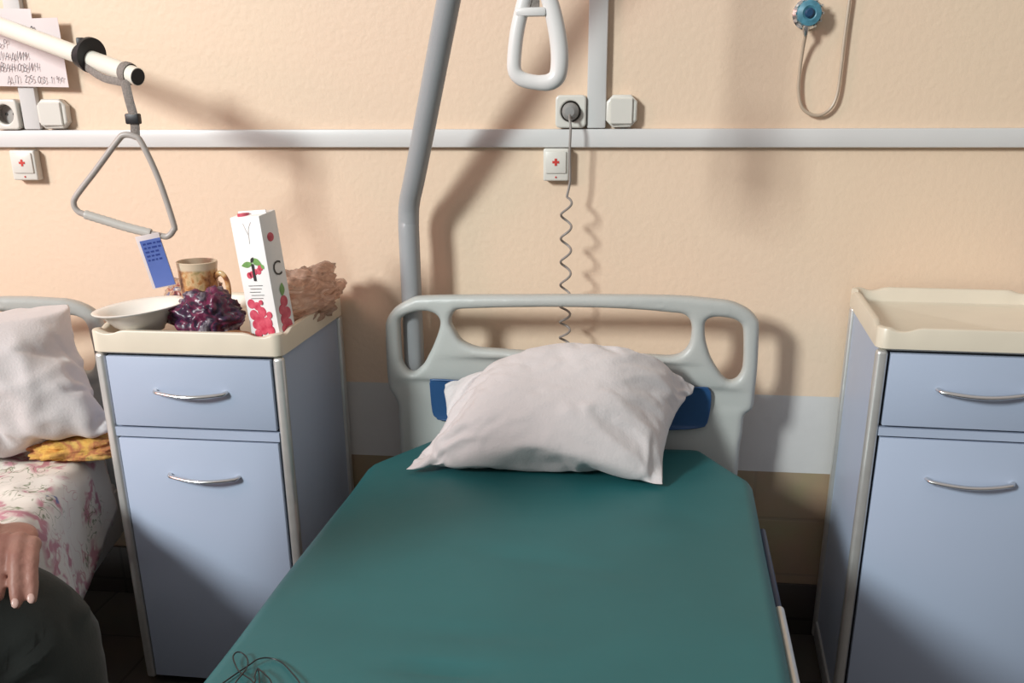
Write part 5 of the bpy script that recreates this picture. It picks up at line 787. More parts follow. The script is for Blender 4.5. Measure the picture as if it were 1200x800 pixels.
0,8,24,0,7,25,2,6,25,3,6,24,3,5,25,4,5,25,4,5,24,4,4,25,4,5,25,5,4,24,5,4,25,6,3,25,7,3,24,7,3,25,7,3,24,7,2,25,7,3,24,8,2,24,8,1,24,10,0,24,10,0,24,10,0,24,10,-1,24,11,-1,24,11,0,
24,11,-1,24,11,-2,23,12,-2,24,11,-1,23,12,-2,24,12,-2,23,13,-3,23,14,-3,25,10,-1,14,19,-12,16,19,-12,15,19,-12,16,19,-11,17,20,-11,17,21,-9,18,21,-7,12,19,-20,21,21,-7,6,24,-22,1,
33,-32,-3677,-1020,1349,1,-33,22,13,-16,18,18,-10,16,22,-6,12,22,-6,12,24,-2,9,24,-2,8,24,0,8,25,1,7,24,1,7,25,2,5,25,3,6,24,3,5,25,4,5,25,4,5,24,4,4,25,5,4,25,5,4,24,6,3,25,7,3,
24,7,3,25,7,2,24,7,3,24,8,2,25,8,1,24,9,1,24,9,0,24,9,0,23,10,0,24,10,0,24,10,-1,24,11,0,24,11,-1,24,11,-2,23,12,-2,24,11,-2,23,12,-1,24,12,-2,24,12,-2,23,12,-3,23,13,-3,21,16,-8,
17,17,-11,17,18,-11,9,22,-15,13,21,-12,13,21,-14,15,21,-13,17,20,-13,23,20,-5,1,21,-25,-2,28,-37,-3689,-1007,1363,7,-31,23,12,-16,17,22,-6,13,20,-8,14,21,-8,13,23,-3,9,25,-1,9,24,
0,7,25,0,7,24,1,7,25,2,6,24,2,6,25,3,5,24,4,5,25,4,4,25,4,4,24,5,4,25,6,4,24,6,3,25,6,3,24,6,3,25,7,3,24,8,2,24,8,2,24,8,1,24,9,0,24,9,0,24,9,0,24,10,0,23,10,0,24,9,0,24,10,-1,24,
11,-1,23,11,-1,24,12,-2,24,12,-2,23,12,-3,24,12,-2,23,13,-2,23,12,-3,23,13,-4,22,14,-6,20,16,-9,18,16,-10,13,21,-13,17,18,-13,13,21,-13,12,23,-13,7,23,-17,20,21,-9,-4,15,-28,13,33,
-28,-3696,-992,1377,9,-29,23,10,-18,18,20,-9,14,21,-8,13,23,-3,11,23,-5,10,24,-1,9,25,-1,7,24,1,8,25,0,6,24,2,6,25,2,6,24,3,5,25,4,5,24,4,4,25,4,5,24,5,3,25,5,4,24,6,3,25,6,4,24,6,
3,24,7,2,25,8,2,24,8,1,24,9,1,24,9,0,24,9,0,23,9,0,24,9,0,24,10,0,23,9,-1,24,10,0,24,10,-1,23,11,-1,24,12,-2,23,12,-3,24,13,-2,23,12,-3,24,12,-3,23,13,-3,23,13,-4,22,13,-5,20,15,
-7,20,16,-9,19,17,-11,16,19,-12,8,22,-16,8,22,-16,9,23,-15,16,23,-12,-2,16,-28,20,32,-24,-3703,-977,1392,14,-27,22,6,-18,18,20,-10,14,21,-8,13,23,-5,12,23,-3,9,24,-2,9,25,-1,8,24,
0,7,24,1,6,25,2,7,24,2,5,24,3,5,25,4,5,24,4,4,25,4,5,24,5,3,25,5,3,24,5,4,25,5,4,24,6,3,24,7,2,24,8,1,24,9,1,24,9,1,24,9,0,24,9,0,23,9,-1,24,10,0,24,9,0,23,9,-1,24,9,0,24,10,-1,23,
11,-1,24,12,-2,23,12,-3,24,12,-2,23,13,-3,23,12,-4,23,13,-3,23,13,-4,22,13,-4,22,14,-7,20,16,-8,20,17,-10,17,18,-12,15,19,-13,10,21,-15,7,23,-16,-2,21,-21,20,15,-19,8,36,-26,-3710,
-961,1406,11,-28,22,10,-17,18,20,-10,14,21,-8,13,23,-5,12,23,-4,9,24,-2,9,24,0,7,24,0,7,25,1,7,24,1,6,24,3,6,25,3,5,24,4,4,24,4,5,25,4,4,24,3,5,25,5,3,24,4,4,25,5,3,24,6,3,24,8,1,
24,8,1,24,9,1,23,9,0,24,9,-1,24,10,0,23,9,-1,24,9,0,24,10,0,23,9,0,24,9,-1,23,10,-1,24,10,-1,23,11,-2,24,12,-2,23,12,-3,23,13,-3,23,12,-4,23,13,-3,23,13,-4,23,13,-5,22,14,-5,21,15,
-7,20,17,-9,18,17,-11,17,18,-12,10,20,-16,0,21,-19,18,15,-17,9,22,-19,0,37,-28,-3716,-945,1421,8,-30,21,13,-15,18,22,-8,12,19,-9,15,22,-6,11,24,-3,10,24,-2,8,24,-1,8,24,1,7,24,0,7,
24,2,6,24,3,5,25,3,5,24,3,6,24,3,5,25,3,5,24,5,3,25,4,3,24,6,1,24,7,-1,24,4,5,24,7,3,23,9,-2,25,7,3,23,9,0,24,9,0,23,10,-1,24,9,0,24,9,0,23,10,-1,24,9,0,23,9,-1,24,10,0,23,10,-1,
24,10,-2,23,12,-2,23,12,-3,23,12,-3,23,13,-4,23,13,-3,23,13,-4,23,13,-5,22,14,-5,22,14,-6,21,16,-8,19,16,-10,18,17,-11,5,20,-18,17,15,-15,10,20,-18,8,23,-19,4,36,-29,-3721,-929,
1436,5,-31,21,16,-13,16,19,-11,15,22,-6,11,21,-7,13,24,-2,9,24,-2,8,24,0,8,23,0,7,24,1,7,25,2,6,24,2,5,24,2,6,24,3,6,24,3,4,25,5,1,24,5,3,24,6,-2,24,5,3,25,6,1,24,6,-3,24,6,4,22,5,
9,24,8,0,24,9,0,23,9,0,24,9,0,24,10,0,23,9,-1,24,9,0,23,10,-1,24,9,0,23,10,-1,24,9,-1,23,11,-1,23,10,-2,24,12,-3,23,12,-3,23,13,-3,22,13,-4,23,13,-4,23,13,-4,23,13,-5,22,14,-6,21,
15,-7,20,16,-9,20,16,-9,13,17,-16,12,19,-17,10,19,-18,3,22,-20,8,36,-27,-3724,-913,1450,2,-31,21,19,-11,15,15,-13,16,21,-7,12,23,-4,11,23,-3,9,24,-1,8,24,-1,7,24,0,8,24,1,7,24,2,6,
24,2,6,24,2,5,25,3,4,24,5,1,24,6,-1,24,5,-4,24,6,4,24,6,0,24,6,-5,24,6,3,23,3,10,23,5,7,24,8,2,23,8,1,24,8,0,24,9,0,23,10,-1,24,9,0,23,10,-1,23,10,-1,24,9,0,23,9,-1,24,10,0,23,10,
-2,23,10,-1,24,11,-2,23,12,-3,23,12,-3,23,13,-4,22,13,-4,23,13,-4,23,13,-5,22,13,-5,22,15,-6,20,15,-8,19,16,-11,16,17,-14,13,18,-16,10,20,-18,8,21,-19,3,34,-27,-3735,-898,1463,6,
-29,22,16,-14,16,18,-11,15,22,-6,12,23,-4,10,23,-2,9,24,-2,8,24,0,7,23,0,8,24,1,6,24,1,7,24,2,5,25,4,2,24,4,1,24,5,-4,24,5,-6,24,6,0,24,6,3,24,6,1,24,7,-3,22,3,10,23,4,9,23,6,6,24,
6,2,24,8,2,23,8,0,24,9,-1,23,9,0,23,10,-3,24,10,-1,23,9,2,24,10,-1,23,9,0,24,9,0,23,10,-1,23,10,-2,24,11,-2,23,11,-2,23,12,-3,23,12,-4,22,12,-3,23,13,-4,23,12,-4,22,13,-5,22,14,-6,
21,15,-8,17,17,-12,19,16,-12,15,18,-14,10,20,-18,8,21,-19,2,32,-27,-3744,-882,1477,11,-27,21,13,-16,17,19,-10,15,22,-6,11,23,-4,10,23,-2,9,24,-2,8,23,-1,8,24,1,6,24,1,7,24,3,3,25,
3,4,24,4,-1,24,5,-2,23,4,-10,24,6,-1,24,6,-3,23,6,3,24,6,2,24,6,1,22,4,11,22,2,12,23,6,4,24,7,3,24,7,2,24,7,1,23,9,-1,23,10,-2,23,10,-3,24,10,1,23,9,1,24,9,0,23,9,1,24,9,-1,23,10,
-1,23,10,-1,24,10,-2,23,11,-2,23,11,-3,23,12,-3,22,11,-3,23,12,-3,23,12,-4,22,13,-4,22,13,-6,21,14,-7,20,16,-11,15,18,-14,18,17,-12,12,19,-17,9,21,-19,1,31,-26,-3752,-866,1491,17,
-23,20,8,-18,18,19,-10,14,22,-7,12,23,-3,9,24,-3,9,23,-2,8,24,0,7,24,1,6,24,3,1,25,4,2,24,2,5,24,5,-3,23,5,-6,22,4,-10,24,6,-3,24,6,-1,24,6,2,24,6,1,22,5,10,21,2,13,23,4,9,24,7,3,
23,6,3,24,7,2,24,8,1,23,9,-1,23,9,-3,23,10,-2,24,9,1,23,9,2,24,8,1,23,9,0,24,9,0,23,10,-1,23,9,-1,24,10,0,23,11,-3,23,11,-2,23,11,-3,22,11,-3,23,11,-3,23,11,-3,22,12,-4,22,13,-5,
22,15,-8,20,15,-9,18,17,-12,17,17,-13,13,19,-16,9,21,-19,0,29,-26,-3759,-849,1505,13,-26,20,13,-15,18,19,-9,13,22,-7,12,23,-4,9,23,-2,9,24,-1,7,24,1,6,24,1,4,24,4,-2,24,1,7,24,5,
-3,24,5,-5,23,5,-8,22,4,-10,24,6,-2,24,6,1,24,6,1,23,6,6,20,2,14,22,3,11,23,6,6,24,7,3,23,6,3,24,8,1,23,8,0,24,8,-1,23,9,-2,23,9,-1,24,8,2,23,8,3,24,9,1,23,9,-1,24,9,0,23,9,0,23,
10,-1,24,9,0,23,10,-1,23,11,-3,23,10,-2,22,11,-5,23,10,0,23,11,-4,22,11,-4,22,13,-5,21,15,-8,21,14,-7,19,16,-11,18,17,-12,14,19,-16,10,20,-18,-1,29,-26,-3766,-833,1519,11,-26,20,
16,-13,17,19,-9,13,21,-7,13,23,-3,8,24,-2,8,24,1,4,24,1,5,25,3,-1,24,2,5,22,1,-10,24,6,4,23,5,-5,23,5,-10,22,5,-7,24,5,-1,24,6,3,24,6,0,22,4,10,20,1,15,22,4,10,23,7,4,24,7,3,23,7,
1,24,8,1,23,8,1,24,8,-1,23,8,-2,23,8,2,24,8,2,23,7,2,24,9,0,23,8,-2,23,9,1,24,9,1,23,10,-1,23,10,-3,23,10,1,23,10,-5,23,9,2,23,10,-2,23,10,-3,22,10,-2,23,12,-4,22,12,-5,22,14,-6,
20,15,-8,20,15,-10,19,16,-11,15,18,-14,11,20,-18,-2,27,-26,-3774,-816,1533,11,-26,20,18,-12,16,21,-6,11,19,-9,14,23,-2,8,24,0,5,25,1,4,24,2,2,24,2,0,25,3,-4,20,1,-13,23,5,6,24,6,
-4,22,5,-8,23,5,-7,24,5,4,23,6,-1,24,5,5,19,0,15,21,2,13,23,6,6,23,7,4,24,7,1,23,8,1,24,9,0,23,7,1,23,8,2,24,8,-2,23,6,2,24,8,1,23,7,-2,23,7,3,23,9,-1,24,8,2,23,10,-1,23,10,0,23,
10,-4,24,9,2,23,10,0,22,9,-7,23,9,3,23,10,-1,22,10,-3,23,11,-3,22,13,-4,22,13,-6,21,14,-7,21,14,-8,20,15,-10,16,17,-13,11,20,-18,-2,26,-25,-3781,-799,1547,11,-25,20,21,-9,12,16,
-11,16,21,-5,12,24,0,4,25,1,4,24,2,1,24,2,1,25,3,-3,22,1,-10,21,0,-13,22,6,8,23,6,-3,24,5,-5,23,6,-6,23,5,4,24,6,-1,19,0,14,21,0,14,22,4,10,23,7,3,24,7,2,23,8,2,23,8,-1,23,8,0,24,
8,0,23,7,3,24,7,2,23,6,0,23,7,-4,24,7,2,23,7,4,23,8,1,23,8,0,23,10,-3,24,10,1,23,10,-1,23,9,-2,23,9,-2,23,9,1,21,9,-10,23,10,3,23,10,1,22,11,-1,23,12,-2,23,13,-4,20,13,-8,21,14,-7,
21,13,-7,19,16,-11,12,19,-17,-2,26,-25,-3788,-781,1561,12,-23,19,16,-13,15,19,-9,14,24,0,5,24,1,3,24,1,-1,25,2,3,24,3,-1,23,2,-7,20,-1,-15,22,2,-10,21,6,10,24,5,-5,23,6,-4,24,6,3,
23,5,-4,20,1,14,20,-1,15,21,3,10,24,6,3,23,6,3,24,7,1,23,8,3,23,8,0,23,9,0,24,8,-2,23,6,4,23,7,1,24,6,-3,23,7,-2,23,6,5,23,7,3,24,7,1,23,8,-1,23,10,-2,23,9,-1,23,10,-4,23,10,0,23,
9,0,23,9,0,23,8,-5,21,8,-11,23,11,1,22,11,4,22,12,1,23,12,1,18,12,-13,21,12,-9,22,13,1,21,15,-5,16,17,-15,-1,26,-24,-3795,-764,1575,16,-18,16,12,-14,17,23,-5,-7,23,0,10,23,0,8,24,
2,-2,24,2,5,23,2,-7,22,1,-11,19,-1,-15,23,3,-7,21,6,9,24,6,2,23,6,-1,23,6,-6,18,-4,16,21,2,13,22,4,9,23,6,4,24,5,2,23,6,2,24,7,2,23,8,0,23,8,-1,23,7,-2,23,8,5,24,7,1,23,6,-1,23,6,
-4,23,7,4,24,6,-1,23,7,5,23,7,0,23,8,0,23,9,0,23,9,-3,23,10,-4,23,9,-3,23,9,3,23,8,-5,23,9,1,21,8,-11,22,8,-6,23,12,2,21,12,5,22,12,4,23,11,-3,16,12,-16,22,12,3,23,12,1,18,16,-11,
2,26,-24,-3802,-746,1589,9,-20,17,23,-7,-10,24,-3,-2,23,0,9,19,1,15,24,1,5,24,2,-3,22,2,-10,20,0,-13,19,-1,-16,23,5,-4,22,6,8,24,4,-4,23,8,6,16,-6,17,21,4,11,23,5,7,23,5,3,24,5,1,
23,6,3,23,6,3,24,6,1,23,8,-1,23,6,-5,23,8,3,23,7,3,23,6,-1,24,7,1,23,6,0,23,6,-4,23,7,6,23,7,2,23,8,1,23,8,-1,23,8,-1,23,9,-2,24,8,-2,22,9,-4,23,8,1,23,7,-6,23,10,4,22,8,-6,23,8,
-5,21,10,-9,22,11,2,20,12,10,22,11,5,19,11,-12,20,12,-10,21,10,10,21,14,-3,7,26,-22,-3809,-729,1604,21,-13,7,23,-8,-6,17,-1,-17,19,0,15,21,2,12,22,1,9,22,1,-9,20,0,-14,18,-1,-16,
22,3,-10,23,5,-1,24,6,2,20,4,12,16,-5,17,23,5,9,22,6,5,24,5,2,23,6,1,24,5,0,23,6,3,23,5,3,24,6,-1,23,7,0,23,6,0,23,6,-4,23,7,5,23,6,-1,23,7,0,24,6,-2,23,7,0,22,8,6,23,8,1,23,7,1,
23,7,-3,23,8,1,23,8,-1,24,8,-2,23,8,-1,23,8,-1,22,6,-7,22,9,4,23,8,-6,23,9,0,21,9,-7,22,9,-8,20,12,9,19,10,13,19,11,-13,21,12,-5,21,9,10,22,11,3,12,24,-18,-3798,-710,1612,19,-12,
-12,19,-5,15,7,1,-24,25,0,2,23,-3,4,11,6,21,17,-4,-17,19,0,-15,22,4,-9,23,5,0,23,6,-3,18,-2,17,18,-1,15,23,6,4,24,6,3,23,6,2,23,6,3,23,6,2,24,5,0,23,6,0,24,3,-4,23,5,-2,24,5,-2,21,
8,8,23,7,1,23,6,2,24,6,-3,23,7,-1,23,7,-1,22,8,6,23,8,2,23,8,0,23,7,-1,23,7,-1,23,7,0,24,7,-3,23,5,-5,23,6,-2,22,10,5,23,6,-5,22,9,6,23,8,-3,23,8,-4,19,4,-15,20,11,10,20,10,10,20,
13,6,19,10,-13,22,10,5,22,11,1,21,7,11,17,21,-13,-3794,-699,1590,22,1,5,-9,-15,18,24,1,1,24,3,-1,14,3,-20,17,8,15,23,1,-6,23,-1,-7,11,4,-21,23,6,2,18,-2,15,22,3,11,24,2,-1,22,1,-8,
24,2,-2,22,9,6,24,4,0,20,10,9,23,7,1,23,6,1,24,5,-1,23,4,-2,24,4,-4,20,8,9,23,6,2,23,7,3,24,7,1,23,7,0,23,7,0,23,8,0,23,7,-2,23,7,-3,23,3,-7,23,8,1,22,9,4,23,7,0,23,5,-1,24,5,-5,
21,9,8,22,7,1,23,8,1,23,8,0,23,7,-5,23,6,-8,22,6,-7,13,11,19,18,12,10,23,9,-1,21,11,-4,20,4,13,22,10,4,20,12,-4,-3800,-680,1600,21,5,1,-6,-9,22,24,3,2,19,7,-12,19,5,-13,20,4,-13,
14,-10,-17,9,9,20,23,6,5,22,8,0,24,4,0,24,4,0,23,2,-5,23,2,-5,23,2,-6,21,-1,-12,18,11,13,22,8,2,23,7,2,23,7,2,23,7,0,23,6,1,23,6,0,24,6,-1,23,2,-6,22,9,4,22,7,2,24,6,0,23,5,-2,23,
6,1,23,8,2,23,6,-1,23,1,-7,21,10,5,23,7,2,23,5,-4,22,10,6,22,7,1,23,7,1,23,7,1,23,7,1,23,7,0,22,0,-11,23,4,-4,16,10,15,18,10,12,20,9,10,21,8,8,23,6,5,22,6,6,23,6,6,21,5,1,-3560,
-1280,1060,38,-14,3,44,35,1,41,37,-4,32,36,13,42,18,-15,44,29,6,50,22,-1,49,25,5,48,27,9,46,27,11,46,27,11,44,30,17,45,25,9,44,14,-13,51,17,-12,51,21,-5,51,22,1,45,28,10,34,31,28,
49,4,-23,53,9,-13,54,11,-7,53,13,-6,53,12,-5,49,15,21,24,39,-1,-3565,-1291,1075,23,39,-2,40,32,-19,39,37,15,38,29,-23,46,29,-8,46,28,4,47,26,7,49,26,3,49,26,3,48,26,7,47,26,10,45,
28,15,45,25,14,40,15,-8,51,19,-10,51,20,-10,50,21,-2,42,25,16,45,25,17,53,13,1,51,8,1,49,9,-22,53,11,-9,52,10,5,49,10,8,36,-4,39,-3588,-1267,1100,21,49,-34,47,31,3,32,37,-10,47,30,
-2,43,30,-14,47,28,-1,47,26,-3,48,26,5,49,26,5,48,26,5,48,26,7,47,25,9,45,27,15,41,16,-4,48,19,-5,50,19,-10,50,19,-4,51,19,-2,49,18,14,47,18,14,51,16,8,48,12,-9,52,11,-10,51,8,11,
49,5,22,28,-9,34,-3606,-1239,1127,33,49,-28,30,39,-22,47,30,3,34,36,-14,46,29,-5,45,29,-11,47,27,-2,48,27,-1,48,25,3,48,25,3,48,25,3,48,25,5,47,25,10,43,20,2,46,17,0,49,19,-8,50,
19,-4,52,19,1,51,18,5,49,17,13,49,16,11,49,13,-6,51,7,8,51,6,13,41,-3,25,25,-14,35,-3621,-1210,1156,34,49,-29,27,41,-27,43,34,-10,46,29,-1,35,35,-15,47,28,-6,46,28,-6,48,27,-3,47,
26,-1,47,24,0,48,25,1,47,24,1,48,25,0,47,22,7,44,17,5,50,19,-5,50,18,2,51,18,4,51,16,5,50,19,3,50,16,5,50,7,14,51,9,10,50,6,14,27,-25,20,29,-15,47,-3631,-1181,1186,27,50,-34,31,41,
-24,38,35,-16,42,32,-10,45,29,-3,40,33,-15,47,26,-2,47,27,-4,47,26,-3,47,26,-3,46,24,-1,47,25,-2,47,24,-1,49,24,0,47,18,5,50,16,8,50,17,3,50,17,5,51,16,6,50,16,6,50,14,8,51,10,11,
51,5,14,49,2,17,30,-27,21,11,-43,33,-3631,-1151,1216,9,52,-40,36,38,-19,35,36,-19,41,32,-12,41,31,-11,43,30,-8,46,28,-6,48,26,-1,48,25,-2,46,25,-3,46,25,-3,47,25,-2,47,23,-1,48,23,
1,50,20,4,50,16,6,50,16,6,50,15,7,50,14,7,50,14,8,51,13,8,50,10,11,50,6,13,49,-2,18,37,-24,24,-7,-52,25,-3646,-1124,1246,8,54,-43,37,39,-19,36,35,-18,40,32,-13,41,30,-11,43,30,-9,
46,28,-5,47,26,-4,47,25,-1,47,24,-2,47,23,-1,46,24,-2,47,23,0,49,21,1,49,20,3,49,18,4,50,15,6,51,14,8,50,13,8,50,13,7,50,13,8,51,11,10,50,6,13,45,-9,21,43,-18,23,0,-53,25,-3655,
-1095,1273,3,55,-42,36,39,-20,36,35,-18,40,31,-13,41,30,-11,44,29,-8,45,27,-6,47,26,-3,47,23,-1,47,24,-2,46,23,-1,47,22,-1,48,22,0,48,21,2,49,19,3,49,16,4,49,16,6,50,14,7,50,13,7,
51,13,8,50,12,8,50,11,9,49,4,13,42,-19,23,46,-8,21,-4,-56,19,-3667,-1066,1304,5,56,-43,31,39,-23,37,34,-17,39,31,-14,42,29,-10,43,28,-8,45,27,-5,47,25,-4,47,23,-1,47,22,-1,46,23,
-1,47,22,-1,48,21,0,48,20,2,48,19,2,49,16,5,49,15,5,50,13,7,50,12,8,50,12,8,50,12,8,49,11,9,48,-1,14,48,-6,17,41,-18,25,0,-54,21,-3677,-1036,1334,4,55,-43,28,39,-24,36,33,-17,39,
31,-15,42,29,-11,44,28,-7,45,26,-5,46,24,-4,47,23,-2,47,22,0,47,21,0,47,21,0,48,20,1,47,19,1,48,19,2,49,16,4,49,13,6,50,14,7,50,11,8,49,11,8,49,12,7,49,9,10,50,4,12,47,-9,18,34,
-22,22,16,-48,25,-3689,-1007,1363,2,56,-43,29,39,-24,35,32,-18,39,31,-15,42,29,-10,43,27,-8,45,25,-5,46,24,-4,47,21,-1,47,21,0,47,20,0,48,20,1,47,20,1,48,19,1,47,17,2,49,17,3,49,
13,6,49,12,8,50,11,7,49,10,9,49,12,7,49,7,10,49,4,12,48,-6,16,32,-28,17,14,-51,22,-3703,-977,1392,4,56,-42,27,39,-26,36,33,-17,38,30,-15,42,28,-10,43,26,-8,45,25,-6,46,23,-4,46,20,
-1,47,19,1,48,20,1,47,20,1,48,18,1,47,18,1,48,17,2,48,16,4,49,14,5,49,9,8,49,10,8,49,9,8,49,12,7,49,7,11,49,5,10,47,-9,17,40,-22,18,14,-53,21,-3716,-945,1421,7,54,-41,24,39,-27,35,
33,-18,39,30,-14,41,27,-10,43,26,-9,44,24,-6,46,21,-3,47,20,-1,47,19,0,47,18,2,48,19,1,47,18,2,48,16,2,48,16,3,48,15,3,48,14,5,49,10,7,49,6,9,49,9,9,49,10,8,48,5,10,49,7,9,45,-9,
16,41,-22,18,23,-49,20,-3724,-913,1450,0,53,-41,25,38,-26,35,33,-19,39,29,-14,41,27,-11,43,25,-9,44,24,-7,46,21,-2,47,19,0,47,18,1,47,17,2,48,16,1,47,17,2,48,16,3,48,14,4,48,14,4,
49,11,5,48,12,5,49,3,10,48,10,8,49,7,9,48,10,8,48,-3,13,48,0,10,39,-24,18,30,-44,23,-3744,-882,1477,7,52,-39,26,38,-26,34,32,-18,39,29,-15,41,26,-11,43,25,-8,43,24,-8,46,21,-2,47,
17,2,47,16,2,48,15,2,47,15,1,48,15,3,47,15,3,48,15,3,48,13,4,49,11,5,48,7,7,49,9,7,48,1,11,47,11,7,48,7,9,49,3,9,47,-2,12,40,-23,17,34,-40,22,-3759,-849,1505,8,51,-38,27,36,-25,34,
30,-19,38,29,-15,41,26,-11,45,23,-6,45,23,-4,44,17,-1,47,16,1,47,14,2,47,15,1,48,14,2,47,15,2,47,15,2,47,14,3,49,13,4,48,12,5,48,7,7,49,5,7,48,6,7,47,-1,12,47,12,7,48,6,8,47,-5,13,
45,-13,13,33,-40,22,-3774,-816,1533,9,50,-37,27,35,-24,36,29,-18,37,28,-16,47,17,-5,43,24,-5,49,4,1,39,30,-5,45,19,-2,48,13,2,47,13,2,47,13,3,48,13,2,47,13,3,46,18,1,48,13,3,48,12,
4,47,12,4,48,5,6,49,1,10,48,5,8,46,-3,12,46,12,7,48,1,9,45,-13,14,36,-36,20,-3788,-781,1561,9,46,-36,34,31,-19,32,32,-20,45,13,-6,46,16,-5,43,19,-6,47,4,1,38,29,-6,46,12,0,45,19,1,
47,14,2,47,14,2,47,14,2,46,16,1,46,15,1,47,13,2,48,8,4,47,15,2,47,12,3,47,7,6,48,-2,11,48,2,8,45,-5,14,46,11,7,46,-10,12,41,-29,18,-3802,-746,1589,10,43,-34,38,26,-15,43,10,-9,46,
10,-7,35,27,-10,48,0,-4,41,20,-2,47,11,-4,48,0,-4,40,27,5,45,20,3,46,17,2,46,14,1,47,12,0,48,9,-1,45,14,2,46,16,4,46,12,2,48,10,2,44,12,4,44,19,7,48,2,8,47,-1,10,45,-7,14,46,6,8,
45,-24,16,-3798,-710,1612,23,20,-33,18,18,-4,47,-4,-11,32,34,-4,47,2,-5,48,2,-4,41,24,-1,48,7,-5,47,-7,-7,39,27,5,45,20,2,44,19,3,47,13,0,47,9,-2,47,8,-1,44,15,2,45,18,4,46,11,2,
47,12,2,47,8,1,38,20,7,47,9,4,42,15,15,47,5,9,45,-6,13,47,-8,11,-3800,-680,1600,15,-4,23,43,10,-10,39,9,-26,23,-1,3,45,14,5,48,8,0,46,4,-10,44,1,-18,40,19,15,46,14,4,46,13,1,47,12,
-1,45,11,-2,46,13,2,46,11,-1,46,14,1,44,11,-2,46,12,-2,44,17,7,46,14,2,46,14,1,45,4,-15,34,20,27,41,17,18,45,12,11,44,11,7,])
def pillow(name, P, label, zs=None, wr_=0.):
    vs, fs = decode(P)
    if zs: vs = [zs(*v) for v in vs]
    me = bpy.data.meshes.new(name); me.from_pydata(vs, [], fs)
    if wr_:
        nn = [v.normal.copy() for v in me.vertices]
        for v, n_ in zip(me.vertices, nn):
            q = v.co; w1 = 1-abs(noise.noise(Vector((q.x*15+q.z*6, q.y*5, q.z*5))))*4; w2 = 1-abs(noise.noise(Vector((q.x*9-q.z*7, 4+q.y*5, q.z*9))))*4
            lo_ = min(1, max(0, (.80-q.z)/.10))
            v.co += n_*wr_*(max(0, w1)+.7*max(0, w2))*lo_
    o = bpy.data.objects.new(name, me); C.objects.link(o); me.materials.append(M['pillow'])
    me.polygons.foreach_set('use_smooth', [True]*len(fs))
    sb = o.modifiers.new('s', 'SUBSURF'); sb.levels = 1; sb.render_levels = 1
    return tag(o, label, 'pillow')
pillow('pillow', PILLOW_A, 'plump white pillow with a pointed right ear leaning on the middle headboard', lambda x, y, z: (x, y-.020, z+.002))

# ------------------------------------------------------------------ bedside cabinets
def rim_ring(hx, y0, y1, r, n=7):
    out = []
    for sx, yy, a0 in ((1, y1, 0), (-1, y1, 90), (-1, y0, 180), (1, y0, 270)):
        cx = sx*(hx-r); cy = yy-r if yy == y1 else yy+r
        for k in range(n+1):
            a = math.radians(a0+90*k/n); out.append((cx+r*math.cos(a), cy+r*math.sin(a)))
    # subdivide the straight runs
    res = []
    for i, p in enumerate(out):
        q = out[(i+1) % len(out)]; res.append(p)
        if math.dist(p, q) > .03:
            m_ = 34
            for s in range(1, m_): res.append((p[0]+(q[0]-p[0])*s/m_, p[1]+(q[1]-p[1])*s/m_))
    return res
def tray_mesh(hx, dep, z0, zt, dip):
    """cream top tray: raised rim that dips near the four corners, recessed floor"""
    bm = bmesh.new(); ring = rim_ring(hx, 0, dep, .022)
    def h(x, y):
        ex = hx-abs(x); ey = min(y, dep-y)
        along = ex if ey < .03 else (ey if ex < .03 else .0)
        d = 0 if along < .012 else 1
        s = min(1, max(0, (along-.045)/.03)); s = s*s*(3-2*s)
        c = min(1, max(0, (.030-along)/.016)); c = c*c*(3-2*c)
        return zt - dip*(1-max(s, c*.8))
    def off(p, d):
        x, y = p; cx, cy = 0, dep/2
        kx = (hx-d)/hx; ky = (dep/2-d)/(dep/2)
        return (x*kx, cy+(y-cy)*ky)
    prof = [(0.006, z0, 0), (0.0, z0+.004, 0), (0.0, -.004, 1), (.001, -.0012, 1), (.004, 0, 1), (.010, 0, 1), (.013, -.0015, 1), (.015, -.005, 1), (.023, zt-.028, 0), (.032, zt-.032, 0)]
    rows = []
    for d, z, rel in prof:
        row = []
        for p in ring:
            q = off(p, d); row.append(bm.verts.new((q[0], q[1], h(*p)+z if rel else z)))
        rows.append(row)
    n = len(ring)
    for A, D in zip(rows, rows[1:]):
        for j in range(n): bm.faces.new((A[j], A[(j+1) % n], D[(j+1) % n], D[j]))
    bm.faces.new(rows[0]); bm.faces.new(rows[-1])
    return bm
def handle_mesh(L_, out=.024):
    pts = [(-L_/2, 0, .003), (-L_/2+.003, -.010, .002)]
    for k in range(13):
        u = k/12; pts.append((-L_/2+.006+(L_-.012)*u, -.012-out*.55*math.sin(math.pi*u), .001-.004*math.sin(math.pi*u)))
    pts += [(L_/2-.003, -.010, .002), (L_/2, 0, .003)]
    return T(pts, [.004]*2+[.0042]*13+[.004]*2, n=12, flat=1.25, up=(0, 0, 1))
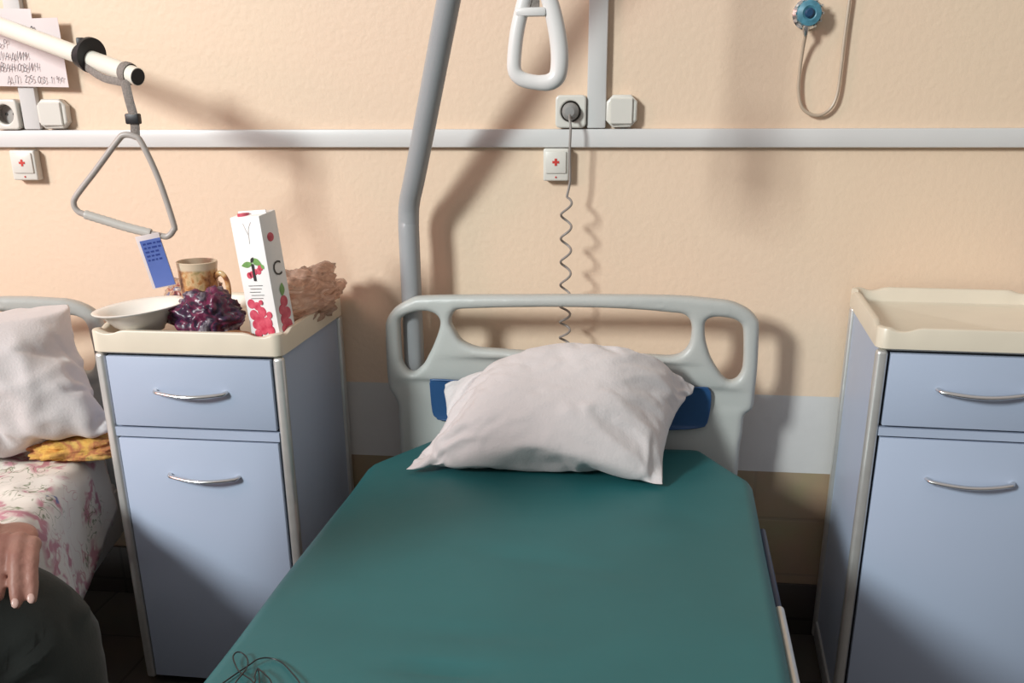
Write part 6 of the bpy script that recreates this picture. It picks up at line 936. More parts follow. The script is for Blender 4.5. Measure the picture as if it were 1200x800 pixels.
def cabinet(x0, x1, yf, dep, ztop, zu, zd0, zr0, rz, label, hx1, hx2):
    """x0,x1 width; yf front; zu underside of tray; zd0 drawer bottom; zr0 door top"""
    w = x1-x0; hx = w/2
    t = empty('bedside_cabinet', (x0, yf, 0), rz, label, 'bedside cabinet')
    dx = hx                                   # local origin at the front left foot
    bm = bmesh.new(); box(bm, .010, w-.010, .018, dep-.004, .012, zu)
    obj('body', bm, M['cab'], t, smooth=False)
    obj('gap_shade_panel', B(.020, w-.020, .0165, .0185, FZ+.03, zu-.001), M['gap'], t, smooth=False)['label'] = 'dark panel painted as gap shade behind drawer and door'  # thin panel, its dark colour painted in as shade of the front gaps
    for px, py in ((0, 0), (w-.022, 0), (0, dep-.022), (w-.022, dep-.022)):
        obj('corner_post', B(px, px+.022, py, py+.022, FZ+.012, zu, bev=.008, seg=4), M['alu'], t)
    # plinth with levelling feet
    obj('plinth', B(.004, w-.004, .024, dep-.024, FZ+.012, .015, bev=.003), M['steel'], t)
    for px in (.03, w-.03):
        for py in (.045, dep-.035):
            obj('foot', lathe([(0, 0), (.017, 0), (.019, .005), (.010, .014), (0, .014)], 18), M['black'], t, loc=(px, py, FZ))
    fx0, fx1 = .0265, w-.0265
    d = obj('drawer', B(fx0, fx1, 0, .0165, zd0+.002, zu-.006, bev=.0012), M['cab'], t)
    obj('handle', handle_mesh(.157), M['chrome'], d, loc=((fx0+fx1)/2+hx1, .001, (zd0+zu)/2))
    obj('middle_rail', B(fx0-.004, fx1+.004, .001, .017, zr0+.003, zd0-.0025), M['cab'], t)
    o = obj('door', B(fx0, fx1, 0, .0165, FZ+.022, zr0-.001, bev=.0012), M['cab'], t)
    obj('handle', handle_mesh(.157), M['chrome'], o, loc=((fx0+fx1)/2+hx2, .001, zr0-.0825))
    obj('top_tray', tray_mesh(hx+.002, dep+.006, zu, ztop, .0075), M['tray'], t, loc=(hx, -.004, 0))
    return t
cabinet(-1.168, -.757, -.44, .424, .8045, .7545, .5955, .570, 0, 'left pale blue bedside cabinet with bowl, mug and carton on its cream tray', 0, .006)
cabinet(.405, .808, -.44, .420, .8465, .803, .655, .633, math.radians(-2), 'right pale blue bedside cabinet with an empty cream tray', -.005, 0)

# ------------------------------------------------------------------ things on the left cabinet
ZT = .7727
bowl = lathe([(0, .004), (.034, .004), (.036, 0), (.040, 0), (.041, .005), (.060, .018), (.074, .035), (.086, .0455), (.098, .0500), (.0985, .0520), (.096, .0530), (.085, .0495), (.072, .040), (.058, .024), (.040, .011), (0, .009)], 56)
t = obj('soup_plate', bowl, M['ceramic'], None, loc=(-1.078, -.375, ZT+.017), rot=(math.radians(1), math.radians(-5.5), 0), auto=60)
tag(t, 'white ceramic soup plate on the left cabinet tray', 'plate')
mg = empty('mug', (-.985, -.290, ZT), math.radians(-8), 'brown patterned mug with cream rim behind the crumpled purple wrapper', 'mug')
mg.scale = (1.1, 1.1, 1.13)
body = lathe([(0, .002), (.030, .0), (.034, .002), (.035, .010), (.0375, .118), (.039, .128), (.0392, .132), (.0375, .133), (.036, .128), (.0335, .012), (0, .008)], 44)
body_o = obj('mug_body', body, M['mug'], mg)
obj('handle', T(spline([(.034, 0, .103), (.050, 0, .112), (.062, 0, .098), (.063, 0, .072), (.054, 0, .046), (.036, 0, .036)], 5), .0052, n=12, flat=.8), M['mug'], mg)

# juice carton: tilted a little to the left
ct = empty('juice_carton', (-.800, -.358, ZT+.006), 0, 'tall white cherry juice carton standing in front on the left cabinet tray', 'carton')
ct.rotation_euler = (math.radians(1), math.radians(-5.2), math.radians(-17))
cw, cd, chh = .074, .055, .252
bm = bmesh.new(); box(bm, -cw/2, cw/2, -cd/2, cd/2, 0, chh, bev=.002)
for v in bm.verts:                                   # slanted top with the folded seam
    if v.co.z > chh-.02: v.co.z += .006*(v.co.y/cd)
box(bm, -cw/2+.002, cw/2-.002, -.001, .001, chh-.002, chh+.006)
obj('card_body', bm, M['carton_white'], ct)
obj('screw_cap', lathe([(0, 0), (.011, 0), (.012, .002), (.0115, .007), (0, .008)], 24), M['cherry'], ct, loc=(-.012, -.014, chh-.004))
random.seed(4)
def disc(bm, c, r, n, nrm='front', z=0.0006, squ=1.):
    vs = []; 
    for rr, h in ((r, 0), (r*.96, z)):
        vs.append([bm.verts.new((c[0]+rr*math.cos(2*math.pi*k/n), -h, c[1]+squ*rr*math.sin(2*math.pi*k/n))) for k in range(n)])
    for k in range(n): bm.faces.new((vs[0][k], vs[0][(k+1) % n], vs[1][(k+1) % n], vs[1][k]))
    bm.faces.new(vs[1])
def leaf(bm, c, L_, w, ang):
    pts = []
    for k in range(13): u = k/12; pts.append((L_*(u-.5), w*math.sin(math.pi*u)))
    for k in range(1, 12): u = 1-k/12; pts.append((L_*(u-.5), -w*math.sin(math.pi*u)))
    ca, sa = math.cos(ang), math.sin(ang)
    bm.faces.new([bm.verts.new((c[0]+x*ca-y*sa, -.0006, c[1]+x*sa+y*ca)) for x, y in pts])
bm = bmesh.new()
for k, (x, z, r) in enumerate([(-.022, .075, .010), (-.008, .070, .009), (.002, .058, .011), (-.020, .052, .011), (-.006, .042, .012), (.012, .036, .012), (-.018, .032, .010), (.020, .052, .007), (-.002, .022, .011), (.017, .020, .010), (-.016, .014, .009), (.004, .078, .005)]):
    disc(bm, (x, z), r, 22, z=.0006+.0002*k)
obj('printed_cherries', bm, M['cherry'], ct, loc=(0, -cd/2-.0002, 0), smooth=False)
bm = bmesh.new()
for x, z in ((-.013, .133), (.012, .141), (-.006, .135), (.002, .140), (.018, .148)): disc(bm, (x, z), .0068, 18)
obj('printed_cherries', bm, M['cherry'], ct, loc=(0, -cd/2-.0002, 0), smooth=False)
bm = bmesh.new()
leaf(bm, (-.014, .155), .030, .006, .15); leaf(bm, (.010, .160), .028, .007, -.4); leaf(bm, (.024, .150), .012, .004, -1.0)
obj('printed_leaves', bm, M['green_print'], ct, loc=(0, -cd/2-.0003, 0), smooth=False)
bm = bmesh.new(); box(bm, -.003, .003, -.0008, 0, .122, .156); leaf(bm, (.001, .164), .014, .0035, .9)
for k in range(5):
    box(bm, -.020+.003*(k % 2), .016-.004*(k % 3), -.0005, 0, .112-.0065*k, .1128-.0065*k)
obj('printed_letter', bm, M['black_print'], ct, loc=(0, -cd/2-.0010, 0), smooth=False)
bm = bmesh.new(); tube(bm, spline([(-.006, 0, .236), (-.001, 0, .222), (.003, 0, .212), (.002, 0, .196)], 4), .0006, n=6); tube(bm, spline([(.014, 0, .238), (.006, 0, .226), (.003, 0, .212)], 4), .0006, n=6)
obj('printed_stalk', bm, M['grip_grey'], ct, loc=(0, -cd/2-.0002, 0))
side = Matrix.Rotation(math.radians(90), 4, 'Z')
def side_obj(name, bm, m, dy=.0003): o = obj(name, bm, m, ct, smooth=False, loc=(cw/2+dy, 0, 0), rot=(0, 0, math.radians(90))); return o
bm = bmesh.new(); disc(bm, (-.003, .205), .0105, 24, squ=.85); side_obj('logo_oval', bm, M['cherry'])
bm = bmesh.new(); join_mesh(bm, text_mesh('C', .042), Matrix.Translation((-.014, -.0006, .128))); side_obj('letter_c', bm, M['black_print'])
bm = bmesh.new(); leaf(bm, (.004, .098), .028, .008, 1.4); side_obj('side_leaf', bm, M['green_print'])
bm = bmesh.new()
for k, (x, z, r) in enumerate([(.004, .074, .012), (-.006, .058, .011), (.008, .050, .012), (-.004, .038, .012), (.006, .026, .012), (-.008, .020, .009)]): disc(bm, (x, z), r, 20, z=.0006+.0002*k)
side_obj('side_cherries', bm, M['cherry'])

def crumple(name, loc, dims, m, seed, amp=.35, label='', cat='wrapper', rz=0., fr=7., sub=5, st=(1, 1, 1)):
    bm = bmesh.new(); bmesh.ops.create_icosphere(bm, subdivisions=sub, radius=1)
    for v in bm.verts:
        p = v.co.copy(); q = Vector((p.x*st[0], p.y*st[1], p.z*st[2]))*fr*.33
        q = q + .35*Vector((noise.noise(q*1.1+Vector((seed, 3, 1))), noise.noise(q*1.1+Vector((5, seed, 2))), noise.noise(q*1.1+Vector((1, 7, seed)))))
        a = abs(noise.noise(q*1.0+Vector((seed, 0, 0))))*2.4; b_ = abs(noise.noise(q*2.1+Vector((0, seed, 0))))*2.4; c = abs(noise.noise(q*4.3+Vector((seed, seed, 0))))*2.4
        k = 1 + amp*(.50*(a-.5) + .30*(b_-.5) + .16*(c-.4))
        v.co = Vector((p.x*k*dims[0]/2, p.y*k*dims[1]/2, max(p.z*k, -.85)*dims[2]/2))
    zm = min(v.co.z for v in bm.verts)
    for v in bm.verts: v.co.z -= zm
    o = obj(name, bm, m, None, loc=loc, rot=(0, 0, rz), auto=0); return tag(o, label, cat)
crumple('crumpled_wrapper', (-.930, -.378, ZT), (.140, .105, .112), M['purple_wrap'], 3.1, .42, 'crumpled dark purple wrapper between the plate and the carton', 'wrapper', fr=4.6)
crumple('foil_wrapper', (-1.045, -.190, ZT), (.115, .10, .112), M['brown_wrap'], 7.7, .42, 'small brown foil wrapper behind the white plate on the left cabinet', 'wrapper', fr=4.6)
crumple('bun', (-.885, -.399, ZT), (.11, .045, .030), M['bread'], 1.2, .15, 'flat brown bun lying in front of the purple wrapper', 'bread', rz=.1, fr=4, sub=4)
crumple('plastic_food_bag', (-.800, -.19, ZT), (.125, .25, .125), M['clear_bag'], 9.4, .50, 'crumpled cloudy plastic bag behind the juice carton', 'bag', rz=-.25, fr=3.4, st=(.55, .9, 1.9))

# ------------------------------------------------------------------ trapeze handles
t = empty('bed_trapeze', (-.2275, -.5, 1.395), 0, 'white plastic trapeze handle hanging over the middle bed', 'trapeze handle')
HND = [(-.2419, 1.4163), (-.2536, 1.383), (-.2625, 1.3464), (-.2672, 1.3065), (-.2658, 1.2875), (-.2555, 1.2766), (-.2392, 1.2717), (-.2214, 1.2695), (-.2051, 1.2708), (-.1934, 1.2788), (-.1892, 1.2949), (-.1894, 1.3217), (-.1956, 1.3586), (-.2059, 1.3951), (-.2161, 1.4158), (-.2290, 1.4210)]
lp = spline([(x+.2275, 0, z-1.395) for x, z in HND], 4, True)
rr = [.0098 + .0022*max(0, p.x)/.036 for p in lp]
obj('grip', T(lp, rr, n=18, closed=True, flat=1.25, up=(0, 1, 0)), M['grip_white'], t)
obj('crossbar', B(-.036, .016, -.011, .011, -.022, -.008, bev=.004), M['grip_white'], t)
obj('strap', B(-.026, .004, -.002, .002, -.010, .44, bev=.0008), M['webbing'], t)
obj('strap_buckle', B(-.030, .008, -.006, .006, .10, .13, bev=.002), M['black'], t)

E1, E0 = Vector((-1.0319, -.35, 1.2863)), Vector((-1.432, -.15, 1.3919))
d_ = (E0-E1).normalized()
# bed at the left: its boom carries the triangle
ang = math.radians(12)
locB = Vector((-1.741, -.207, 0))
inv = (Matrix.Translation(locB) @ Matrix.Rotation(ang, 4, 'Z')).inverted()
bedB = make_bed('hospital_bed', locB, ang, -.028, 'grey hospital bed at the left edge under the floral sheet, with a white trapeze boom', -.16, [inv @ Vector(p) for p in [(-1.88, -.105, .34), (-1.88, -.105, 1.35), (-1.88, -.106, 1.42), (-1.86, -.110, 1.47), (-1.80, -.115, 1.50)] + [E1 + d_*.80]], False)
ba = obj('trapeze_boom', T([inv @ (E1 + d_*.80), inv @ (E1 + d_*.4), inv @ (E1 + d_*.02), inv @ E1], [.0175, .0175, .0175, .0165], n=28), M['white_tube'], bedB)
obj('end_cap', T([inv @ (E1 + d_*.004), inv @ (E1 - d_*.0015)], .0152, n=24), M['black'], ba)['label'] = 'black end cap'
cc = E1 + d_*.165
cl = obj('boom_collar', T([inv @ (cc + d_*.014), inv @ (cc - d_*.014)], .0225, n=24), M['black'], bedB)
obj('stop_disc', T([inv @ (cc - d_*.016 + Vector((0, .0, .008))), inv @ (cc - d_*.024 + Vector((0, .0, .008)))], .034, n=28), M['black'], cl)
obj('collar_lug', B(-.008, .008, -.02, .02, 0, .022, bev=.003), M['black'], cl, loc=inv @ (cc + Vector((0, 0, .014))))

sx_ = E1 + d_*.030
t = empty('bed_trapeze', (sx_.x, sx_.y, sx_.z), 0, 'grey triangular trapeze bar with a blue tag hanging from the white boom at the left', 'trapeze handle')
TRI = [(-1.0775, 1.1793), (-1.0941, 1.1664), (-1.1455, 1.1123), (-1.1933, 1.0635), (-1.202, 1.0465), (-1.1969, 1.0329), (-1.1794, 1.0245), (-1.0988, .9995), (-1.0338, .983), (-1.0153, .9815), (-1.0024, .9937), (-1.0005, 1.0074), (-1.0193, 1.0946), (-1.0437, 1.1632), (-1.0562, 1.1761)]
Yt = -.35
loc_ = lambda x, y, z: (x-sx_.x, y-sx_.y, z-sx_.z)
lp = spline([loc_(x, Yt + .10*(x+1.07), z) for x, z in TRI], 4, True)
obj('triangle_bar', T(lp, .0062, n=14, closed=True, up=(0, 1, 0)), M['grip_grey'], t)
gp = [loc_(x, Yt+.10*(x+1.07), z) for x, z in ((-1.182, 1.0255), (-1.14, 1.0125), (-1.10, 1.0), (-1.05, .9872))]
gpts = spline(gp, 8); obj('ribbed_grip', T(gpts, [.0088 + .0008*(i % 2) for i in range(len(gpts))], n=14), M['beige_steel'], t)
bm = bmesh.new()   # webbing: loop round the boom and the hanging double strap
ringp = []
for k in range(20):
    a = 2*math.pi*k/20; u = Vector((0, 0, 1)); v = d_.cross(u).normalized(); u = v.cross(d_)
    ringp.append(tuple(u*math.cos(a)*.0195 + v*math.sin(a)*.0195))
tube(bm, ringp, .010, n=8, closed=True, flat=.14, up=tuple(d_))
obj('boom_loop', bm, M['webbing'], t)
obj('strap', T(spline([(0, -.018, -.012), (.004, -.018, -.05), (.006, -.012, -.085), (0.0, -.006, -.118)], 5), .0098, n=10, flat=.2, up=(1, 0, 0)), M['webbing'], t)
obj('strap_tail', T(spline([(0, -.016, -.018)] + [tuple((d_*s) + Vector((0, -.018, -.018-dz))) for s, dz in ((.03, .003), (.07, .006), (.11, .0), (.15, -.012))], 4), .0075, n=8, flat=.2, up=(0, 0, 1)), M['webbing'], t)
obj('buckle', B(-.0125, .0165, -.016, .0, -.094, -.074, bev=.003), M['black'], t)
tg = obj('blue_tag', B(-.0245, .0245, -.0015, .0015, -.112, 0, bev=.0006), M['paper'], t, loc=loc_(-1.0535, Yt-.010, .986), rot=(math.radians(6), math.radians(-10), math.radians(16)))
tg['label'] = 'blue hanging tag with white border'
obj('tag_print_field', B(-.0185, .0235, -.0022, -.0012, -.110, -.010), M['blue_tag'], tg, smooth=False)
bm = bmesh.new(); random.seed(8)
for k in range(5):
    x = -.014
    while x < .016:
        w2 = random.uniform(.004, .010); box(bm, x, x+w2, -.0026, -.002, -.0195-.0085*k, -.0160-.0085*k); x += w2+.003
obj('tag_writing', bm, M['blue_ink'], tg, smooth=False)

# ------------------------------------------------------------------ left bed: mattress, sheet, blanket, pillow
RB = Matrix.Translation(locB) @ Matrix.Rotation(ang, 4, 'Z')
CREASE = []
bm = slab(-.425, .425, -1.95, -.04, .357, .478, .03, (.05, .08), wave=.002); 
mo = obj('mattress', bm, M['trunk'], None, auto=0); mo.matrix_world = RB
tag(mo, 'pale mattress under the floral sheet on the left bed', 'mattress')
bm = bmesh.new(); nS, nU = 120, 70; grid = {}
for i in range(nS+1):
    y = -.16 - 1.72*i/nS
    for j in range(nU+1):
        s = -.84 + 1.04*j/nU                    # arc length across, 0 at the mattress edge
        hem = .185 + .115*min(1, max(0, (-y-.16)/.40)) + .012*math.sin(y*13)
        ss = min(s, hem) if s > 0 else s
        ss = hem*(j-(.84/1.04)*nU)/(nU-(.84/1.04)*nU) if s > 0 else s
        r = .032
        if ss < 0: x, z, nx_, nz = .430-r+ss, .4865, 0, 1
        elif ss < r*1.57: a = ss/r; x, z, nx_, nz = .430-r+r*math.sin(a), .4865-r+r*math.cos(a), math.sin(a), math.cos(a)
        else: dd = ss-r*1.57; x, z, nx_, nz = .430+.03*dd, .4865-r-dd, 1, 0
        f = .006*noise.noise((x*4, y*5, z*2)) + .004*noise.noise((x*11, y*9, 3.3))
        f += .010*max(0, 1-abs(noise.noise((x*6+2, y*7, 1)))*5)*.8
        if ss > r: f += .016*math.sin(y*21 + 2*noise.noise((y*3, 0, 0)))*(ss/.2)
        if ss <= 0 and i > 8: f = abs(f)
        grid[i, j] = bm.verts.new((x+nx_*max(f, -.002)+(.004 if ss > r else 0), y, z+nz*max(f, 0)))
for i in range(nS):
    for j in range(nU): bm.faces.new((grid[i, j], grid[i+1, j], grid[i+1, j+1], grid[i, j+1]))
so = obj('floral_sheet', bm, M['floral'], None, auto=0); so.matrix_world = RB
so.modifiers.new('th', 'SOLIDIFY').thickness = .0018
tag(so, 'white bed sheet with pink and green flowers draped over the left bed', 'sheet')
crumple('folded_blanket', (-1.275, -.335, .490), (.25, .17, .060), M['orange_cloth'], 5.5, .28, 'rolled orange and yellow patterned blanket under the left pillow', 'blanket', rz=math.radians(30), fr=4)
def warpB(x, y, z):
    z += .012 - .034*min(1, max(0, (-1.27-x)/.15))*min(1, max(0, (.80-z)/.2))
    lim = .800 - .26*max(0, -1.455-x)
    if z > lim: z = lim + (z-lim)*.15
    return (x, y, z)
pillow('pillow', PILLOW_B, 'large wrinkled white pillow leaning on the left headboard', warpB, .0075)

# black earphone cable on the teal mattress
t = empty('tangled_cable', (-.54, -1.2, .5045), 0, 'thin black tangled cable lying on the lower left of the teal mattress', 'cable')
lc = lambda lp_, dz: [(x+.54, y+1.2, dz+.002*math.sin(i*1.3)) for i, (x, y) in enumerate(lp_)]
K1 = [(-.600, -1.36), (-.585, -1.30), (-.5757, -1.2649), (-.5745, -1.2473), (-.5645, -1.2168), (-.5549, -1.1994), (-.5484, -1.1868), (-.5387, -1.1784), (-.5265, -1.1768), (-.5102, -1.1866), (-.4867, -1.2135), (-.4665, -1.2398), (-.45, -1.2739), (-.46, -1.33), (-.52, -1.38)]
K2 = [(-.49, -1.31), (-.5289, -1.2501), (-.5449, -1.2346), (-.5624, -1.2188), (-.5764, -1.1999), (-.5853, -1.1844), (-.5841, -1.1747), (-.5771, -1.1726), (-.5657, -1.1819), (-.5574, -1.1997), (-.5535, -1.2222), (-.5539, -1.249), (-.5524, -1.2768), (-.56, -1.34)]
K3 = [(-.54, -1.33), (-.5284, -1.2544), (-.535, -1.2311), (-.5398, -1.209), (-.5332, -1.2196), (-.5156, -1.2656), (-.50, -1.34)]
K4 = [(-.5378, -1.211), (-.5196, -1.2291), (-.5043, -1.2469), (-.48, -1.30)]
bm = bmesh.new()
for q_, (k_, z_) in enumerate(((K1, .001), (K2, .003), (K3, .002), (K4, .004))): tube(bm, spline(lc(k_, z_), 5), .0011, n=8)
obj('cable', bm, M['black'], t)
for x, y in ((-.52, -1.385), (-.565, -1.345)):
    obj('earbud', lathe([(0, -.006), (.004, -.006), (.005, 0), (.007, .004), (.006, .008), (0, .010)], 16), M['black'], t, loc=(x+.54, y+1.2, .004), rot=(math.radians(90), 0, .5))

# ------------------------------------------------------------------ the person sitting on the left bed
def skin_mesh(verts, edges, root, sub=2, smooth=0.):
    me = bpy.data.meshes.new('s'); me.from_pydata([v[0] for v in verts], edges, [])
    o = bpy.data.objects.new('s', me); C.objects.link(o)
    sk = o.modifiers.new('sk', 'SKIN'); sk.branch_smoothing = smooth
    for i, v in enumerate(verts):
        r = v[1]; me.skin_vertices[0].data[i].radius = r if isinstance(r, tuple) else (r, r)
        me.skin_vertices[0].data[i].use_root = (i == root)
    sb = o.modifiers.new('sb', 'SUBSURF'); sb.levels = sub; sb.render_levels = sub
    return eval_mesh(o)
P_ = []; E_ = []
def V(p, r, par=None):
    P_.append((p, r)); i = len(P_)-1
    if par is not None: E_.append((par, i))
    return i
KN = (-.876, -1.205, .562)                    # left knee
HX, HY = -1.39, -1.45                        # hips
pel = V((HX, HY, .62), (.13, .105))
bel = V((-1.37, -1.48, .76), (.14, .11), pel); che = V((-1.31, -1.51, .92), (.135, .10), bel); nk0 = V((-1.255, -1.525, 1.07), (.10, .08), che)
nk = V((-1.215, -1.53, 1.135), (.052, .052), nk0); hd = V((-1.175, -1.53, 1.215), (.072, .085), nk); ht = V((-1.165, -1.53, 1.30), (.072, .080), hd)
for s, kn in ((1, KN), (-1, (-.93, -1.68, .53))):
    h = V((HX+.03, HY+s*.10, .600), (.085, .085), pel); th = V((-1.13, (HY+s*.10+kn[1])/2, .575), (.078, .078), h)
    k = V(kn, (.060, .060), th); sn = V((kn[0]+.0, kn[1], .30), (.050, .050), k); an = V((kn[0]-.03, kn[1], .06), (.036, .036), sn)
    V((kn[0]+.06, kn[1]+s*.02, FZ+.045), (.034, .026), an)
# left arm resting with its hand on the left thigh; right hand on the right thigh
sh_l = V((-1.30, -1.340, .995), (.052, .052), che); el = V((-1.17, -1.235, .780), (.043, .043), sh_l); fo = V((-1.04, -1.215, .733), (.034, .034), el)
wr = V((-.935, -1.205, .704), (.026, .020), fo)
pa = V((-.890, -1.205, .695), (.032, .016), wr)
sh_r = V((-1.30, -1.685, .995), (.052, .052), che); er = V((-1.25, -1.80, .76), (.045, .045), sh_r); fr_ = V((-1.13, -1.75, .69), (.034, .034), er); wr2 = V((-1.05, -1.71, .665), (.026, .020), fr_)
pr_ = V((-1.01, -1.695, .660), (.034, .016), wr2)
body_me = skin_mesh(P_, E_, pel, 2)
bm = bmesh.new(); bm.from_mesh(body_me); bpy.data.meshes.remove(body_me)
# head shape: nose, brow, chin, ears modelled as smooth bulges
def blob(bm, c, r, sc=(1, 1, 1), sub=3, rot=None):
    q = bmesh.ops.create_icosphere(bm, subdivisions=sub, radius=r)['verts']
    for v in q:
        p = Vector((v.co.x*sc[0], v.co.y*sc[1], v.co.z*sc[2]))
        if rot: p = rot @ p
        v.co = p + Vector(c)
hx_, hy_ = -1.165, -1.53
blob(bm, (hx_, hy_, 1.235), .095, (1.0, .80, 1.22))
blob(bm, (hx_+.097, hy_, 1.225), .014, (1.3, .8, 1.7)); blob(bm, (hx_+.073, hy_, 1.155), .026, (1, 1.1, .8))
blob(bm, (hx_+.083, hy_, 1.187), .016, (.7, 1.5, .5))
for s in (-1, 1):
    blob(bm, (hx_-.010, hy_+s*.078, 1.225), .018, (.8, .4, 1.5)); blob(bm, (hx_+.079, hy_+s*.030, 1.252), .012, (.6, 1.2, .6))
def finger(bm, base, tip, arch, r, n=9, curl=.35):
    b_, t_ = Vector(base), Vector(tip); pts = []; rs = []
    for k in range(n):
        u = k/(n-1); p = b_.lerp(t_, u) + Vector((0, 0, arch*math.sin(math.pi*min(1, u*1.02))))
        pts.append(p); kn_ = math.exp(-((u-.42)/.09)**2)*.10 + math.exp(-((u-.74)/.08)**2)*.07
        rs.append(r*(1.08-.22*u+kn_)*(1 if u < .93 else .80))
    pts.append(Vector(tip) + (Vector(tip)-pts[-2]).normalized()*r*.45); rs.append(r*.42)
    tube(bm, pts, rs, n=14, flat=1.0)
HB_ = [((-.834, -1.226, .690), (-.813, -1.281, .634), .011, .0098), ((-.850, -1.230, .696), (-.8285, -1.293, .632), .013, .0106), ((-.869, -1.231, .695), (-.857, -1.287, .638), .014, .0106), ((-.887, -1.227, .689), (-.882, -1.277, .640), .013, .0104)]
for b_, t_, a_, r_ in HB_: finger(bm, b_, t_, a_, r_); blob(bm, (b_[0], b_[1], b_[2]+.001), r_*1.22)
finger(bm, (-.905, -1.205, .692), (-.918, -1.268, .660), .008, .0115)
for k in range(4):
    finger(bm, (-.985, -1.715+.019*k, .662), (-.90, -1.715+.020*k, .632), .012, .009)
finger(bm, (-1.01, -1.650, .655), (-.96, -1.625, .64), .006, .0105)
# back of the hands
blob(bm, (-1.000, -1.688, .662), .036, (1.2, 1.0, .45))
for c, r, sc, yaw_ in (((-.876, -1.211, .690), .035, (1.15, .95, .42), -.2),):
    blob(bm, c, r, sc, 3, Matrix.Rotation(yaw_, 3, 'Z') @ Matrix.Rotation(.25, 3, 'X'))
me = bpy.data.meshes.new('b'); bm.to_mesh(me); bm.free()
o = bpy.data.objects.new('b', me); C.objects.link(o)
rm = o.modifiers.new('r', 'REMESH'); rm.mode = 'VOXEL'; rm.voxel_size = .0032; rm.use_smooth_shade = True
sm = o.modifiers.new('sm', 'SMOOTH'); sm.factor = .5; sm.iterations = 6
me = eval_mesh(o)
person = obj('person', me, M['skin'], None, auto=0)
tag(person, 'seated person in dark trousers on the left bed, left hand resting on the knee', 'person')
for (b_, t_, a_, r_) in HB_[:3]:
    d3 = (Vector(t_)-Vector(b_)); d3.z -= .03; d3.normalize(); side_ = d3.cross(Vector((0, 0, 1))).normalized(); up_ = side_.cross(d3)
    bmn = bmesh.new(); blob(bmn, (0, 0, 0), .0052, (1.35, .95, .30), 2)
    for v in bmn.verts: v.co = Vector(t_) - d3*.002 + up_*(r_*.70 + v.co.z) + d3*v.co.x + side_*v.co.y
    obj('fingernail', bmn, M['nail'], person)
# trousers
P_.clear(); E_.clear()
pel = V((HX, HY, .635), (.165, .125)); wst = V((-1.37, -1.48, .76), (.165, .13), pel)
for s, kn in ((1, KN), (-1, (-.93, -1.68, .53))):
    h = V((HX+.04, HY+s*.10, .605), (.108, .104), pel); th = V((-1.13, (HY+s*.10+kn[1])/2, .595), (.104, .100), h)
    t2 = V((-.99, kn[1]-s*.03, kn[2]+.008), (.102, .098), th)
    k = V(kn, (.106, .100), t2); k2 = V((kn[0]+.010, kn[1]-.002, .47), (.096, .096), k); sn = V((kn[0]-.004, kn[1], .32), (.090, .088), k2); an = V((kn[0]-.01, kn[1], .08), (.078, .076), sn)
me = skin_mesh(P_, E_, pel, 3)
def wrinkle(me, am, sc, seed):
    me.calc_loop_triangles()
    for v in me.vertices:
        q = v.co*sc; k = 1-abs(noise.noise(Vector((q.x*.6+seed, q.y*1.4, q.z*1.2))))*3
        k2 = 1-abs(noise.noise(Vector((q.x*1.5, q.y*2.2+seed, q.z*2.0))))*3
        v.co += v.normal*am*(max(k, 0)*1.0 + .5*max(k2, 0) - .5)
wrinkle(me, .006, 6, 2.2)
# the deep crease behind the knee
FOLD = [(-.821, -1.168, .580), (-.809, -1.195, .574), (-.807, -1.212, .569), (-.809, -1.240, .564), (-.820, -1.270, .557), (-.836, -1.288, .551), (-.849, -1.298, .547), (-.862, -1.307, .530), (-.91, -1.315, .505)]
fold = [Vector(p) for p in FOLD]
for v in me.vertices:
    for a_, b_ in zip(fold, fold[1:]):
        ab = b_-a_; t_ = max(0, min(1, (v.co-a_).dot(ab)/ab.length_squared)); dv = v.co-(a_+ab*t_); d = dv.length
        if d < .05: v.co -= v.normal*.011*math.exp(-(d/.007)**2); v.co += v.normal*.007*math.exp(-((d-.013)/.007)**2)*(1 if dv.z < 0 else .2)
obj('trousers', me, M['trouser'], person, auto=0)
bm = bmesh.new()
tube(bm, spline([(-1.392, -1.46, .665), (-1.375, -1.475, .74), (-1.345, -1.49, .84), (-1.305, -1.51, .94), (-1.265, -1.523, 1.03), (-1.235, -1.53, 1.085), (-1.222, -1.531, 1.118)], 5), [.150]*6+[.146]*5+[.142]*5+[.140-.006*i for i in range(5)]+[.105-.006*i for i in range(5)]+[.074-.001*i for i in range(5)], n=32, flat=1.18, up=(1, 0, 0))
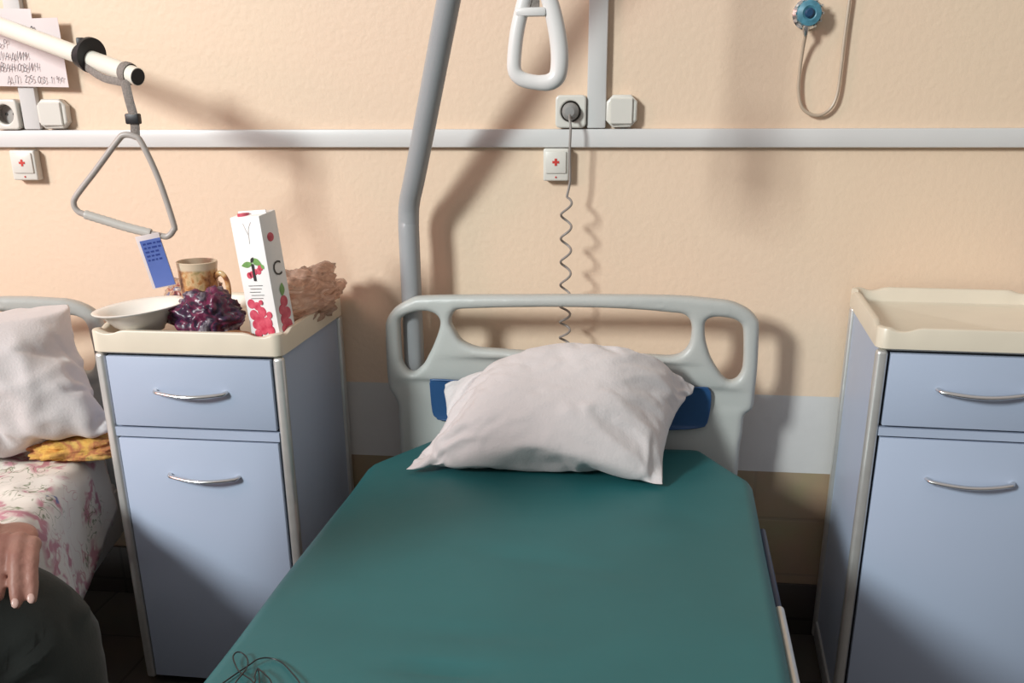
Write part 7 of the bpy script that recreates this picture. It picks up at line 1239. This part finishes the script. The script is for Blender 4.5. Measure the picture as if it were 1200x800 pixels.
for y_ in (-1.350, -1.675): blob(bm, (-1.302, y_, .990), .080, (1, 1, 1.05))
blob(bm, (-1.295, -1.512, .985), .15, (.85, 1.12, .62)); blob(bm, (-1.385, -1.465, .69), .165, (.98, 1.12, .40))
for path, rs in (([(-1.30, -1.345, .995), (-1.24, -1.295, .89), (-1.17, -1.235, .780), (-1.10, -1.224, .753), (-1.04, -1.215, .733), (-.962, -1.205, .712)], (.078, .068, .056, .050, .044, .036)),
                 ([(-1.30, -1.68, .995), (-1.28, -1.75, .88), (-1.25, -1.80, .76), (-1.18, -1.775, .72), (-1.13, -1.75, .692), (-1.045, -1.708, .668)], (.078, .068, .058, .050, .044, .036))):
    sp_ = spline(path, 4); tube(bm, sp_, [rs[min(5, i//4)]*(1-(i % 4)/4)+rs[min(5, i//4+1)]*((i % 4)/4) for i in range(len(sp_))], n=20)
bmesh.ops.recalc_face_normals(bm, faces=bm.faces)
me = bpy.data.meshes.new('sw'); bm.to_mesh(me); bm.free(); me = moulded(me, .009, 8); wrinkle(me, .006, 6, 5.1)
obj('sweater', me, M['sweater'], person, auto=0)
bm = bmesh.new(); blob(bm, (hx_-.017, hy_, 1.262), .099, (.98, .86, 1.05), 4)
for v in list(bm.verts):
    if v.co.z < 1.225 or (v.co.x > hx_+.050 and v.co.z < 1.30): bm.verts.remove(v)
obj('hair', bm, M['hair'], person)
for s in (-1, 1):
    bm = bmesh.new(); blob(bm, (hx_+.076, hy_+s*.030, 1.238), .011, (1, 1.1, .75)); ey = obj('eye', bm, M['ceramic'], person)
    bm = bmesh.new(); blob(bm, (hx_+.0845, hy_+s*.030, 1.238), .0045, (.7, 1, 1)); obj('iris', bm, M['hair'], ey)
for s, kn in ((1, KN), (-1, (-.93, -1.68, .53))):
    bm = bmesh.new(); blob(bm, (kn[0]+.045, kn[1]+s*.015, FZ+.040), .05, (2.5, .95, .78), 3)
    for v in bm.verts: v.co.z = max(v.co.z, FZ+.002)
    obj('shoe', bm, M['sweater'], person)
